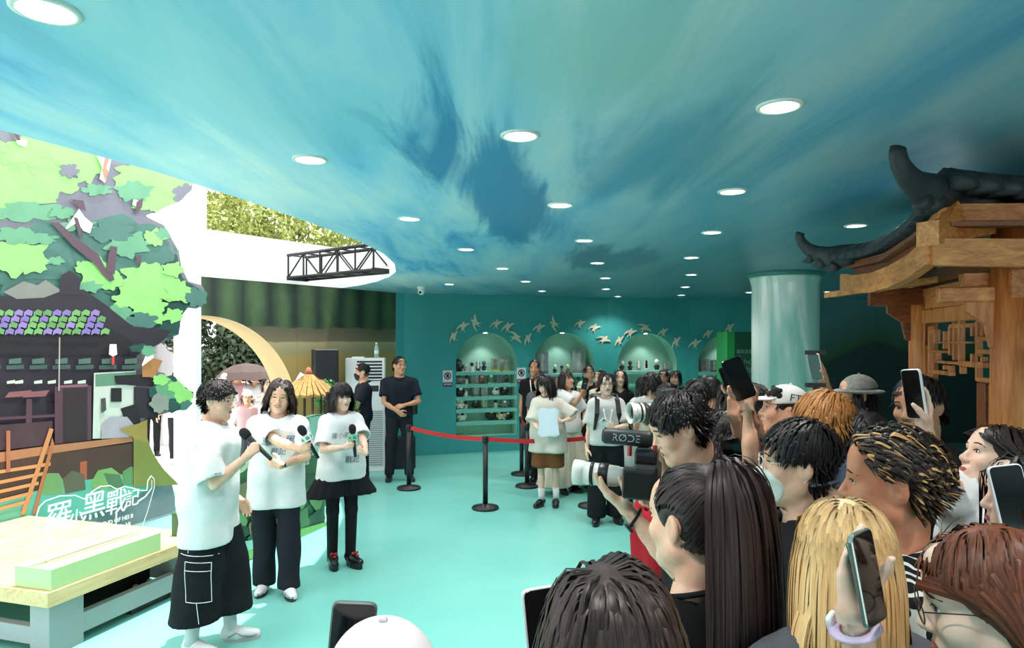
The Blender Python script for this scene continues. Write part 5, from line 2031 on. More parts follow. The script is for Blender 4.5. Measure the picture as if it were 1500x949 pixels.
def hair_geo(hc, HR, hs, st, rng, coll, seed):
    """ribbons of hair combed over the scalp. returns verts, quads, uv"""
    g = np.random.default_rng(seed)
    n = st.get('n', 500)
    S = st.get('S', 9)
    gold = math.pi * (3 - 5 ** .5)
    m = int(n * 1.75)
    k = np.arange(m) + .5
    z = 1 - 2 * k / m
    th = gold * k
    d = np.stack([np.sqrt(1 - z * z) * np.cos(th), np.sqrt(1 - z * z) * np.sin(th), z], 1) + g.normal(size=(m, 3)) * .03
    d /= np.linalg.norm(d, axis=1)[:, None]
    p = CCEN + d * CIRC * .97
    hl = st.get('hl', -.025)
    front = np.where((p[:, 1] < -.055), p[:, 2] > .066 - 2.2 * np.maximum(np.abs(p[:, 0]) - .045, 0), True)
    keep = (p[:, 2] + 1.12 * p[:, 1] > hl) & front & (p[:, 2] > -.085)
    if st.get('ears', True):
        keep &= ~((np.abs(p[:, 0]) > .055) & (p[:, 1] > -.030) & (p[:, 1] < .034) & (p[:, 2] < .030))
    if st.get('capped'):
        keep &= p[:, 2] < .036
    p, d = p[keep], d[keep]
    n = len(p)
    flow = st.get('flow', 'crown')
    if flow == 'crown':
        cp = CCEN + unit(st.get('crown', (0.1, .42, .9))) * CIRC
        v = p - cp
    elif flow == 'mid':
        px = st.get('part', 0.0)
        v = np.stack([np.sign(p[:, 0] - px + 1e-6) * 1.0, np.where(p[:, 1] > 0.02, .35, -.12), np.full(n, -.25)], 1)
    elif flow == 'part':
        px = st.get('part', 0.0)
        ya, yb = -.085, st.get('pend', .045)
        yy = np.clip(p[:, 1], ya, yb)
        v = p - np.stack([np.full(n, px), yy, CCEN[2] + CIRC[2] * np.sqrt(np.clip(1 - ((yy - CCEN[1]) / CIRC[1]) ** 2, 0, 1))], 1)
    elif flow == 'back':
        v = np.stack([p[:, 0] * 3, np.full(n, 1.0), np.full(n, .15)], 1)
    elif flow == 'side':
        v = np.stack([np.full(n, st.get('dir', 1.0)), np.full(n, .15), np.full(n, .1)], 1)
    else:
        v = d * 1.0 + np.array([0, -.3, .35])
    v = v + g.normal(size=(n, 3)) * np.linalg.norm(v, axis=1)[:, None] * st.get('mess', .12)
    lift = st.get('lift', 0.0)
    v = v - d * np.sum(v * d, 1)[:, None] * (1 if flow != 'up' else 0)
    v /= np.linalg.norm(v, axis=1)[:, None] + 1e-9
    v = v + d * lift
    L = st['L'] * (1 - st.get('Lv', .25) * g.random(n))
    if 'top' in st:      # longer on top than at the sides
        f = np.clip((p[:, 2] - .02) / .06, 0, 1)
        L = L * (st['top'] * f + (1 - f))
    bang = st.get('bang')
    isb = np.zeros(n, bool)
    if bang is not None:
        isb = (p[:, 1] < -.03) & (np.abs(p[:, 0]) < bang.get('w', .05)) & (p[:, 2] > .045)
        tgt = bang['L'] * (1 - .2 * g.random(n))
        L = np.where(isb, tgt, L)
        vb = np.stack([g.normal(size=n) * .12 + p[:, 0] * bang.get('fan', 2.0) + bang.get('sweep', 0), np.full(n, -1.0), np.full(n, .1)], 1)
        v = np.where(isb[:, None], vb / np.linalg.norm(vb, axis=1)[:, None], v)
    lay = g.random(n)
    off = st.get('off', .012) * (0.25 + .75 * lay)
    wave = st.get('wave', 0.0)
    ph = g.random(n) * 6.28
    # into the figure
    P_ = hc + (p * hs) @ HR.T
    V_ = v @ HR.T
    pts = [P_.copy()]
    tie = st.get('tie')
    Ri = CIRC * hs
    cc = hc + HR @ (CCEN * hs)
    if tie is not None:
        tdir = unit(np.array(tie))
        tip = CCEN + tdir * (CIRC + .012)
        for s in range(1, S + 1):
            f = s / S
            dd = d * (1 - f) + tdir * f + np.cross(d, tdir) * 0.0
            dd /= np.linalg.norm(dd, axis=1)[:, None] + 1e-9
            q = CCEN + dd * (CIRC + .004 + off[:, None] * math.sin(math.pi * f) + .010 * f)
            if s == S:
                q = q * .3 + tip * .7
            pts.append(hc + (q * hs) @ HR.T)
    else:
        grav = st.get('g', 6.0) * 2.2
        down = np.array([0, 0, -1.0])
        fw = st.get('face', .05)
        fz = st.get('facez', .035)
        for s in range(S):
            ds = (L / S)[:, None] * hs
            V_ = V_ + down * grav * ds
            if wave:
                V_ = V_ + (HR[:, 0][None, :] * (np.sin(ph + s * 1.1))[:, None]) * wave
            V_ /= np.linalg.norm(V_, axis=1)[:, None] + 1e-9
            Q = P_ + V_ * ds
            h = ((Q - cc) @ HR)
            R_ = Ri + off[:, None]
            e = np.linalg.norm(h / R_, axis=1)
            near = (e > 1) & (h[:, 2] > st.get('sticz', -.03) * hs) & (~isb | (h[:, 2] > .015 * hs))
            sf = 1 - st.get('stick', .8) * np.clip((h[:, 2] / hs + .03) / .06, 0, 1) * (1 - 1 / np.maximum(e, 1e-3))
            h = np.where((e < 1)[:, None], h / np.maximum(e, 1e-3)[:, None], np.where(near[:, None], h * sf[:, None], h))
            # keep the face clear
            hy, hz, hx = h[:, 1], h[:, 2], h[:, 0]
            inf = (hy < -.035 * hs) & (hz < fz * hs) & (np.abs(hx) < fw * hs) & (~isb if bang is not None else True)
            sx = np.where(hx >= 0, 1.0, -1.0)
            h[:, 0] = np.where(inf, sx * fw * hs, hx)
            jaw = (np.abs(h[:, 0]) < .072 * hs) & (hz < .0) & (hz > -.12 * hs) & (hy > -.06 * hs) & (hy < .075 * hs)
            h[:, 0] = np.where(jaw & (hy < .05 * hs), np.where(h[:, 0] >= 0, 1, -1) * .075 * hs, h[:, 0])
            if st.get('tuck') is not None:
                tk = (h[:, 2] < .02 * hs) & (h[:, 1] < st['tuck'] * hs) & (~isb)
                h[:, 1] = np.where(tk, h[:, 1] * .4 + st['tuck'] * hs * .6, h[:, 1])
            Q = cc + h @ HR.T
            for (a, b_, r) in coll:
                ab = b_ - a
                t_ = np.clip(((Q - a) @ ab) / (ab @ ab), 0, 1)
                c_ = a + t_[:, None] * ab
                w_ = Q - c_
                dist = np.linalg.norm(w_, axis=1)
                rr_ = r + off * .6
                Q = np.where((dist < rr_)[:, None], c_ + w_ / (dist[:, None] + 1e-9) * rr_[:, None], Q)
            V_ = (Q - P_)
            V_ /= np.linalg.norm(V_, axis=1)[:, None] + 1e-9
            P_ = Q
            pts.append(P_.copy())
    A = np.stack(pts, 1)
    Wd = st.get('w', .009) * hs * (0.7 + .6 * g.random(n))
    sets = [(A, Wd, cc)]
    if tie is not None:      # the tail
        tl = st['tail']
        nt, St = tl.get('n', 260), 14
        tip3 = hc + HR @ ((CCEN + unit(np.array(tie)) * (CIRC + .016)) * hs)
        ang = g.random(nt) * 6.28
        rad = tl.get('r', .03) * np.sqrt(g.random(nt))
        td = HR @ unit(np.array(tie))
        sx = unit(np.cross(td, [0, 0, 1.0]))
        sy = np.cross(sx, td)
        fan = sx[None, :] * (np.cos(ang) * rad)[:, None] + sy[None, :] * (np.sin(ang) * rad)[:, None]
        P_ = tip3 + fan * .45
        V_ = np.tile(td * tl.get('kick', .8) + np.array([0, 0, tl.get('up', .25)]), (nt, 1)) + fan * tl.get('f0', 4)
        Lt_ = tl['L'] * (1 - .3 * g.random(nt) ** 2)
        ph = g.random(nt) * 6.28
        pt = [P_.copy()]
        for s in range(St):
            ds = (Lt_ / St)[:, None]
            V_ = V_ / np.linalg.norm(V_, axis=1)[:, None]
            V_ = V_ + np.array([0, 0, -1.0]) * tl.get('g', 9.0) * ds + fan * (.35 if s < 4 else -.2) + g.normal(size=(nt, 3)) * .02
            V_ /= np.linalg.norm(V_, axis=1)[:, None]
            Q = P_ + V_ * ds
            h = (Q - cc) @ HR
            R_ = Ri + .02
            e = np.linalg.norm(h / R_, axis=1)
            h = np.where((e < 1)[:, None], h / np.maximum(e, 1e-3)[:, None], h)
            Q = cc + h @ HR.T
            for (a, b_, r) in coll:
                ab = b_ - a
                t_ = np.clip(((Q - a) @ ab) / (ab @ ab), 0, 1)
                c_ = a + t_[:, None] * ab
                w_ = Q - c_
                dist = np.linalg.norm(w_, axis=1)
                rr_ = r + .012 + .4 * rad
                Q = np.where((dist < rr_)[:, None], c_ + w_ / (dist[:, None] + 1e-9) * rr_[:, None], Q)
            P_ = Q
            pt.append(P_.copy())
        sets.append((np.stack(pt, 1), np.full(nt, tl.get('w', .011)) * (.7 + .6 * g.random(nt)), tip3))
    Vs, Fs, Us = [], [], []
    base = 0
    for (A, Wd, cen) in sets:
        n, m = A.shape[0], A.shape[1]
        T = np.gradient(A, axis=1)
        T /= np.linalg.norm(T, axis=2)[:, :, None] + 1e-9
        O = A - cen
        low = O[:, :, 2] < -.05
        O[:, :, 2] = np.where(low, O[:, :, 2] * .15, O[:, :, 2])
        O /= np.linalg.norm(O, axis=2)[:, :, None] + 1e-9
        side = np.cross(T, O)
        side /= np.linalg.norm(side, axis=2)[:, :, None] + 1e-9
        nor = np.cross(side, T)
        tt = np.linspace(0, 1, m)
        prof = (1 - .85 * tt ** 3) * np.minimum(1, .55 + 3 * tt)
        w = Wd[:, None] * prof[None, :]
        left = A - side * w[:, :, None] * .5
        mid = A + nor * w[:, :, None] * .11
        right = A + side * w[:, :, None] * .5
        V3 = np.stack([left, mid, right], 2).reshape(-1, 3)
        idx = base + np.arange(n * m * 3).reshape(n, m, 3)
        q1 = np.stack([idx[:, :-1, 0], idx[:, :-1, 1], idx[:, 1:, 1], idx[:, 1:, 0]], -1).reshape(-1, 4)
        q2_ = np.stack([idx[:, :-1, 1], idx[:, :-1, 2], idx[:, 1:, 2], idx[:, 1:, 1]], -1).reshape(-1, 4)
        ru = g.random(n) * 60
        U = np.zeros((n, m, 3, 2))
        U[..., 0] = ru[:, None, None] + np.array([0, .12, .24])[None, None, :]
        U[..., 1] = tt[None, :, None]
        Vs.append(V3)
        Fs += [q1, q2_]
        Us.append(U.reshape(-1, 2))
        base += len(V3)
    return np.concatenate(Vs), np.concatenate(Fs), np.concatenate(Us)


RES = {'near': dict(body=.030, head=.0046, hand=.0054, cl=.017), 'mid': dict(body=.030, head=.0066, hand=.0070, cl=.019), 'main': dict(body=.020, head=.0042, hand=.0050, cl=.0105),
       'far': dict(body=.034, head=.0100, hand=.0105, cl=.027)}
PEOPLE = []


def face_az(x, y, phi):
    """yaw for someone at (x,y): phi 0 looks at the camera, -90 towards the left edge of the picture"""
    return math.atan2(-x, y) + R(phi)


class Person:
    def __init__(s, label, x, y, yaw, H=1.68, sex='m', skin=(226, 178, 150), res='mid', head=(0, 0, 0), lean=0.0, bend=0.0, arms=None, hair=None, top=None, bottom=None,
                 shoes=None, stance=.09, feet=(0, 0), group=None, hs=1.0, face=None, shw=None, crouch=0.0, legs=True):
        s.label, s.x, s.y, s.yaw, s.H, s.res = label, x, y, yaw, H, RES[res]
        s.resn = res
        f = sex == 'f'
        s.f = f
        k = H / 1.72
        s.k = k
        s.root = thing('person', label, 'person', (x, y, 0), yaw, group)
        s.Rw = rot(yaw)
        s.o = np.array([x, y, 0.0])
        arms = arms or {}
        piv = np.array([0, 0, .95 * k])
        RL = rot(0, lean, bend)

        def up(p):
            return piv + RL @ (np.array(p, float) * k - piv)
        s.up = up
        sw = shw or (.146 if f else .172)
        nb, nt = up((0, .012, 1.435)), up((0, .006, 1.50))
        s.nb = nb
        HR = rot(R(head[0]), 0, 0) @ RL @ rot(0, R(head[1]), R(head[2])) if True else None
        s.hs = hs * (0.96 if f else 1.0) * (0.55 + .45 * k)
        hc = nt + HR @ (np.array([0, -.012, .118]) * s.hs) - np.array([0, 0, .014 * k])
        s.hc, s.HR = hc, HR
        s.sh = {}
        ps = []
        u = 'u'
        hipw = .085
        cov = .86 if bottom and bottom.get('kind') in ('trousers',) else 1.0
        stx = stance
        ft = {-1: np.array([-stx * k, feet[0], 0]), 1: np.array([stx * k, feet[1], 0])}
        s.ft = ft
        kn, hp, an = {}, {}, {}
        for sd in (-1, 1):
            hp[sd] = np.array([sd * hipw, 0, .90]) * k
            an[sd] = ft[sd] + np.array([0, .02 * k, .085 * k])
            kn[sd] = (hp[sd] + an[sd]) / 2 + np.array([sd * .004, -.02, .04]) * k
        s.hp, s.kn, s.an = hp, kn, an
        fat = .94 if f else 1.0
        legp = []
        for sd in (-1, 1):
            legp += [('c', hp[sd], kn[sd], .080 * k * fat * cov, .052 * k * fat * cov, .02, u), ('c', kn[sd], kn[sd] * .62 + an[sd] * .38 + np.array([0, .012 * k, 0]), .048 * k * fat * cov, .052 * k * fat * cov, .02, u),
                     ('c', kn[sd] * .62 + an[sd] * .38 + np.array([0, .012 * k, 0]), an[sd], .052 * k * fat * cov, .034 * k, .02, u),
                     ('c', an[sd] + np.array([0, .01, -.045 * k]), ft[sd] + np.array([sd * .01, -.11, .035]) * 1.0, .03 * k, .018 * k, .02, u)]
        torso = [('c', up((-.066, .0, 1.31)), up((-.052, .0, 1.06)), .092 * k * fat, .08 * k * fat, .05, u), ('c', up((.066, .0, 1.31)), up((.052, .0, 1.06)), .092 * k * fat, .08 * k * fat, .05, u),
                 ('e', np.array([0, .01, .95]) * k, np.array([.15, .1, .11]) * k, None, .04, u)]
        s.el, s.wr, s.hand = {}, {}, {}
        armp, handp = [], {}
        s.hbox = {}
        for sd, nm in ((-1, 'r'), (1, 'l')):
            a = arms.get(nm, {})
            S = up((sd * sw, .005, 1.365))
            raise_ = a.get('raise', 0.0)
            S = S + np.array([-sd * .02 * raise_, 0, .05 * raise_]) * k
            l1, l2 = .285 * k * (.95 if f else 1), .25 * k * (.95 if f else 1)
            if 'W' in a:
                W = s.Rw.T @ (np.array(a['W']) - s.o)
            else:
                W = up(a.get('w', (sd * (sw + .05), -.03, .84)))
            E, W = ik(S, W, l1, l2, np.array(a.get('pole', (sd * .35, 1.0, -.35))))
            s.sh[sd], s.el[sd], s.wr[sd] = S, E, W
            armp += [('c', up((sd * .05, .01, 1.395)), S, .052 * k, .05 * k * fat, .05, u), ('c', S, E, .049 * k * fat, .037 * k * fat, .02, u), ('c', E, E * .65 + W * .35, .036 * k * fat, .039 * k * fat, .012, u), ('c', E * .65 + W * .35, W, .039 * k * fat, .0255 * k * fat, .012, u)]
            fd = W - E
            ud = s.Rw.T @ np.array(a['U']) if 'U' in a else np.array(a.get('u', fd), float)
            nd_ = s.Rw.T @ np.array(a['N']) if 'N' in a else np.array(a.get('n', (-sd, .1, 0)), float)
            if 'T' in a:
                T_ = s.Rw.T @ np.array(a['T'], float)
                T_ = unit(T_ - unit(ud) * np.dot(T_, unit(ud)))
                nd_ = np.cross(T_, unit(ud)) if sd < 0 else np.cross(unit(ud), T_)
            hp_, td = hand_prims(W, ud, nd_, sd > 0, a.get('curl', (.3, .35, .25)), a.get('thumb', .35), a.get('spread', 1.0), .94 * (.93 if f else 1.0) * k)
            handp[sd] = hp_
            un = unit(ud)
            nn = unit(nd_ - un * np.dot(nd_, un))
            s.hand[sd] = dict(w=W, u=un, n=nn, t=td)
            pts = np.array([q for p in hp_ for q in (p[1], p[2])])
            s.hbox[sd] = (pts.min(0) - .022, pts.max(0) + .022)
        neckr = (.049 if f else .058) * k
        neck = [('c', nb - np.array([0, 0, .02]), nt + HR @ np.array([0, .012, .02]), neckr * 1.12, neckr, .03, u),
                ('c', nt + HR @ np.array([0, .01, .01]), hc + HR @ (np.array([0, .01, -.02]) * s.hs), neckr, neckr * .95, .02, u)]
        hd = xf(face_prims(f, .85 if f else 1.0), HR, hc, s.hs)
        allp = torso + legp + armp + neck + hd + handp[-1] + handp[1]
        hb = (hc - .165 * s.hs, hc + .165 * s.hs)
        s.coarse = torso + legp + armp + neck
        # one continuous skin: the same surface sampled finely at head and hands, coarsely elsewhere
        pts = np.array([q for p in torso + legp + armp if p[0] == 'c' for q in (p[1], p[2])] + [hc])
        Vs, Fs, base = [], [], 0
        boxes = [(hb, s.res['head'])] + [(s.hbox[sd], s.res['hand']) for sd in (-1, 1)]
        F0_ = Field(pts.min(0) - .14, pts.max(0) + .14, s.res['body'])
        F0_.prims(allp)
        v, f_ = F0_.mesh()
        c = v[f_].mean(1)
        keep = np.ones(len(f_), bool)
        for (lo, hi), h in boxes:
            keep &= ~np.all((c > lo + s.res['body'] * .8) & (c < hi - s.res['body'] * .8), axis=1)
        Vs.append(v)
        Fs.append(f_[keep])
        base += len(v)
        for (lo, hi), h in boxes:
            fl_ = Field(lo, hi, h)
            fl_.prims(allp)
            v, f_ = fl_.mesh()
            c = v[f_].mean(1)
            kk = np.all((c > lo) & (c < hi), axis=1)
            Vs.append(v)
            Fs.append(f_[kk] + base)
            base += len(v)
        s.skin = skin_mat(skin)
        s.body = np_mesh('body', np.concatenate(Vs), np.concatenate(Fs), [s.skin], s.root)
        s.features(face or {})
        if bottom:
            if top and 'waist' not in bottom:
                bottom = dict(bottom, waist=min(1.0, top.get('hem', .8) + .07))
            s.bottom(**bottom)
        if top:
            s.top(**top)
        if shoes:
            s.shoes(**shoes)
        if hair:
            s.hairdo(hair)
        PEOPLE.append(s)

    # -------- coordinates
    def W(s, p):
        return s.o + s.Rw @ np.asarray(p, float)

    def Hd(s, p):
        return s.hc + s.HR @ (np.asarray(p, float) * s.hs)

    # -------- face
    def features(s, fc):
        if fc.get('none'):
            return
        op = fc.get('open', 0.0)
        for sd in (-1, 1):
            b = MB()
            b.smooth = True
            x = sd * .031
            y = surf_y(x, .004)
            Mh = Matrix.Translation(Vector(s.hc)) @ Matrix(s.HR.tolist()).to_4x4() @ Matrix.Scale(s.hs, 4)
            sq = fc.get('squint', 1.0)
            b.ball((x, y + .002, .004), (.0135, .0045, .0056 * sq), 12, 8, Mh)
            b.m = 1
            b.ball((x + fc.get('gaze', 0) * .004, y - .0004, .0042), (.0062, .0028, .0056 * sq), 10, 8, Mh)
            b.m = 2
            b.tube([tuple(Mh @ Vector((x + dx, min(surf_y(x + dx, .010) - .0006, y - .001), .004 + (.0068 - abs(dx) ** 2 * 26) * sq))) for dx in (-.015, -.008, 0, .008, .015)], [.0010 * s.hs, .0017 * s.hs, .0019 * s.hs, .0017 * s.hs, .0010 * s.hs], 5)
            b.build('eye', [MEYEW, MIRIS, MBROW], s.root)
            b = MB()
            b.smooth = True
            pts = []
            for dx, dz in ((-.021, -.001), (-.01, .0035), (.002, .004), (.013, .002), (.021, -.004)):
                xx = sd * (.031 + dx)
                zz = .0265 + dz
                pts.append(tuple(Mh @ Vector((xx, surf_y(xx, zz) - .0005, zz))))
            b.tube(pts, [.0014 * s.hs, .0030 * s.hs, .0030 * s.hs, .0026 * s.hs, .0012 * s.hs], 6)
            b.build('eyebrow', MBROW, s.root)
        if fc.get('mask'):
            return
        b = MB()
        b.smooth = True
        Mh = Matrix.Translation(Vector(s.hc)) @ Matrix(s.HR.tolist()).to_4x4() @ Matrix.Scale(s.hs, 4)
        w = fc.get('mouth', .021)
        cu = fc.get('smile', 0.0)
        for dz, r_ in ((.0035 + op * .5, .0032), (-.0045 - op * .6, .0042)):
            pts = []
            for q in np.linspace(-1, 1, 7):
                xx, zz = q * w, -.0625 + dz * (1 - q * q) + cu * q * q
                pts.append(tuple(Mh @ Vector((xx, surf_y(xx, zz) - .0003, zz))))
            b.tube(pts, [.0012 * s.hs] + [r_ * s.hs] * 5 + [.0012 * s.hs], 6)
        if op > 0:
            b.m = 1
            b.ball((0, surf_y(0, -.0625) + .0005, -.0625), (w * .8, .003, op * .8), 10, 6, Mh)
        b.build('lips', [MLIP if not fc.get('lip') else fc['lip'], MTEETH], s.root)

    # -------- clothes
    def top(s, kind='tee', mat=None, hem=.80, sleeve=.62, loose=.022, flare=0.0, wr=.0035, collar=True, name='shirt', neck=.014, vneck=False):
        k = s.k
        fat = .94 if s.f else 1.0
        u = 'u'
        up = s.up
        hz = hem
        ps = []
        L = loose
        for sd in (-1, 1):
            lowp = (sd * (.066 + flare * .5), .0, max(hz, .96)) if hz > .9 else (sd * (.070 + flare * .5), .0, .96)
            ps += [('c', up((sd * .066, .0, 1.325)), up(lowp), (.098 * fat + L) * k, (.094 * fat + L + flare * .3) * k, .05, u)]
            if hz < .95:
                ps += [('c', np.array([sd * (.070 + flare * .5), .0, .97]) * k, np.array([sd * (.072 + flare), .0, hz - .06]) * k, (.094 * fat + L + flare * .3) * k, (.096 * fat + L + flare * .8) * k, .05, u)]
            S, E, W = s.sh[sd], s.el[sd], s.wr[sd]
            ps += [('c', up((sd * .04, .012, 1.40)), S, (.056 + L * .25) * k, (.052 + L * .3) * k, .05, u)]
        pts = np.array([q for p in ps for q in (p[1], p[2])] + [s.el[-1], s.el[1]] + ([s.wr[-1], s.wr[1]] if sleeve > 1 else []))
        fl_ = Field(pts.min(0) - .16, pts.max(0) + .16, s.res['cl'])
        fl_.prims(ps)
        if wr:
            fl_.wrinkle(wr, 30, s.x * 7 + s.y)
        fl_.plane((0, 0, hz * k), (0, 0, -1))
        # sleeves
        for sd in (-1, 1):
            S, E, W = s.sh[sd], s.el[sd], s.wr[sd]
            sub = Field(pts.min(0) - .16, pts.max(0) + .16, s.res['cl'])
            r0, r1 = (.051 + L * .35) * k, (.050 + L * .85 + (.006 if sleeve < 1 else 0)) * k
            if sleeve <= 1:
                Q = S + (E - S) * sleeve
                sub.prims([('c', S, Q + (E - S) * .2, r0, r1 + (r1 - r0) * .2, 0, u)])
                sub.plane(Q, E - S)
                hol = ('c', Q - (E - S) * .12, Q + (E - S) * .4, r1 - .020, r1 - .020 + .02, 0, 's')
            else:
                Q = E + (W - E) * (sleeve - 1)
                sub.prims([('c', S, E, r0, (.046 + L * .7) * k, 0, u), ('c', E, Q + (W - E) * .1, (.046 + L * .7) * k, (.036 + L * .5) * k, .02, u)])
                sub.plane(Q, W - E)
                hol = None
            if wr:
                sub.wrinkle(wr * .45, 34, s.x * 5 + sd)
            if hol and s.res['cl'] < .0125:
                sub.prims([hol])
            a, b_ = fl_.f, sub.f
            hh = np.maximum(.03 - np.abs(a - b_), 0) / .03
            fl_.f = np.minimum(a, b_) - hh * hh * .03 * .25
        nr = ((.049 if s.f else .058) * 1.08 + neck) * k
        fl_.prims([('c', s.nb + np.array([0, -.012, -.012]) * k, s.nb + (s.hc - s.nb) * .8 + np.array([0, .0, 0]), nr, nr * 1.15, .008, 's')])
        if vneck:
            fl_.prims([('c', s.nb + np.array([0, -.08, -.01]) * k, s.up((0, -.14, 1.33)), .035 * k, .012 * k, .008, 's')])
        v, f_ = fl_.mesh()
        s.shirt = np_mesh(name, v, f_, [mat], s.root)
        s._sv, s._sf = v, f_
        if collar:
            b = MB()
            b.smooth = True
            ax = unit(s.hc - s.nb)
            c = s.nb + np.array([0, -.006, .012]) * k
            e1 = unit(np.cross(ax, [0, 1.0, 0]))
            e2 = np.cross(ax, e1)
            pts = [c + (e1 * math.cos(a) + e2 * math.sin(a)) * (nr + .004) * 1.0 + ax * (.014 if e2[1] > 0 else -.014) * math.sin(a) * k for a in [i * .3142 for i in range(20)]]
            if kind == 'polo':
                b.tube(pts, .014 * k, 8, True, flat=.5, up=ax)
                b.tube([p + ax * -.016 * k + (p - c) * .25 for p in pts], .013 * k, 8, True, flat=.45, up=ax)
            else:
                b.tube(pts, .0085 * k, 8, True, flat=.8, up=ax)
            b.build('collar', mat, s.root)

    def bottom(s, kind='trousers', mat=None, hem=.10, loose=.012, flare=0.0, wr=.003, name=None, waist=1.0):
        k = s.k
        u = 'u'
        ps = [('e', np.array([0, .008, .93]) * k, np.array([.158 + loose, .100 + loose * .9, .13]) * k, None, .05, u)]
        fat = .94 if s.f else 1.0
        if kind == 'skirt':
            hz = hem
            ps = [('e', np.array([0, .008, .95]) * k, np.array([.16, .115, .1]) * k, None, .05, u)]
            for sd in (-1, 1):
                ps += [('c', np.array([sd * .06, .0, .96]) * k, np.array([sd * (.075 + flare), .0, hz - .05]) * k, .1 * k, (.105 + flare) * k, .06, u)]
        else:
            for sd in (-1, 1):
                hp, kn, an = s.hp[sd], s.kn[sd], s.an[sd]
                ps += [('c', hp, kn, (.086 * fat + loose) * k, (.058 * fat + loose + flare * .6) * k, .03, u)]
                if hem < .45:
                    ps += [('c', kn, an + (kn - an) * .0 - np.array([0, 0, .06]), (.058 * fat + loose + flare * .6) * k, (.046 * fat + loose + flare) * k, .02, u)]
                else:
                    ps += [('c', kn, kn + (an - kn) * .3, (.058 * fat + loose + flare * .6) * k, (.058 * fat + loose + flare) * k, .02, u)]
        pts = np.array([q for p in ps if p[0] == 'c' for q in (p[1], p[2])])
        lo, hi = pts.min(0) - .2, pts.max(0) + .2
        lo[2] = max(lo[2], hem * k - .02)
        hi[2] = 1.1 * k
        fl_ = Field(lo, hi, s.res['cl'])
        fl_.prims(ps)
        if kind == 'skirt':
            X, Y = fl_.ax[0][:, None, None], fl_.ax[1][None, :, None]
            Z = fl_.ax[2][None, None, :]
            A = np.arctan2(Y, X)
            amp = np.clip((1.0 * k - Z) / .35, 0, 1) * .009
            fl_.f = fl_.f + (amp * np.sin(A * 22)).astype(np.float32)
        elif wr:
            fl_.wrinkle(wr, 26, s.x * 3 + 1)
        fl_.plane((0, 0, hem * k), (0, 0, -1))
        fl_.plane((0, 0, waist * k), (0, 0, 1))
        v, f_ = fl_.mesh()
        s.pants = np_mesh(name or kind, v, f_, [mat], s.root)
        s._pv, s._pf = v, f_

    def shoes(s, kind='sneaker', mat=None, sole=None, h=0.0, yaw=None, extra=None, sock=None):
        k = s.k
        for i, sd in enumerate((-1, 1)):
            fl_ = Field((-.06, -.2, 0), (.06, .1, .14), .009 if s.resn == 'main' else .012 if s.resn == 'mid' else .016)
            u = 'u'
            fl_.prims([('c', (0, .045, .05), (0, -.02, .05), .038, .040, .02, u), ('c', (0, -.03, .042), (sd * .006, -.135, .030), .044, .033, .03, u), ('c', (0, .035, .06), (0, .03, .09 if kind != 'loafer' else .06), .036, .037, .02, u)])
            fl_.plane((0, 0, .012 + h * .2), (0, 0, -1))
            v, f_ = fl_.mesh()
            a = (yaw[i] if yaw else sd * R(12))
            Rz = rot(a)
            off = s.ft[sd] + np.array([0, .0, h])
            o = np_mesh('shoe', off + (v @ Rz.T) * (k * .5 + .5), f_, [mat], s.root)
            b = MB()
            ol_ = []
            for q in range(24):
                an = q * 2 * math.pi / 24
                w = .044 if math.cos(an) > -2 else .044
                y = -.05 + .118 * math.cos(an)
                x = (.043 if y < -.02 else .038) * math.sin(an) * (1 if y > -.1 else 1.04)
                ol_.append((x, y))
            b.prism(ol_, lambda x, y, z: tuple(off * np.array([1, 1, 0]) + Rz @ np.array([x, y, 0]) * (k * .5 + .5) + np.array([0, 0, z])), 0.0, .026 + h)
            b.build('sole', sole or mat, o)
            if kind == 'sneaker' and s.resn != 'far':
                b = MB()
                for q in range(4):
                    y = -.03 - .022 * q
                    z = .088 - .012 * q
                    b.tube([off + Rz @ np.array([-.022, y, z - .008]), off + Rz @ np.array([0, y - .004, z + .001]), off + Rz @ np.array([.022, y, z - .008])], .003, 5)
                b.build('laces', extra or sole or mat, o)
                b = MB()
                b.smooth = True
                for sx in (-1, 1):
                    b.tube([off + Rz @ np.array([sx * .040, .03, .035]), off + Rz @ np.array([sx * .044, -.02, .062]), off + Rz @ np.array([sx * .043, -.06, .040]), off + Rz @ np.array([sx * .040, -.10, .036])], .005, 6)
                b.tube([off + Rz @ np.array([q[0], q[1], .034]) for q in ((-.043, -.085), (-.034, -.130), (0, -.162), (.036, -.130), (.044, -.085))], .007, 6)
                b.build('side_stripe', M('shoe_stripe', (150, 154, 158), .5), o)
            if kind == 'bow':
                b = MB()
                b.smooth = True
                for (x, y, z, r_) in ((-.018, -.06, .098, .018), (.018, -.06, .098, .018), (0, -.062, .098, .01), (0, -.1, .085, .016)):
                    b.ball(tuple(off + Rz @ np.array([x, y, z])), (r_, r_ * .7, r_ * .7), 8, 6)
                b.build('bow', extra, o)
            if sock:
                b = MB()
                b.smooth = True
                an_ = s.an[sd]
                b.tube([an_ + np.array([0, .0, -.02]), an_ + (s.kn[sd] - an_) * .12, an_ + (s.kn[sd] - an_) * sock[1]], [.043 * k, .042 * k, .046 * k], 14)
                b.build('sock', sock[0], s.root)

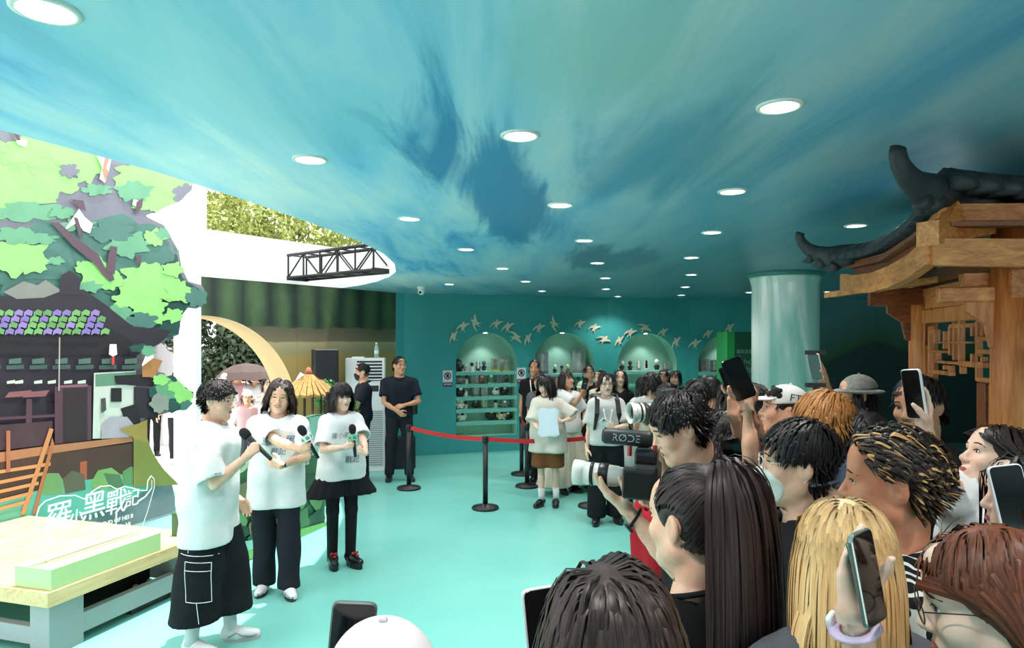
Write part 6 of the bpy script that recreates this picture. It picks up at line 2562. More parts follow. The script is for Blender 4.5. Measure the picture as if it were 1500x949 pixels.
    # -------- hair
    def hairdo(s, st):
        mat = hair_mat(st.get('c1', (18, 15, 16)), st.get('c2', (44, 36, 36)), st.get('streak'), st.get('root'), st.get('gloss', .44))
        k = s.k
        up = s.up
        coll = [(s.nb - np.array([0, 0, .1]), s.hc + s.HR @ np.array([0, .01, -.06]), .062 * k), (s.sh[-1], s.sh[1], .078 * k), (up((0, 0, 1.33)), up((0, .0, 1.05)), .135 * k)]
        if s.resn == 'far':
            st = dict(st, n=int(st.get('n', 500) * .75), S=min(st.get('S', 9), 7), w=st.get('w', .009) * 1.25)
        elif s.resn == 'near':
            st = dict(st, n=int(st.get('n', 500) * .8), w=st.get('w', .009) * 1.12)
        if st.get('nosh'):
            coll = coll[:1]
        V, F_, U = hair_geo(s.hc, s.HR, s.hs, st, RNG, coll, int(abs(s.x * 1000 + s.y * 77)) % 9973)
        # the mass of hair beneath the combed locks
        ps = [('e', (0, .014, .032), np.array([.078, .098, .090]) + st.get('mass', .002), None, 0, 'u')]
        fl_ = Field(s.hc - .2, s.hc + .2, .008 if s.resn != 'far' else .012)
        fl_.prims(xf(ps, s.HR, s.hc, s.hs))
        hl = st.get('hl', -.025)
        n_ = np.array([0, -1.12, -1.0])
        p0 = np.array([0, 0, hl - .006])
        fl_.plane(s.Hd(p0), s.HR @ n_)
        fr = [('e', (0, -.110, .008), (.058, .05, .052), None, .01, 's')]
        if st.get('ears', True):
            fr += [('e', (sd * .085, .008, -.004), (.024, .030, .036), None, .006, 's') for sd in (-1, 1)]
        if st.get('capped'):
            fl_.plane(s.Hd((0, 0, .05)), s.HR @ np.array([0, 0, 1.0]))
        fl_.prims(xf(fr, s.HR, s.hc, s.hs))
        v, f_ = fl_.mesh()
        base = len(V)
        V = np.concatenate([V, v])
        F_ = np.concatenate([F_, f_ + base])
        U = np.concatenate([U, np.tile([[3.0, .5]], (len(v), 1))])
        s.hairo = np_mesh('hair', V, F_, [mat], s.root, uv=U)

    # -------- worn details
    def glasses(s, mat, r=.0215, lens=True, square=False, thick=.0016):
        b = MB()
        b.smooth = True
        y0 = surf_y(0, .008) - .004
        for sd in (-1, 1):
            pts = []
            for q in range(18):
                a = q * 2 * math.pi / 18
                ca, sa = math.cos(a), math.sin(a)
                if square:
                    ca, sa = np.sign(ca) * abs(ca) ** .6, np.sign(sa) * abs(sa) ** .6
                pts.append(s.Hd((sd * .033 + r * 1.1 * ca, y0 - .008 + .006 * abs(ca * .5 + .5 * sd), .002 + r * .85 * sa)))
            b.tube(pts, thick * s.hs, 6, True)
            b.tube([s.Hd((sd * (.033 + r * 1.08), y0 - .002, .008)), s.Hd((sd * .074, -.045, .010)), s.Hd((sd * .083, .005, .008)), s.Hd((sd * .082, .022, -.006))], thick * .9 * s.hs, 6)
        b.tube([s.Hd((-.012, y0 - .008, .006)), s.Hd((0, y0 - .011, .009)), s.Hd((.012, y0 - .008, .006))], thick * s.hs, 6)
        return b.build('glasses', mat, s.root)

    def mask(s, mat, lo=-.112, hi=-.012):
        fl_ = Field(s.hc - .17, s.hc + .17, s.res['head'] * 1.1)
        ps = []
        for p in face_prims(s.f)[:15]:
            if p[-1] == 's':
                continue
            if p[0] == 'c':
                ps.append(('c', p[1], p[2], p[3] + .004, p[4] + .004, .03, 'u'))
            else:
                ps.append(('e', p[1], tuple(np.array(p[2]) + .004), p[3], .03, 'u'))
        ps.append(('c', (0, -.085, -.02), (0, -.095, -.07), .012, .014, .03, 'u'))
        fl_.prims(xf(ps, s.HR, s.hc, s.hs))
        fl_.plane(s.Hd((0, -.1, hi)), s.HR @ np.array([0, .35, 1.0]))
        fl_.plane(s.Hd((0, -.05, lo - .012)), s.HR @ np.array([0, .3, -1.0]))
        fl_.plane(s.Hd((0, -.026, -.05)), s.HR @ np.array([0, 1.0, -.35]))
        rnd = Field(s.hc - .17, s.hc + .17, s.res['head'] * 1.1)
        rnd.prims(xf([('e', (0, -.075, -.060), (.070, .060, .058), None, 0, 'u')], s.HR, s.hc, s.hs))
        fl_.f = np.maximum(fl_.f, rnd.f)
        v, f_ = fl_.mesh()
        o = np_mesh('face_mask', v, f_, [mat], s.root)
        b = MB()
        b.smooth = True
        for sd in (-1, 1):
            b.tube([s.Hd((sd * .060, -.035, -.025)), s.Hd((sd * .074, -.005, .012)), s.Hd((sd * .083, .018, .022))], .0017 * s.hs, 5)
            b.tube([s.Hd((sd * .058, -.02, -.075)), s.Hd((sd * .072, .005, -.045)), s.Hd((sd * .083, .026, -.02))], .0017 * s.hs, 5)
        b.build('ear_loop', mat, o)
        return o

    def cap(s, mat, brim=.07, yaw=0.0, bucket=False, name='cap', bmat=None, tilt=0.0):
        fl_ = Field(s.hc - .24, s.hc + .24, .007)
        Ry = rot(yaw)
        ps = [('e', (0, .014, .040), (.088, .108, .092), None, 0, 'u')]
        fl_.prims(xf(ps, s.HR @ Ry, s.hc, s.hs))
        fl_.plane(s.Hd((0, 0, .042)), s.HR @ np.array([0, .22 if not bucket else .1, -1.0]))
        v, f_ = fl_.mesh()
        o = np_mesh(name, v, f_, [mat], s.root)
        fl_ = Field(s.hc - .24, s.hc + .24, .006)
        if bucket:
            ps = [('e', (0, .014, .03), (.125, .145, .018), None, 0, 'u')]
        else:
            ps = [('e', (0, -.085, .048), (.078, brim + .02, .0075), rot(0, .22, 0), 0, 'u'), ('e', (0, .014, .03), (.084, .102, .2), None, .004, 's')]
        fl_.prims(xf(ps, s.HR @ Ry, s.hc, s.hs))
        v, f_ = fl_.mesh()
        np_mesh('brim', v, f_, [bmat or mat], o)
        b = MB()
        b.smooth = True
        b.ball(tuple(s.Hd((0, .014, .133))), .007, 8, 6)
        b.build('top_button', bmat or mat, o)
        return o

    def print_text(s, rows, mat, z=1.18, x0=0.0, size=.05, side=-1, shear=.2):
        """lettering printed on the chest (laid on the shirt surface)"""
        bv = BVHTree.FromPolygons([tuple(p) for p in s._sv], [tuple(q) for q in s._sf])
        k = s.k
        zz = z
        for row in rows:
            txt, sz = row[0], row[1] if len(row) > 1 else size
            vs, fs = text_geo(txt, sz, 0.0, 'CENTER', shear)
            out = []
            for p in vs:
                q = s.up((x0 + p[0], -.5, zz + p[1]))
                h = bv.ray_cast(Vector(q), Vector((0, 1, 0)))
                y = h[0].y - .0025 if h[0] is not None else -.12
                out.append((q[0], y, q[2]))
            b = MB()
            b._add(out, fs)
            b.build('shirt_print', mat, s.shirt)
            zz -= sz * 1.05

    def watch(s, sd, mat, strap, at=.04):
        W, E = s.wr[sd], s.el[sd]
        d = unit(E - W)
        c = W + d * at
        hnd = s.hand[sd]
        n = -hnd['n']
        t = np.cross(d, n)
        b = MB()
        b.smooth = True
        r = .033 * s.k
        b.tube([c + (n * math.cos(a) + t * math.sin(a)) * r for a in [i * .3927 for i in range(16)]], .010, 6, True, flat=.35, up=d)
        o = b.build('watch_strap', strap, s.root)
        b = MB()
        Mw = Matrix.Translation(Vector(c + n * (r + .004))) @ Matrix(np.stack([t, d, n], 1).tolist()).to_4x4()
        b.rbox((0, 0, 0), (.03, .036, .01), .008, Mw)
        b.m = 1
        b.rbox((0, 0, .0055), (.025, .03, .001), .006, Mw)
        b.build('watch_case', [mat, MGLS], o)


# ---- held things
def phone(label, c, u, n, body, case=None, screen=None, size=(.073, .15, .009), lens=True):
    """c centre, u long axis, n direction the screen faces (world)"""
    u = unit(u)
    n = unit(np.asarray(n, float) - u * np.dot(n, u))
    t = np.cross(u, n)
    o = thing('smartphone', label, 'phone', c)
    Mx = Matrix(np.stack([t, u, n], 1).tolist()).to_4x4()
    b = MB()
    b.smooth = False
    b.rbox((0, 0, 0), size, .011, Mx)
    b.build('phone_body', body, o)
    b = MB()
    b.rbox((0, 0, size[2] / 2 + .0004), (size[0] - .006, size[1] - .006, .0012), .009, Mx)
    b.build('screen', screen or MGLS, o)
    if lens:
        b = MB()
        b.rbox((-.016, size[1] / 2 - .026, -size[2] / 2 - .001), (.034, .036, .003), .009, Mx)
        b.build('camera_plate', case or body, o)
        for (x, y) in ((-.024, -.018), (-.024, -.034), (-.008, -.026)):
            b = MB()
            b.lathe([(.0065, -.0035), (.0065, 0), (.001, 0)], (x, size[1] / 2 + y, -size[2] / 2 - .001), 12, Mx)
            b.build('camera_lens', MGLS, o)
    return o


def microphone(label, c, u, flag, cat='microphone', cmat=None):
    """c = where it is gripped, u towards the head of the microphone"""
    u = unit(u)
    a = unit(np.cross(u, [0, 1.0, .1]))
    bq = np.cross(u, a)
    o = thing('microphone', label, cat, c)
    Mx = Matrix(np.stack([a, bq, u], 1).tolist()).to_4x4()
    b = MB()
    b.smooth = True
    b.lathe([(.010, -.12), (.0125, -.115), (.014, -.02), (.018, .07), (.019, .085)], n=16, M4=Mx)
    b.build('handle', MBLK, o)
    b = MB()
    b.smooth = True
    b.lathe([(.020, .083), (.0275, .095), (.031, .115), (.030, .135), (.022, .152), (.008, .16), (.001, .161)], n=18, M4=Mx)
    b.build('foam_head', M('black_foam', (20, 20, 22), .95, .2, 90, .6), o)
    if flag:
        b = MB()
        b.prism([(.045 * math.cos(q * 1.0472 + .5), .045 * math.sin(q * 1.0472 + .5)) for q in range(6)], lambda x, y, z: tuple(Mx @ Vector((x, y, z))), .03, .078)
        b.build('mic_flag', flag, o)
        b = MB()
        for q in range(6):
            an = q * 1.0472 + .5 + .5236
            ex = np.array([-math.sin(an), math.cos(an)])
            c0 = np.array([math.cos(an), math.sin(an)]) * .0395
            pts = [(-.014, .042), (.012, .04), (.016, .054), (.004, .068), (-.012, .062)]
            b._add([tuple(Mx @ Vector((c0[0] + ex[0] * x, c0[1] + ex[1] * x, z))) for x, z in pts], [(0, 1, 2, 3, 4)])
        b.build('flag_logo', cmat or M('flag_green', (70, 170, 130), .5), o)
    return o
# ------------------------------------------------------------------ wardrobe
WHITE_T = cloth('white_cotton', (228, 229, 229))
CREAM_T = cloth('cream_cotton', (214, 208, 196))
GREY_T = cloth('grey_cotton', (92, 92, 98))
BLACK_T = cloth('black_cotton', (22, 22, 24))
DARK_T = cloth('charcoal_cotton', (38, 38, 44))
NAVY_T = cloth('navy_polo_cotton', (30, 34, 46))
BLACK_D = cloth('black_denim', (24, 25, 28))
NAVY_D = cloth('dark_trouser_cloth', (34, 36, 44))
BROWN_S = cloth('brown_shorts_cloth', (122, 78, 46))
PALE_G = cloth('pale_skirt_cloth', (196, 190, 172))
TIGHTS = cloth('black_tights', (18, 18, 20), .6)
PATT = cloth('black_white_print', (20, 20, 22), .8, ((216, 214, 210), 11.0, 5.5, .74))
PINK_T = cloth('pink_cotton', (226, 176, 182))
GREEN_T = cloth('dark_green_cotton', (38, 52, 46))
BLUE_T = cloth('blue_cotton', (70, 120, 176))
MWSH = M('white_trainer', (232, 234, 234), .5, .03)
MBSH = M('black_leather', (18, 18, 20), .3, .1)
MSOLE = M('dark_rubber', (44, 46, 48), .7)
MWRED = M('red_ribbon', (170, 26, 40), .5)
MGOLD = M('gold_wire', (196, 164, 104), .25, .05, metal=.9)
MSILV = M('silver_metal', (186, 188, 192), .25, .05, metal=.9)
MFRAME = M('dark_frame', (34, 28, 28), .3)
MCLRF = M('pale_frame', (196, 186, 172), .2)
MMASKW = M('white_mask_cloth', (230, 230, 226), .8, .03, 12, .2)
MMASKB = M('black_mask_cloth', (28, 28, 32), .8, .03, 12, .2)
MBLUEP = M('blue_print', (40, 108, 150), .6)
MGREYP = M('grey_print', (120, 130, 134), .6)
MPHW = M('white_phone_case', (232, 230, 232), .3, .02)
MPHB = M('graphite_phone', (40, 44, 46), .25, .05, metal=.6)
MPHG = M('pale_phone_frame', (150, 166, 162), .25, .05, metal=.7)

SK1, SK2, SK3, SK4 = (236, 192, 166), (222, 174, 146), (206, 154, 122), (240, 206, 186)
BLK = dict(c1=(14, 12, 13), c2=(40, 35, 36))
DKB = dict(c1=(22, 16, 16), c2=(62, 48, 46))


def short(n=420, **kw):
    d = dict(n=n, S=5, L=.030, top=1.9, flow='crown', g=5, w=.009, off=.012, Lv=.3, mess=.2)
    d.update(BLK)
    d.update(kw)
    return d


def bob(n=420, L=.24, **kw):
    d = dict(n=n, S=9, L=L, flow='part', g=9, w=.011, off=.018, ears=False, bang=dict(L=.085, w=.052, fan=1.6))
    d.update(BLK)
    d.update(kw)
    return d


def longh(n=520, L=.45, **kw):
    d = dict(n=n, S=12, L=L, flow='part', g=10, w=.011, off=.02, face=.056, ears=False)
    d.update(BLK)
    d.update(kw)
    return d


TR = lambda m=BLACK_D, **kw: dict(dict(kind='trousers', mat=m, hem=.07), **kw)
TEE = lambda m=WHITE_T, **kw: dict(dict(kind='tee', mat=m), **kw)
SHW = dict(kind='sneaker', mat=MWSH, sole=MWSH)
SHB = dict(kind='loafer', mat=MBSH, sole=MSOLE)


def grip(p, sd, fwd=.082, out=.03, side=0.0):
    h = p.hand[sd]
    return p.W(h['w'] + (h['u'] * fwd + h['n'] * out + h['t'] * side) * p.k), p.Rw @ h['u'], p.Rw @ h['n'], p.Rw @ h['t']


def hold_phone(p, sd, label, body, fwd=.105, out=.030, side=0.0, along=None, size=(.073, .15, .009), screen=None):
    c, u, n, t = grip(p, sd, fwd, out, side)
    return phone(label, c, along if along is not None else u, n, body, None, screen, size)


# ------------------------------------------------------------------ the three presenters
c = floor_pt(306, 948)
a = Person('man in oversized white T-shirt and wide black cargo trousers speaking into a microphone', c[0], c[1], R(92), 1.69, 'm', SK1, 'main', head=(-6, 3, 0), lean=.07,
           arms=dict(r=dict(W=P(362, 668, 4.18), U=(.55, .1, .62), T=(-.62, .2, .7), pole=(-.25, .4, -1), curl=(1.15, 1.25, .8), thumb=.9), l=dict(w=(.2, -.12, .92), pole=(.4, 1, -.2))),
           hair=short(1200, L=.032, top=2.2, mess=.5, lift=.3, g=4, w=.008, off=.022), stance=.1, feet=(0.05, -.12),
           bottom=TR(BLACK_D, hem=.22, flare=.075, loose=.04, wr=.004), top=TEE(WHITE_T, hem=.70, loose=.05, sleeve=.9, flare=.015, wr=.005), shoes=dict(kind='sneaker', mat=MWSH, sole=M('grey_sole', (176, 178, 176), .6), sock=(WHITE_T, .45)), face=dict())
PA = a
a.glasses(MSILV, .019, thick=.0011)
g_, u_, n_, t_ = grip(a, -1, .080, .028)
microphone('black microphone held up to his mouth by the man in wide trousers', g_, t_, None)
b = MB()
bvp = BVHTree.FromPolygons([tuple(p) for p in a._pv], [tuple(q) for q in a._pf])
for poly in ([(-.05, .62), (.09, .60), (.09, .36), (-.04, .38), (-.05, .62)], [(-.05, .57), (.09, .55)], [(.02, .37), (.03, .24)], [(-.09, .66), (.12, .64)], [(-.03, .9), (-.035, .67)]):
    pts = []
    for (p_, q_) in zip(poly[:-1], poly[1:]):
        for t in np.linspace(0, 1, 8):
            yy, zz = p_[0] + (q_[0] - p_[0]) * t, p_[1] + (q_[1] - p_[1]) * t
            h = bvp.ray_cast(Vector((-1.0, -yy, zz)), Vector((1, 0, 0)))
            if h[0] is not None:
                pts.append((h[0].x - .001, h[0].y, h[0].z))
    if len(pts) > 2:
        b.tube(pts, .0022, 4)
o = b.build('white_stitching', MWL, a.pants)
tag(o, kind='stuff')

c = floor_pt(405, 868)
a = Person('laughing man with shaggy hair and glasses in white T-shirt with folded arms', c[0], c[1], R(16), 1.64, 'm', SK1, 'main', head=(-4, 6, 5), lean=.03, bend=.03,
           arms=dict(r=dict(W=P(446, 662, 5.0), U=(.7, -.35, .45), T=(-.5, 0, .75), pole=(-.7, .1, -1), curl=(1.15, 1.25, .8), thumb=.9), l=dict(W=P(412, 682, 5.02), U=(-.9, -.1, .3), N=(0, 1, .1), pole=(1, .2, -.8), curl=(.5, .5, .3))),
           hair=dict(n=1300, S=9, L=.145, flow='part', part=.01, ears=False, g=7, w=.010, off=.02, wave=.10, mess=.25, face=.056, facez=.06, **DKB), stance=.10, feet=(.06, -.08),
           bottom=TR(NAVY_D, hem=.06, loose=.022, flare=.02, wr=.005), top=TEE(WHITE_T, hem=.71, loose=.036, sleeve=.8, flare=.018, wr=.003), shoes=dict(kind='sneaker', mat=MWSH, sole=MSOLE, extra=M('lace_grey', (180, 182, 184), .6)), face=dict(smile=.007, open=.006, mouth=.026, squint=.6))
PB = a
a.glasses(MGOLD, .022, thick=.0012)
a.print_text([('羅小黑', .085), ('戰記', .06)], MBLUEP, 1.27, .01)
g_, u_, n_, t_ = grip(a, -1, .080, .028)
microphone('microphone with a white and green flag held by the laughing man', g_, t_ + np.array([.1, -.1, .0]), MPHW)
a.watch(1, MBLK, MBLK)

c = floor_pt(500, 828)
a = Person('young woman with black bob and red hair ribbon in white T-shirt and black skirt', c[0], c[1], R(34), 1.575, 'f', SK4, 'main', head=(6, 4, -2),
           arms=dict(r=dict(W=P(506, 655, 5.68), U=(.75, -.1, .35), T=(-.1, -.1, 1), pole=(-.8, .2, -1), curl=(1.1, 1.2, .8), thumb=.9), l=dict(W=P(536, 664, 5.66), U=(-.7, -.1, .4), T=(0, -.1, 1), pole=(.9, .3, -1), curl=(1.0, 1.1, .7), thumb=.8)),
           hair=bob(1000, .19, w=.010, off=.022, bang=dict(L=.095, w=.056, fan=1.2)), stance=.075, feet=(.02, -.05),
           bottom=TR(TIGHTS, hem=.05, loose=.004, wr=0, name='tights'), top=TEE(WHITE_T, hem=.83, loose=.04, sleeve=.85, flare=.026, wr=.003),
           shoes=dict(kind='bow', mat=MBSH, sole=MBSH, h=.025, extra=MWRED), face=dict(smile=.004, mouth=.019))
PC_ = a
a.bottom('skirt', BLACK_D, hem=.68, flare=.085, waist=.90)
a.print_text([('羅小黑戰記', .058)], MGREYP, 1.25, .0)
a.print_text([('戰記', .07)], M('dark_print', (40, 60, 80), .6), 1.02, .05)
for sd in (-1,):
    b = MB()
    b.smooth = True
    q0 = np.array([sd * .078, .03, .045])
    b.tube([a.Hd(q0), a.Hd(q0 + [sd * .03, .02, -.01]), a.Hd(q0 + [sd * .04, .025, -.06]), a.Hd(q0 + [sd * .03, .02, -.14])], [.016, .024, .022, .006], 10)
    b.build('side_ponytail', hair_mat((14, 12, 13), (40, 35, 36)), a.root)
    b = MB()
    b.smooth = True
    for dz in (-.016, .016):
        b.ball(tuple(a.Hd(q0 + [sd * .008, -.006, dz])), (.010, .014, .014), 8, 6)
    b.tube([a.Hd(q0 + [sd * .012, -.01, 0]), a.Hd(q0 + [sd * .02, -.02, -.05]), a.Hd(q0 + [sd * .016, -.015, -.08])], .006, 6, flat=.4)
    b.build('hair_ribbon', MWRED, a.root)
g_, u_, n_, t_ = grip(a, -1, .078, .028)
microphone('microphone with a green leaf flag held in both hands by the young woman', g_, np.array([-.08, -.1, 1]), M('flag_pale_green', (150, 206, 180), .5), cmat=M('flag_teal', (60, 150, 130), .5))
a.watch(1, MBLK, MBLK, .05)

# ------------------------------------------------------------------ guards
c = floor_pt(585, 703)
a = Person('guard in navy polo shirt standing with hands clasped before the teal wall', c[0], c[1], R(14), 1.73, 'm', SK3, 'mid', head=(22, 0, 0), shw=.2,
           arms=dict(r=dict(w=(-.04, -.22, .98), u=(.8, -.2, -.6), n=(.2, 1, .2), pole=(-1, .4, -.3), curl=(.5, .5, .4)), l=dict(w=(.05, -.19, 1.06), u=(-.9, -.3, -.2), n=(0, .8, -.6), pole=(1, .4, -.3), curl=(.6, .7, .5))),
           hair=short(300, L=.03), stance=.14, feet=(0, -.05), bottom=TR(NAVY_D, loose=.018), top=dict(kind='polo', mat=NAVY_T, hem=.9, loose=.024, sleeve=.7), shoes=SHB, face=dict())
q = a.W(a.hp[1] + np.array([.12, -.0, .12]))
o = thing('waist_bag', 'black bag hanging at the hip of the standing guard', 'bag', q, a.yaw)
b = MB()
b.rbox((0, 0, 0), (.09, .16, .2), .03)
b.build('bag_body', MBLK, o)
b = MB()
b.smooth = True
b.tube([(0, .05, .09), (-.04, .06, .14), (-.12, .1, .17)], .012, 6, flat=.4)
b.build('strap', MBLK, o)

c = floor_pt(532, 703)
a = Person('guard in navy polo and black face mask turned sideways by the air conditioner', c[0], c[1], R(-72), 1.63, 'm', SK2, 'mid', head=(0, 4, 0),
           arms=dict(l=dict(w=(.12, -.3, 1.0), u=(-.5, -1, 0), n=(-.3, .2, -1), pole=(1, .4, -.6)), r=dict(w=(-.1, -.3, 1.0), u=(.4, -1, 0), n=(.3, .2, -1), pole=(-1, .4, -.6))),
           hair=short(300, L=.03), stance=.1, bottom=TR(NAVY_D, loose=.018), top=dict(kind='polo', mat=NAVY_T, hem=.88, loose=.024, sleeve=.75), shoes=SHB, face=dict(mask=1))
a.mask(MMASKB)

# ------------------------------------------------------------------ people waiting behind the belt
c = floor_pt(783, 688)
a = Person('young man in black T-shirt and white lanyard standing by the second notice', c[0], c[1], R(-6), 1.66, 'm', SK3, 'far', head=(0, 4, 0), hair=short(170, L=.05, bang=dict(L=.05, w=.05)), bottom=TR(), top=TEE(BLACK_T), shoes=SHB)


def lanyard(a, mat, drop=.34, badge=None, bm=None):
    b = MB()
    k = a.k
    for sd in (-1, 1):
        b.beam([a.up((sd * .06, .03, 1.46)), a.up((sd * .062, -.085, 1.41)), a.up((sd * .045, -.145, 1.3)), a.up((sd * .008, -.155, 1.42 - drop))], .004, .014, up=(sd * .8, 0, .3))
    o = b.build('lanyard', mat, a.root)
    if badge:
        b = MB()
        c_ = a.up((0, -.165, 1.42 - drop - badge[1] / 2))
        b.rbox(tuple(c_), (badge[0], .008, badge[1]), .003)
        b.build('badge', bm, o)


lanyard(a, MWL, .5)
c = floor_pt(803, 741)
a = Person('woman with black bob in cream T-shirt and brown shorts hugging white papers', c[0], c[1], R(-18), 1.53, 'f', SK4, 'mid', head=(-22, 10, -6), lean=.05,
           arms=dict(r=dict(W=P(793, 632, 7.86), U=(.9, -.1, .2), N=(.2, .9, 0), pole=(-1, .2, -.6), curl=(.4, .4, .3)), l=dict(W=P(822, 618, 7.84), U=(-.9, -.2, .3), N=(-.2, .9, 0), pole=(1, .1, -.6), curl=(.4, .4, .3))),
           hair=bob(420, .27, w=.015, off=.03), stance=.09, feet=(-.03, .05), bottom=TR(BROWN_S, kind='shorts', hem=.52, loose=.05, flare=.03, waist=1.0), top=TEE(CREAM_T, hem=.72, loose=.06, sleeve=.95, flare=.03), shoes=dict(SHB, sock=(WHITE_T, .35)), face=dict())
o = thing('papers', 'sheaf of white papers held by the woman in brown shorts', 'papers', P(803, 618, 7.78), R(-18))
for q in range(3):
    b = MB()
    Mx = Matrix.Rotation(R(-8 + 7 * q), 4, 'Y')
    b.box((-.11, .004 * q, -.16), (.11, .004 * q + .002, .15), Mx)
    b.build('sheet', M('paper_white', (222, 230, 244), .6, .02), o)
c = floor_pt(832, 721)
a = Person('woman in long pale skirt and white T-shirt holding a phone high', c[0], c[1], R(30), 1.55, 'f', SK2, 'mid', head=(8, -14, 0),
           arms=dict(r=dict(W=P(855, 572, 8.6), U=(.2, -.1, 1), N=(-.2, -1, .1), pole=(-.2, .3, -1), curl=(.5, .6, .5), **{'raise': 1}), l=dict(w=(.12, -.22, 1.02), pole=(1, .4, -.5))),
           hair=bob(360, .2, w=.015), bottom=dict(kind='skirt', mat=PALE_G, hem=.12, flare=.16), top=TEE(WHITE_T, hem=.86, loose=.04, sleeve=.8), shoes=SHB, face=dict())
hold_phone(a, -1, 'phone raised by the woman in the long pale skirt', MPHB)
c = floor_pt(888, 765)
a = Person('young woman in white shirt, glasses and backpack straps holding a small phone', c[0], c[1], R(0), 1.60, 'f', SK4, 'mid', head=(2, 2, 0),
           arms=dict(l=dict(W=P(898, 628, 7.1), U=(-.75, -.3, .5), N=(.2, .9, .3), pole=(1, .2, -.8), curl=(.5, .6, .4)), r=dict(w=(-.23, -.05, .86), pole=(-.5, 1, -.2))),
           hair=short(500, L=.085, top=1.2, off=.018, flow='part', g=6, w=.011, bang=dict(L=.06, w=.03, fan=4)), stance=.12, feet=(-.05, .02), bottom=TR(BLACK_D, loose=.035, flare=.03), top=TEE(cloth('pale_grey_shirt', (206, 206, 202)), hem=.90, loose=.04, sleeve=.85), shoes=dict(kind='loafer', mat=MBSH, sole=MBSH, h=.01), face=dict())
a.glasses(MFRAME, .022)
hold_phone(a, 1, 'small pale phone held at the chest by the woman with backpack straps', MPHW, .1, .02)
lanyard(a, MWL, .30, (.075, .10), M('badge_dark', (52, 56, 54), .5, .2, 30))
bp_ = thing('backpack', 'black backpack on the back of the woman in the white shirt', 'backpack', a.W((0, .2, 1.2)), a.yaw)
b = MB()
b.rbox((0, .03, -.04), (.3, .14, .42), .05)
b.build('pack', MBLK, bp_)
for sd in (-1, 1):
    b = MB()
    pts = [a.up((sd * .10, .13, 1.40)) , a.up((sd * .11, .03, 1.475)), a.up((sd * .115, -.09, 1.42)), a.up((sd * .125, -.155, 1.28)), a.up((sd * .15, -.12, 1.12)), a.up((sd * .165, .06, 1.02))]
    b.beam([np.array(p) - np.array([0, .2, 1.2]) for p in pts], .05, .012, up=(0, -.6, .7))
    b.build('shoulder_strap', MBLK, bp_)
c = floor_pt(908, 752)
a = Person('child in pink cap standing close behind the woman with backpack straps', c[0] + .08, c[1] + .1, R(-20), 1.04, 'f', SK4, 'far', head=(-10, 12, 0), hs=1.12, hair=bob(160, .2, capped=1, bang=None), bottom=TR(NAVY_D, hem=.12), top=TEE(WHITE_T), shoes=dict(kind='sneaker', mat=M('grey_trainer', (120, 124, 128), .6), sole=MWSH))
a.cap(M('pink_cap', (226, 168, 178), .8, .05, 20, .2))


def bg(px, py, d, label, phi, sex='m', H=None, hair=None, top=WHITE_T, skin=SK2, **kw):
    """someone whose crown shows at photo pixel (px, py), at depth d"""
    x = (px - CX) / FPX * d
    z = CAM_H - (py - HOR) / FPX * d
    return Person(label, x, d, face_az(x, d, phi), H or z - .01, sex, skin, kw.pop('res', 'far'), hair=hair or (short(170, L=.05) if sex == 'm' else bob(170, .2)), bottom=kw.pop('bottom', TR()), top=kw.pop('tp', None) or TEE(top, collar=False), shoes=kw.pop('shoes', SHB), **kw)


bg(790, 547, 9.4, 'woman with dark hair looking out behind the woman with papers', -20, 'f', None, bob(170, .18), GREY_T, res='far')
bg(815, 552, 9.9, 'woman in black far back between the paper holder and the raised phone', 20, 'f', None, None, BLACK_T)
a = bg(853, 560, 9.2, 'woman in a pale green sun visor and dark jacket', -10, 'f', None, bob(150, .2, capped=1, bang=None), DARK_T)
a.cap(M('green_visor', (150, 196, 170), .7))
bg(862, 536, 10.4, 'tall man with dark hair far back under the second arch', 15, 'm', None, None, BLACK_T)
bg(880, 543, 9.6, 'man in pale shirt behind the woman with glasses, looking left', -40, 'm', None, None, CREAM_T, SK2)
bg(908, 541, 9.2, 'woman with long black hair and white collar under the third arch', 5, 'f', None, longh(220, .4), BLACK_T, SK4)
bg(942, 552, 8.6, 'person in white T-shirt with black hair seen from behind the pink cap', -150, 'f', None, bob(180, .2, bang=None), WHITE_T)
bg(955, 548, 8.0, 'curly haired man in pale grey T-shirt seen from behind', -165, 'm', None, short(220, L=.09, mess=.8, off=.03, w=.014), cloth('pale_grey_shirt', (206, 206, 202)))
bg(972, 543, 10.3, 'young man with short dark hair near the third arch, left of a pair', -10, 'm')
bg(989, 543, 10.0, 'young woman with round face near the third arch, right of a pair', -15, 'f', None, bob(160, .16), BLACK_T, SK2)
bg(1040, 552, 6.2, 'person with smooth black hair filming in the middle of the crowd', -120, 'm', None, short(260, L=.08, bang=None), BLACK_T, SK3, res='far')
a = bg(985, 560, 6.6, 'man in black bending over with a hand to his brow', -70, 'm', None, short(240, L=.07, w=.013), BLACK_T, SK3, head=(0, 25, 0),
       arms=dict(r=dict(W=P(982, 592, 6.35), pole=(-.8, .2, -1), curl=(.5, .5, .4))))
bg(1020, 556, 5.4, 'person with black hair beside the man covering his brow', -110, 'm', None, short(260, L=.07, w=.013), DARK_T, SK2)
bg(1070, 560, 5.0, 'woman with curly black hair in front of the green panel', -120, 'f', None, bob(260, .2, wave=.25, mess=.5, off=.04, bang=None), BLACK_T)
bg(1105, 562, 4.6, 'person with black hair in front of the round column', -130, 'm', None, short(260, L=.06), DARK_T, SK3)
a = bg(1208, 560, 5.4, 'woman with dark hair peeping out right of the column', -15, 'f', None, bob(200, .22), BLACK_T, SK4)

# ------------------------------------------------------------------ people outside the moon gate
oy = -.0


def outp(px, d, H, label, yaw, sex='m', **kw):
    x = (px - CX) / FPX * d
    return Person(label, x, d, R(yaw), H, sex, kw.pop('skin', SK1), 'far', **kw)


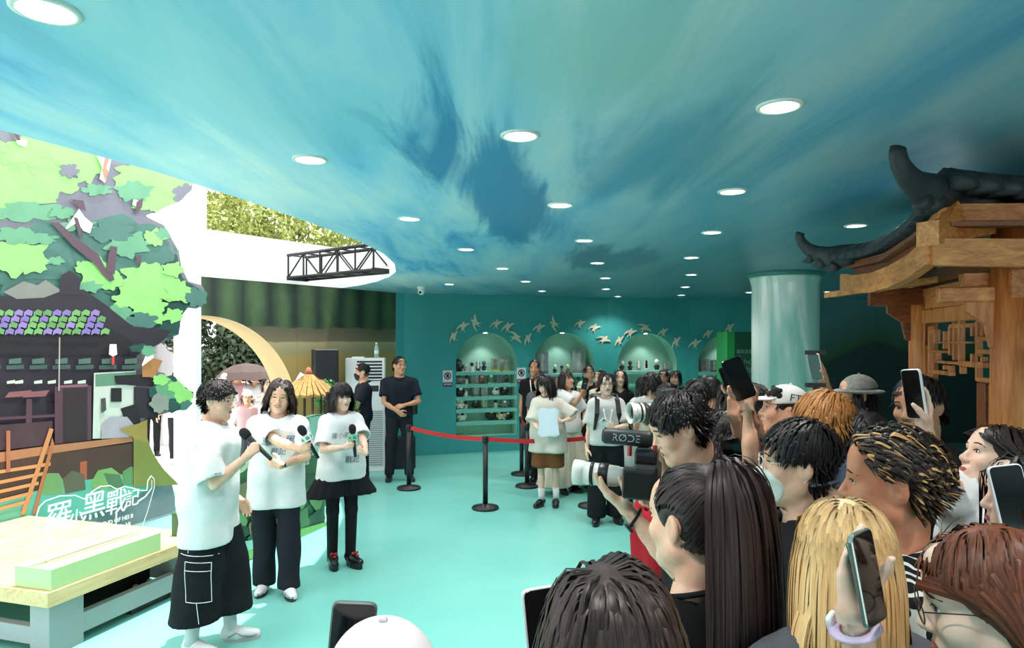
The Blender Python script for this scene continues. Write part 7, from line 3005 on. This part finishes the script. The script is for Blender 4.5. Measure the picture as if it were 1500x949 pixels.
a = outp(262, 10.9, 1.6, 'man in white T-shirt and dark trousers standing outside in the sun', 12, 'm', hair=short(160, L=.03), bottom=TR(NAVY_D), top=TEE(WHITE_T, collar=False), shoes=SHW, head=(0, -6, 0),
         arms=dict(r=dict(w=(-.3, -.12, .84), pole=(-.6, 1, -.2))))
a = outp(222, 11.6, 1.52, 'person in blue top outside, half hidden by the painted board', 30, 'f', hair=bob(150, .2), bottom=TR(BLACK_D), top=TEE(BLUE_T, collar=False), shoes=SHB)
hw_ = a
a = outp(331, 10.6, 1.44, 'woman in white sun hat in the crowd outside the gate', 25, 'f', hair=bob(140, .2, capped=1, bang=None), bottom=TR(GREY_T), top=TEE(WHITE_T, collar=False), shoes=SHW)
a.cap(M('white_sun_hat', (236, 232, 226), .8), bucket=True, name='sun_hat')
a = outp(349, 11.3, 1.52, 'man outside the gate under the left half of the dark umbrella', 30, 'm', hair=short(150), bottom=TR(GREY_T), top=TEE(PINK_T, collar=False), shoes=SHW,
         arms=dict(l=dict(w=(.12, -.2, 1.12), pole=(.6, .3, -1), u=(0, -.3, 1), curl=(1.1, 1.1, .8), thumb=.8)))
ug = a
a = outp(374, 11.0, 1.50, 'woman outside the gate under the right half of the dark umbrella', 10, 'f', hair=bob(150, .2), bottom=dict(kind='skirt', mat=PALE_G, hem=.4, flare=.08), top=TEE(WHITE_T, collar=False), shoes=SHW)
a = outp(362, 9.98, 1.20, 'child in a pale pink top and cap outside the gate', 25, 'f', hair=bob(140, .16, capped=1, bang=None), bottom=TR(GREY_T, kind='trousers'), top=TEE(PINK_T, collar=False), shoes=SHW)
a.cap(M('pale_pink_cap', (236, 206, 204), .8))
a = outp(392, 10.4, 1.36, 'person in white with raised arm by the tan gate rim', 30, 'f', hair=bob(140, .16), bottom=TR(GREY_T), top=TEE(WHITE_T, collar=False), shoes=SHW,
         arms=dict(r=dict(w=(-.2, -.2, 1.42), pole=(-1, .3, -.6))))
c = P(361, 549, 10.9)
um = thing('umbrella', 'dark brown umbrella held over the couple outside the moon gate', 'umbrella', c)
MUM = M('umbrella_cloth', (70, 54, 50), .8, .1, 4)
for q in range(8):
    b = MB()
    b.smooth = False
    a0, a1 = q * math.pi / 4 + .2, (q + 1) * math.pi / 4 + .2
    pr = [(.01, .19), (.2, .155), (.37, .065), (.47, -.05)]
    L0 = [(r * math.cos(a0), r * math.sin(a0), z) for r, z in pr]
    L1 = [(r * math.cos(a1), r * math.sin(a1), z) for r, z in pr]
    Lm = [(r * .97 * math.cos((a0 + a1) / 2), r * .97 * math.sin((a0 + a1) / 2), z - .008 * i_) for i_, (r, z) in enumerate(pr)]
    vs = L0 + Lm + L1
    vs = vs + [(x, y, z - .004) for x, y, z in vs]
    fs = []
    for i_ in range(3):
        for s_ in (0, 4):
            fs += [(s_ + i_, s_ + i_ + 1, s_ + i_ + 5, s_ + i_ + 4), (12 + s_ + i_ + 4, 12 + s_ + i_ + 5, 12 + s_ + i_ + 1, 12 + s_ + i_)]
    b._add(vs, fs)
    b.build('panel', MUM, um)
b = MB()
b.smooth = True
hnd = ug.W(ug.hand[1]['w'] + ug.hand[1]['u'] * .08 + ug.hand[1]['n'] * .02) - c
b.tube([(0, 0, .2), (hnd[0] * .5, hnd[1] * .5, .0), tuple(hnd + np.array([0, 0, -.08]))], .008, 6)
b.build('shaft', MBK, um)
# ------------------------------------------------------------------ the press of fans and photographers (right)
def crowd(px, py, d, label, phi, sex='m', **kw):
    """crown of the head shows at photo pixel (px, py)"""
    x = (px - CX) / FPX * d
    z = CAM_H - (py - HOR) / FPX * d
    hd = kw.pop('head', (0, 0, 0))
    return Person(label, x, d, face_az(x, d, phi), kw.pop('H', None) or z - kw.pop('hh', .015), sex, kw.pop('skin', SK2), kw.pop('res', 'mid'), head=hd, bottom=kw.pop('bottom', TR()), shoes=kw.pop('shoes', SHB), **kw)


# photographer with the big white lens
a = crowd(1032, 580, 2.5, 'photographer with black hair in black T-shirt bending to a camera with white lens', -72, 'm', res='near', head=(0, 18, 0), lean=.08, skin=SK1, hh=-.02,
          arms=dict(l=dict(W=P(918, 745, 2.22), U=(-.75, -.1, .6), N=(.3, .2, .9), pole=(.6, .2, -1), curl=(.16, .22, .2)), r=dict(W=P(976, 738, 2.3), U=(-.8, .2, .3), N=(-.2, -.9, .2), pole=(-.7, .6, -1), curl=(.9, 1.0, .6))),
          hair=short(1500, L=.035, top=2.2, w=.007, off=.016, mess=.3, S=7), top=TEE(BLACK_T, loose=.028), face=dict())
a.watch(1, MBLK, MBLK)
MLW = M('lens_white', (224, 222, 214), .35, .03)


def camera_rig(label, c, ax, lens_mat, L, r, big=True):
    ax = unit(ax)
    t = unit(np.cross(ax, [0, 0, 1.0]))
    upv = np.cross(t, ax)
    o = thing('camera', label, 'camera', c)
    Mx = Matrix(np.stack([t, upv, ax], 1).tolist()).to_4x4()
    b = MB()
    b.rbox((0, 0, -.04), (.15, .11, .075), .02, Mx)
    b.rbox((-.06, -.005, -.02), (.035, .1, .1), .014, Mx)
    b.build('camera_body', MBLK, o, .002)
    b = MB()
    b.rbox((0, .07, -.035), (.07, .05, .07), .015, Mx)
    b.build('viewfinder_hump', MBLK, o)
    b = MB()
    b.smooth = True
    b.lathe([(r * .8, 0), (r * .85, L * .25), (r * .92, L * .28), (r, L * .5), (r * 1.02, L * .82)], n=24, M4=Mx)
    lo = b.build('lens_barrel', lens_mat, o)
    for (z0, z1, rr) in ((.05, .14, .9), (.42, .58, 1.04), (.66, .72, 1.05)):
        b = MB()
        b.smooth = True
        b.lathe([(r * rr * .99, L * z0), (r * rr * 1.03, L * (z0 + .01)), (r * rr * 1.03, L * (z1 - .01)), (r * rr * .99, L * z1)], n=24, M4=Mx)
        b.build('lens_ring', MBLK, lo)
    b = MB()
    b.smooth = True
    b.lathe([(r * 1.02, L * .82), (r * 1.12, L * .86), (r * 1.15, L), (r * 1.08, L), (r * 1.02, L * .9)], n=24, M4=Mx, cap=False)
    b.build('lens_hood', lens_mat if big else MBLK, o)
    b = MB()
    b.lathe([(r * .95, L * .84), (.001, L * .87)], n=24, M4=Mx)
    b.build('front_glass', MGLS, o)
    return o, Mx


q = P(930, 700, 2.2)
cr, Mc = camera_rig('camera with long white zoom lens held by the photographer in black', q, (-.93, .3, .04), MLW, .2, .036)
b = MB()
b.smooth = True
b.lathe([(.022, -.02), (.026, -.01), (.026, .13), (.02, .14), (.001, .142)], (0, .128, -.03), 18, Mc)
mo = b.build('shotgun_microphone', M('mic_black', (24, 24, 26), .5), cr)
for zz in (-.06, .02):
    b = MB()
    b.tube([(Mc @ Vector((0, .07, zz))), (Mc @ Vector((0, .11, zz)))], .008, 6)
    b.build('shock_mount', M('red_mount', (176, 26, 34), .4), cr)
vs, fs = text_geo('RØDE', .034, 0, 'CENTER')
b = MB()
b._add([tuple(Mc @ Vector((.0265 * math.cos(p[1] / .0265), .128 + .0265 * math.sin(p[1] / .0265), p[0] + .03))) for p in [(v[0], v[1]) for v in vs]], fs)
b.build('lettering', M('grey_lettering', (170, 172, 174), .5), mo)
b = MB()
b._add([tuple(Mc @ Vector((-.0265 * math.cos(p[1] / .0265), .128 + .0265 * math.sin(p[1] / .0265), -p[0] + .03))) for p in [(v[0], v[1]) for v in vs]], fs)
b.build('lettering', M('grey_lettering', (170, 172, 174), .5), mo)
# second camera further back, held up over the first
a2 = crowd(968, 640, 3.05, 'crouching photographer in red jacket behind the white lens', -60, 'm', res='mid', H=1.46, hair=short(300), top=TEE(cloth('red_jacket', (156, 24, 36)), loose=.03),
           arms=dict(l=dict(W=P(955, 632, 2.82), U=(-.6, -.1, .8), N=(.5, -.2, .6), pole=(.5, .2, -1), curl=(.9, .9, .6)), r=dict(W=P(982, 636, 2.9), U=(-.4, .1, .9), N=(-.6, .4, .2), pole=(-.5, .3, -1), curl=(.9, .9, .6))))
q = P(966, 603, 2.8)
camera_rig('black camera with white banded lens raised between the crowd and the belt', q, (-.94, -.2, -.02), MLW, .13, .038, True)

a = crowd(1064, 600, 3.2, 'person with black hair and black rimmed glasses behind the bending photographer', -85, 'f', res='mid', hair=bob(500, .1, flow='crown', bang=dict(L=.08, w=.05)), top=TEE(BLACK_T), face=dict(), skin=SK2, head=(0, 8, 0))
a.glasses(MFRAME, .021)
a = crowd(1096, 632, 2.9, 'woman with long black hair looking at the phone in her hand', -105, 'f', res='near', hair=longh(1000, .42, w=.008), top=TEE(BLACK_T), face=dict(), skin=SK4, head=(0, 6, 0),
          arms=dict(r=dict(w=(-.18, -.2, 1.0)), l=dict(W=P(1096, 706, 2.5), U=(-.35, .15, 1), N=(-.6, -.75, .1), pole=(.8, .3, -1), curl=(.16, .22, .2), thumb=.7)))
hold_phone(a, 1, 'dark phone upright in front of the woman with long black hair', MPHB, .105, .03)
MM = crowd(1172, 622, 2.1, 'man with thick black hair, pale glasses and white face mask in profile', -82, 'm', res='near', hair=short(1900, L=.030, top=2.9, w=.0065, off=.018, g=8, S=8, mess=.08, bang=dict(L=.055, w=.058, fan=.5)), top=TEE(BLACK_T, loose=.03), face=dict(mask=1), skin=SK1, hs=1.06)
MM.mask(MMASKW)
MM.glasses(MCLRF, .023, square=True, thick=.0018)
a = crowd(1206, 576, 2.8, 'young man with ginger dyed hair looking left', -84, 'm', res='near', hair=short(1500, L=.05, top=1.8, w=.0065, off=.02, g=8, S=8, c1=(134, 80, 40), c2=(214, 150, 88), bang=dict(L=.085, w=.058, fan=.6)), top=TEE(BLACK_T), face=dict(), skin=SK2, hs=1.04)
a = crowd(1142, 562, 3.3, 'person in white cap with a black bear badge tilting back', -75, 'm', res='mid', hair=short(300, L=.04, capped=1), top=TEE(WHITE_T), face=dict(), skin=SK2, head=(0, -10, 0),
          arms=dict(r=dict(W=P(1086, 580, 3.0), pole=(-.6, .2, -1), U=(-.2, 0, 1), N=(-.5, -.8, .1), curl=(.16, .22, .2))))
co = a.cap(M('white_cap', (224, 222, 216), .8, .04, 20, .2))
b = MB()
b.smooth = True
for p_, r_ in (((.045, -.062, .085), .020), ((.06, -.045, .098), .008), ((.034, -.072, .106), .008), ((.062, -.045, .070), .012), ((.03, -.085, .072), .012)):
    b.ball(tuple(a.Hd(p_)), r_ * 1.3, 10, 6)
b.build('bear_badge', M('bear_black', (20, 20, 22), .8), co)
vs, fs = text_geo('FT', .05, .001, 'CENTER')
b = MB()
for p_ in vs:
    pass
b._add([tuple(a.Hd((.090 - abs(p_[0]) * .12, .022 + p_[0], .072 + p_[1]))) for p_ in vs], fs)
b.build('lettering', M('black_lettering', (24, 24, 26), .6), co)
# arms with phones held high
a = crowd(1124, 634, 2.5, 'short person in black whose two arms hold a phone high over the crowd', -110, 'f', res='near', H=1.56, hair=bob(420, .2), top=TEE(BLACK_T), skin=SK2,
          arms=dict(l=dict(W=P(1094, 592, 2.4), U=(-.25, .1, 1), N=(-.4, -.9, 0), pole=(.3, .2, -1), curl=(.16, .22, .2), thumb=.6, **{'raise': 1}), r=dict(W=P(1070, 600, 2.48), U=(.1, .1, 1), N=(.3, -.9, 0), pole=(-.6, .1, -1), curl=(.16, .22, .2), thumb=.6, **{'raise': 1})))
hold_phone(a, 1, 'dark phone held up in two hands before the round column', MPHB, .105, .03, along=np.array([-.35, .1, .9]))
a = crowd(1100, 612, 3.75, 'short person whose raised hands hold a phone before the green panel', -140, 'f', res='mid', H=1.50, hair=bob(260, .2), top=TEE(DARK_T), skin=SK2,
          arms=dict(l=dict(W=P(1076, 572, 3.6), U=(-.3, 0, 1), N=(-.3, -.9, 0), pole=(.4, .2, -1), curl=(.16, .22, .2), **{'raise': 1}), r=dict(W=P(1064, 574, 3.65), U=(.2, 0, 1), N=(.4, -.9, 0), pole=(-.6, .2, -1), curl=(.16, .22, .2), **{'raise': 1})))
hold_phone(a, 1, 'phone held up edge on before the green information panel', MPHB, .105, .03, along=np.array([-.3, .1, .9]))
# grey hat, raised rig
a = crowd(1256, 545, 4.0, 'person in speckled grey bucket hat with one arm raised', -70, 'f', res='mid', hair=bob(260, .2, capped=1, bang=None), top=TEE(BLACK_T), skin=SK2,
          arms=dict(r=dict(W=P(1206, 558, 3.8), U=(-.35, 0, 1), N=(-.8, -.5, .1), pole=(-.3, .2, -1), curl=(.16, .22, .2), thumb=.6, **{'raise': 1})))
a.cap(M('grey_speckled_hat', (138, 138, 134), .9, .25, 40, .4), bucket=True, name='bucket_hat')
ph = hold_phone(a, -1, 'phone in a black clamp raised before the dark hill wall', MPHW, .10, .03, along=np.array([-.2, 0, 1]))
for zz in (-.1, .08):
    b = MB()
    b.box((-.05, -.02, zz - .012), (.05, .02, zz + .012))
    b.build('clamp_jaw', MBLK, ph)
b = MB()
b.tube([(0, 0, -.1), (0, 0, -.2)], .014, 8)
b.build('clamp_stem', MBLK, ph)
# tall man behind the raised arm
a = crowd(1348, 545, 2.85, 'tall man in black T-shirt standing against the pavilion column', -28, 'm', res='mid', hair=short(700), top=TEE(BLACK_T, loose=.026), face=dict(), skin=SK3, head=(0, 6, 0))
# woman filming with arm stretched up
a = crowd(1462, 622, 2.1, 'woman in white printed T-shirt stretching her arm to film overhead', -62, 'f', res='near', hair=longh(900, .35, w=.008, tuck=.02, **DKB), top=TEE(WHITE_T, loose=.034, sleeve=.8), face=dict(lip=M('coral_lips', (186, 96, 86), .35)), skin=SK4, head=(0, -22, 0), hh=.0, bend=-.12,
          arms=dict(r=dict(W=P(1342, 606, 2.0), U=(-.02, .05, 1), N=(-1, -.22, .0), pole=(-.1, .2, -1), curl=(.16, .22, .2), thumb=.75, **{'raise': .7}), l=dict(w=(.1, -.3, 1.06), pole=(.8, .3, -.8))))
a.print_text([('羅小黑', .075), ('戰記', .07)], MBLUEP, 1.27, .0)
hold_phone(a, -1, 'white phone raised high in one hand before the wooden pavilion', MPHW, .11, .03, along=np.array([-.12, .05, 1]))
b = MB()
b.tube([a.up((.055, -.06, 1.46)), a.up((.03, -.125, 1.40)), a.up((0, -.142, 1.36)), a.up((-.03, -.125, 1.40)), a.up((-.055, -.06, 1.46))], .0016, 5)
b.ball(tuple(a.up((0, -.148, 1.35))), .009, 8, 6)
b.build('necklace', MGOLD, a.root)
# man with streaked hair
HL = crowd(1308, 634, 1.68, 'tanned man with blond streaked dark hair in black and white patterned shirt', -84, 'm', res='near', skin=(196, 134, 104), hs=1.04,
           hair=short(1700, L=.03, top=3.4, w=.0065, off=.022, g=4, S=9, flow='back', mess=.22, lift=.25, stick=.5, streak=(200, 152, 96), hl=-.0, c1=(20, 16, 15), c2=(52, 40, 34)), top=TEE(PATT, loose=.032), face=dict())
a = crowd(1252, 652, 2.05, 'person in grey cap whose face peeps out before the tanned man', -72, 'f', res='mid', hair=bob(260, .2, capped=1, bang=None), top=TEE(DARK_T), face=dict(), skin=SK1, head=(0, 2, 0), H=1.60)
a.cap(M('slate_cap', (92, 104, 122), .85, .08, 20, .2))
a = crowd(1262, 600, 2.75, 'person with black hair in the gap behind the ginger haired man', -150, 'm', res='mid', hair=short(420, L=.06, bang=None), top=TEE(BLACK_T), skin=SK3)
a = crowd(1505, 628, 1.75, 'woman at the right edge holding a white cased phone in her hand', -70, 'f', res='near', H=1.66, hair=longh(700, .35, w=.008), top=TEE(CREAM_T), face=dict(), skin=SK4, head=(0, -4, 0),
          arms=dict(r=dict(W=P(1474, 762, 1.22), U=(.12, .25, 1), N=(-.15, -1, .0), pole=(-.2, .1, -1), curl=(.16, .22, .2), thumb=.75), l=dict(w=(.1, -.25, 1.0))))
hold_phone(a, -1, 'white cased phone held up at the right edge of the crowd', MPHW, .11, .03, along=np.array([-.12, .2, 1]))
W_, E_ = a.wr[-1], a.el[-1]
d_ = unit(E_ - W_)
e1, e2 = unit(np.cross(d_, [0, 1.0, .3])), None
e2 = np.cross(d_, e1)
b = MB()
b.smooth = True
for q in range(16):
    an = q * 2 * math.pi / 16
    b.ball(tuple(W_ + d_ * .035 + (e1 * math.cos(an) + e2 * math.sin(an)) * .036), .0078, 8, 6)
b.build('bead_bracelet', M('pink_beads', (236, 176, 200), .3, .1, 60), a.root)

# nearest row, seen from behind
PT = crowd(1014, 694, 1.55, 'woman with long dark ponytail in black T-shirt seen from behind', -128, 'f', res='near', hh=.0, skin=SK1, hs=1.04,
           hair=dict(n=1700, S=6, L=.2, tie=(0.0, .62, .78), tail=dict(L=.60, n=1100, r=.052, kick=.45, up=-.1, g=20, f0=5, w=.0095), w=.006, off=.006, hl=-.03, c1=(20, 14, 14), c2=(64, 46, 46)), top=TEE(BLACK_T, loose=.022), face=dict())
b = MB()
b.smooth = True
tp = PT.Hd(CCEN + unit(np.array((0, .62, .78))) * (CIRC + .014))
td = PT.HR @ unit(np.array((0, .62, .78)))
s1 = unit(np.cross(td, [0, 0, 1.0]))
s2 = np.cross(s1, td)
b.tube([tp + (s1 * math.cos(q * .3927) + s2 * math.sin(q * .3927)) * .026 for q in range(16)], .008, 6, True)
b.build('hair_tie', MBLK, PT.root)
st = thing('shoulder_bag', 'bag on a pale blue strap worn by the woman with the ponytail', 'bag', PT.W((0, .16, 1.0)), PT.yaw)
b = MB()
off_ = np.array([0, .16, 1.0])
b.beam([np.array(PT.up(p)) - off_ for p in ((-.10, -.10, 1.38), (-.09, -.03, 1.455), (-.075, .06, 1.43), (-.03, .125, 1.32), (.03, .142, 1.2), (.10, .14, 1.08), (.14, .12, 1.02))], .045, .006, up=(0, .8, .6))
b.build('strap', cloth('pale_blue_strap', (168, 196, 206)), st)
b = MB()
b.rbox((.14, -.01, -.1), (.26, .09, .24), .03)
b.build('bag_body', cloth('pale_blue_bag', (150, 180, 196)), st)
a = crowd(892, 826, 1.0, 'woman with dark brown hair nearest the camera, only her hair showing', -158, 'f', res='near', hh=.0, hs=.98,
          hair=dict(n=2600, S=10, L=.40, flow='part', part=.02, pend=.03, ears=False, g=11, w=.0095, off=.020, wave=.04, mess=.06, gloss=.4, c1=(24, 16, 16), c2=(82, 62, 58)), top=TEE(BLACK_T), skin=SK2,
          arms=dict(l=dict(w=(.16, -.28, 1.25), u=(0, -.2, 1), n=(-.2, .9, .2), pole=(.8, .2, -1)), r=dict(W=P(806, 1010, 1.12), U=(-.1, .1, 1), N=(.2, -.9, .1), pole=(-.8, .2, -1), curl=(.16, .22, .2))))
hold_phone(a, -1, 'phone in a pale case half hidden by the nearest brown hair', MPHW, .10, .02)
BL = crowd(1236, 728, 1.32, 'woman with long straight blonde hair seen from behind', -150, 'f', res='near', hh=.0, hs=.97, skin=SK4,
           hair=dict(n=2300, S=12, L=.27, nosh=1, flow='part', pend=.02, ears=False, g=14, w=.0085, off=.010, mess=.05, c1=(222, 166, 102), c2=(252, 214, 156), root=(72, 56, 40), gloss=.46), top=TEE(GREY_T, loose=.024),
           arms=dict(r=dict(W=P(1246, 896, 1.10), U=(.0, .1, 1), N=(.6, -.75, .1), pole=(-.4, -.2, -1), curl=(.14, .2, .2), thumb=.35), l=dict(w=(.1, -.25, 1.05), pole=(.8, .3, -.8))))
hold_phone(BL, -1, 'graphite phone held up beside the blonde hair', MPHG, .062, .030, along=np.array([-.14, .1, 1]), size=(.07, .145, .009))
BL.watch(-1, MPHW, M('lilac_strap', (196, 178, 208), .5), .03)
RD = crowd(1484, 778, 1.04, 'woman with long red brown hair and thin glasses looking down left', -80, 'f', res='near', hh=.0, hs=1.02, skin=SK4, head=(0, 10, 0),
           hair=dict(n=2500, S=10, L=.45, flow='part', part=-.012, g=10, w=.009, off=.016, mess=.06, tuck=.015, c1=(52, 24, 18), c2=(132, 74, 50), face=.058), top=TEE(GREEN_T, loose=.026), face=dict())
RD.glasses(MFRAME, .023, thick=.0012)
a = crowd(560, 896, .98, 'person in pale pink bucket hat at the bottom edge filming with a phone', -170, 'f', res='near', hh=.03, skin=SK2, hair=bob(300, .2, capped=1, bang=None), top=TEE(CREAM_T),
          arms=dict(l=dict(W=P(512, 1010, 1.17), U=(-.05, .1, 1), N=(.1, -1, .0), pole=(-.5, .3, -1), curl=(.16, .22, .2))))
a.cap(M('pale_pink_hat', (238, 222, 226), .85, .03, 14, .2), bucket=True, name='bucket_hat')
phone('black phone with grey case raised at the bottom edge of the picture', P(514, 948, 1.15), np.array([.10, 0, 1]), np.array([.15, -1, .05]), M('grey_phone_case', (92, 104, 100), .4), None, None, (.075, .155, .011))
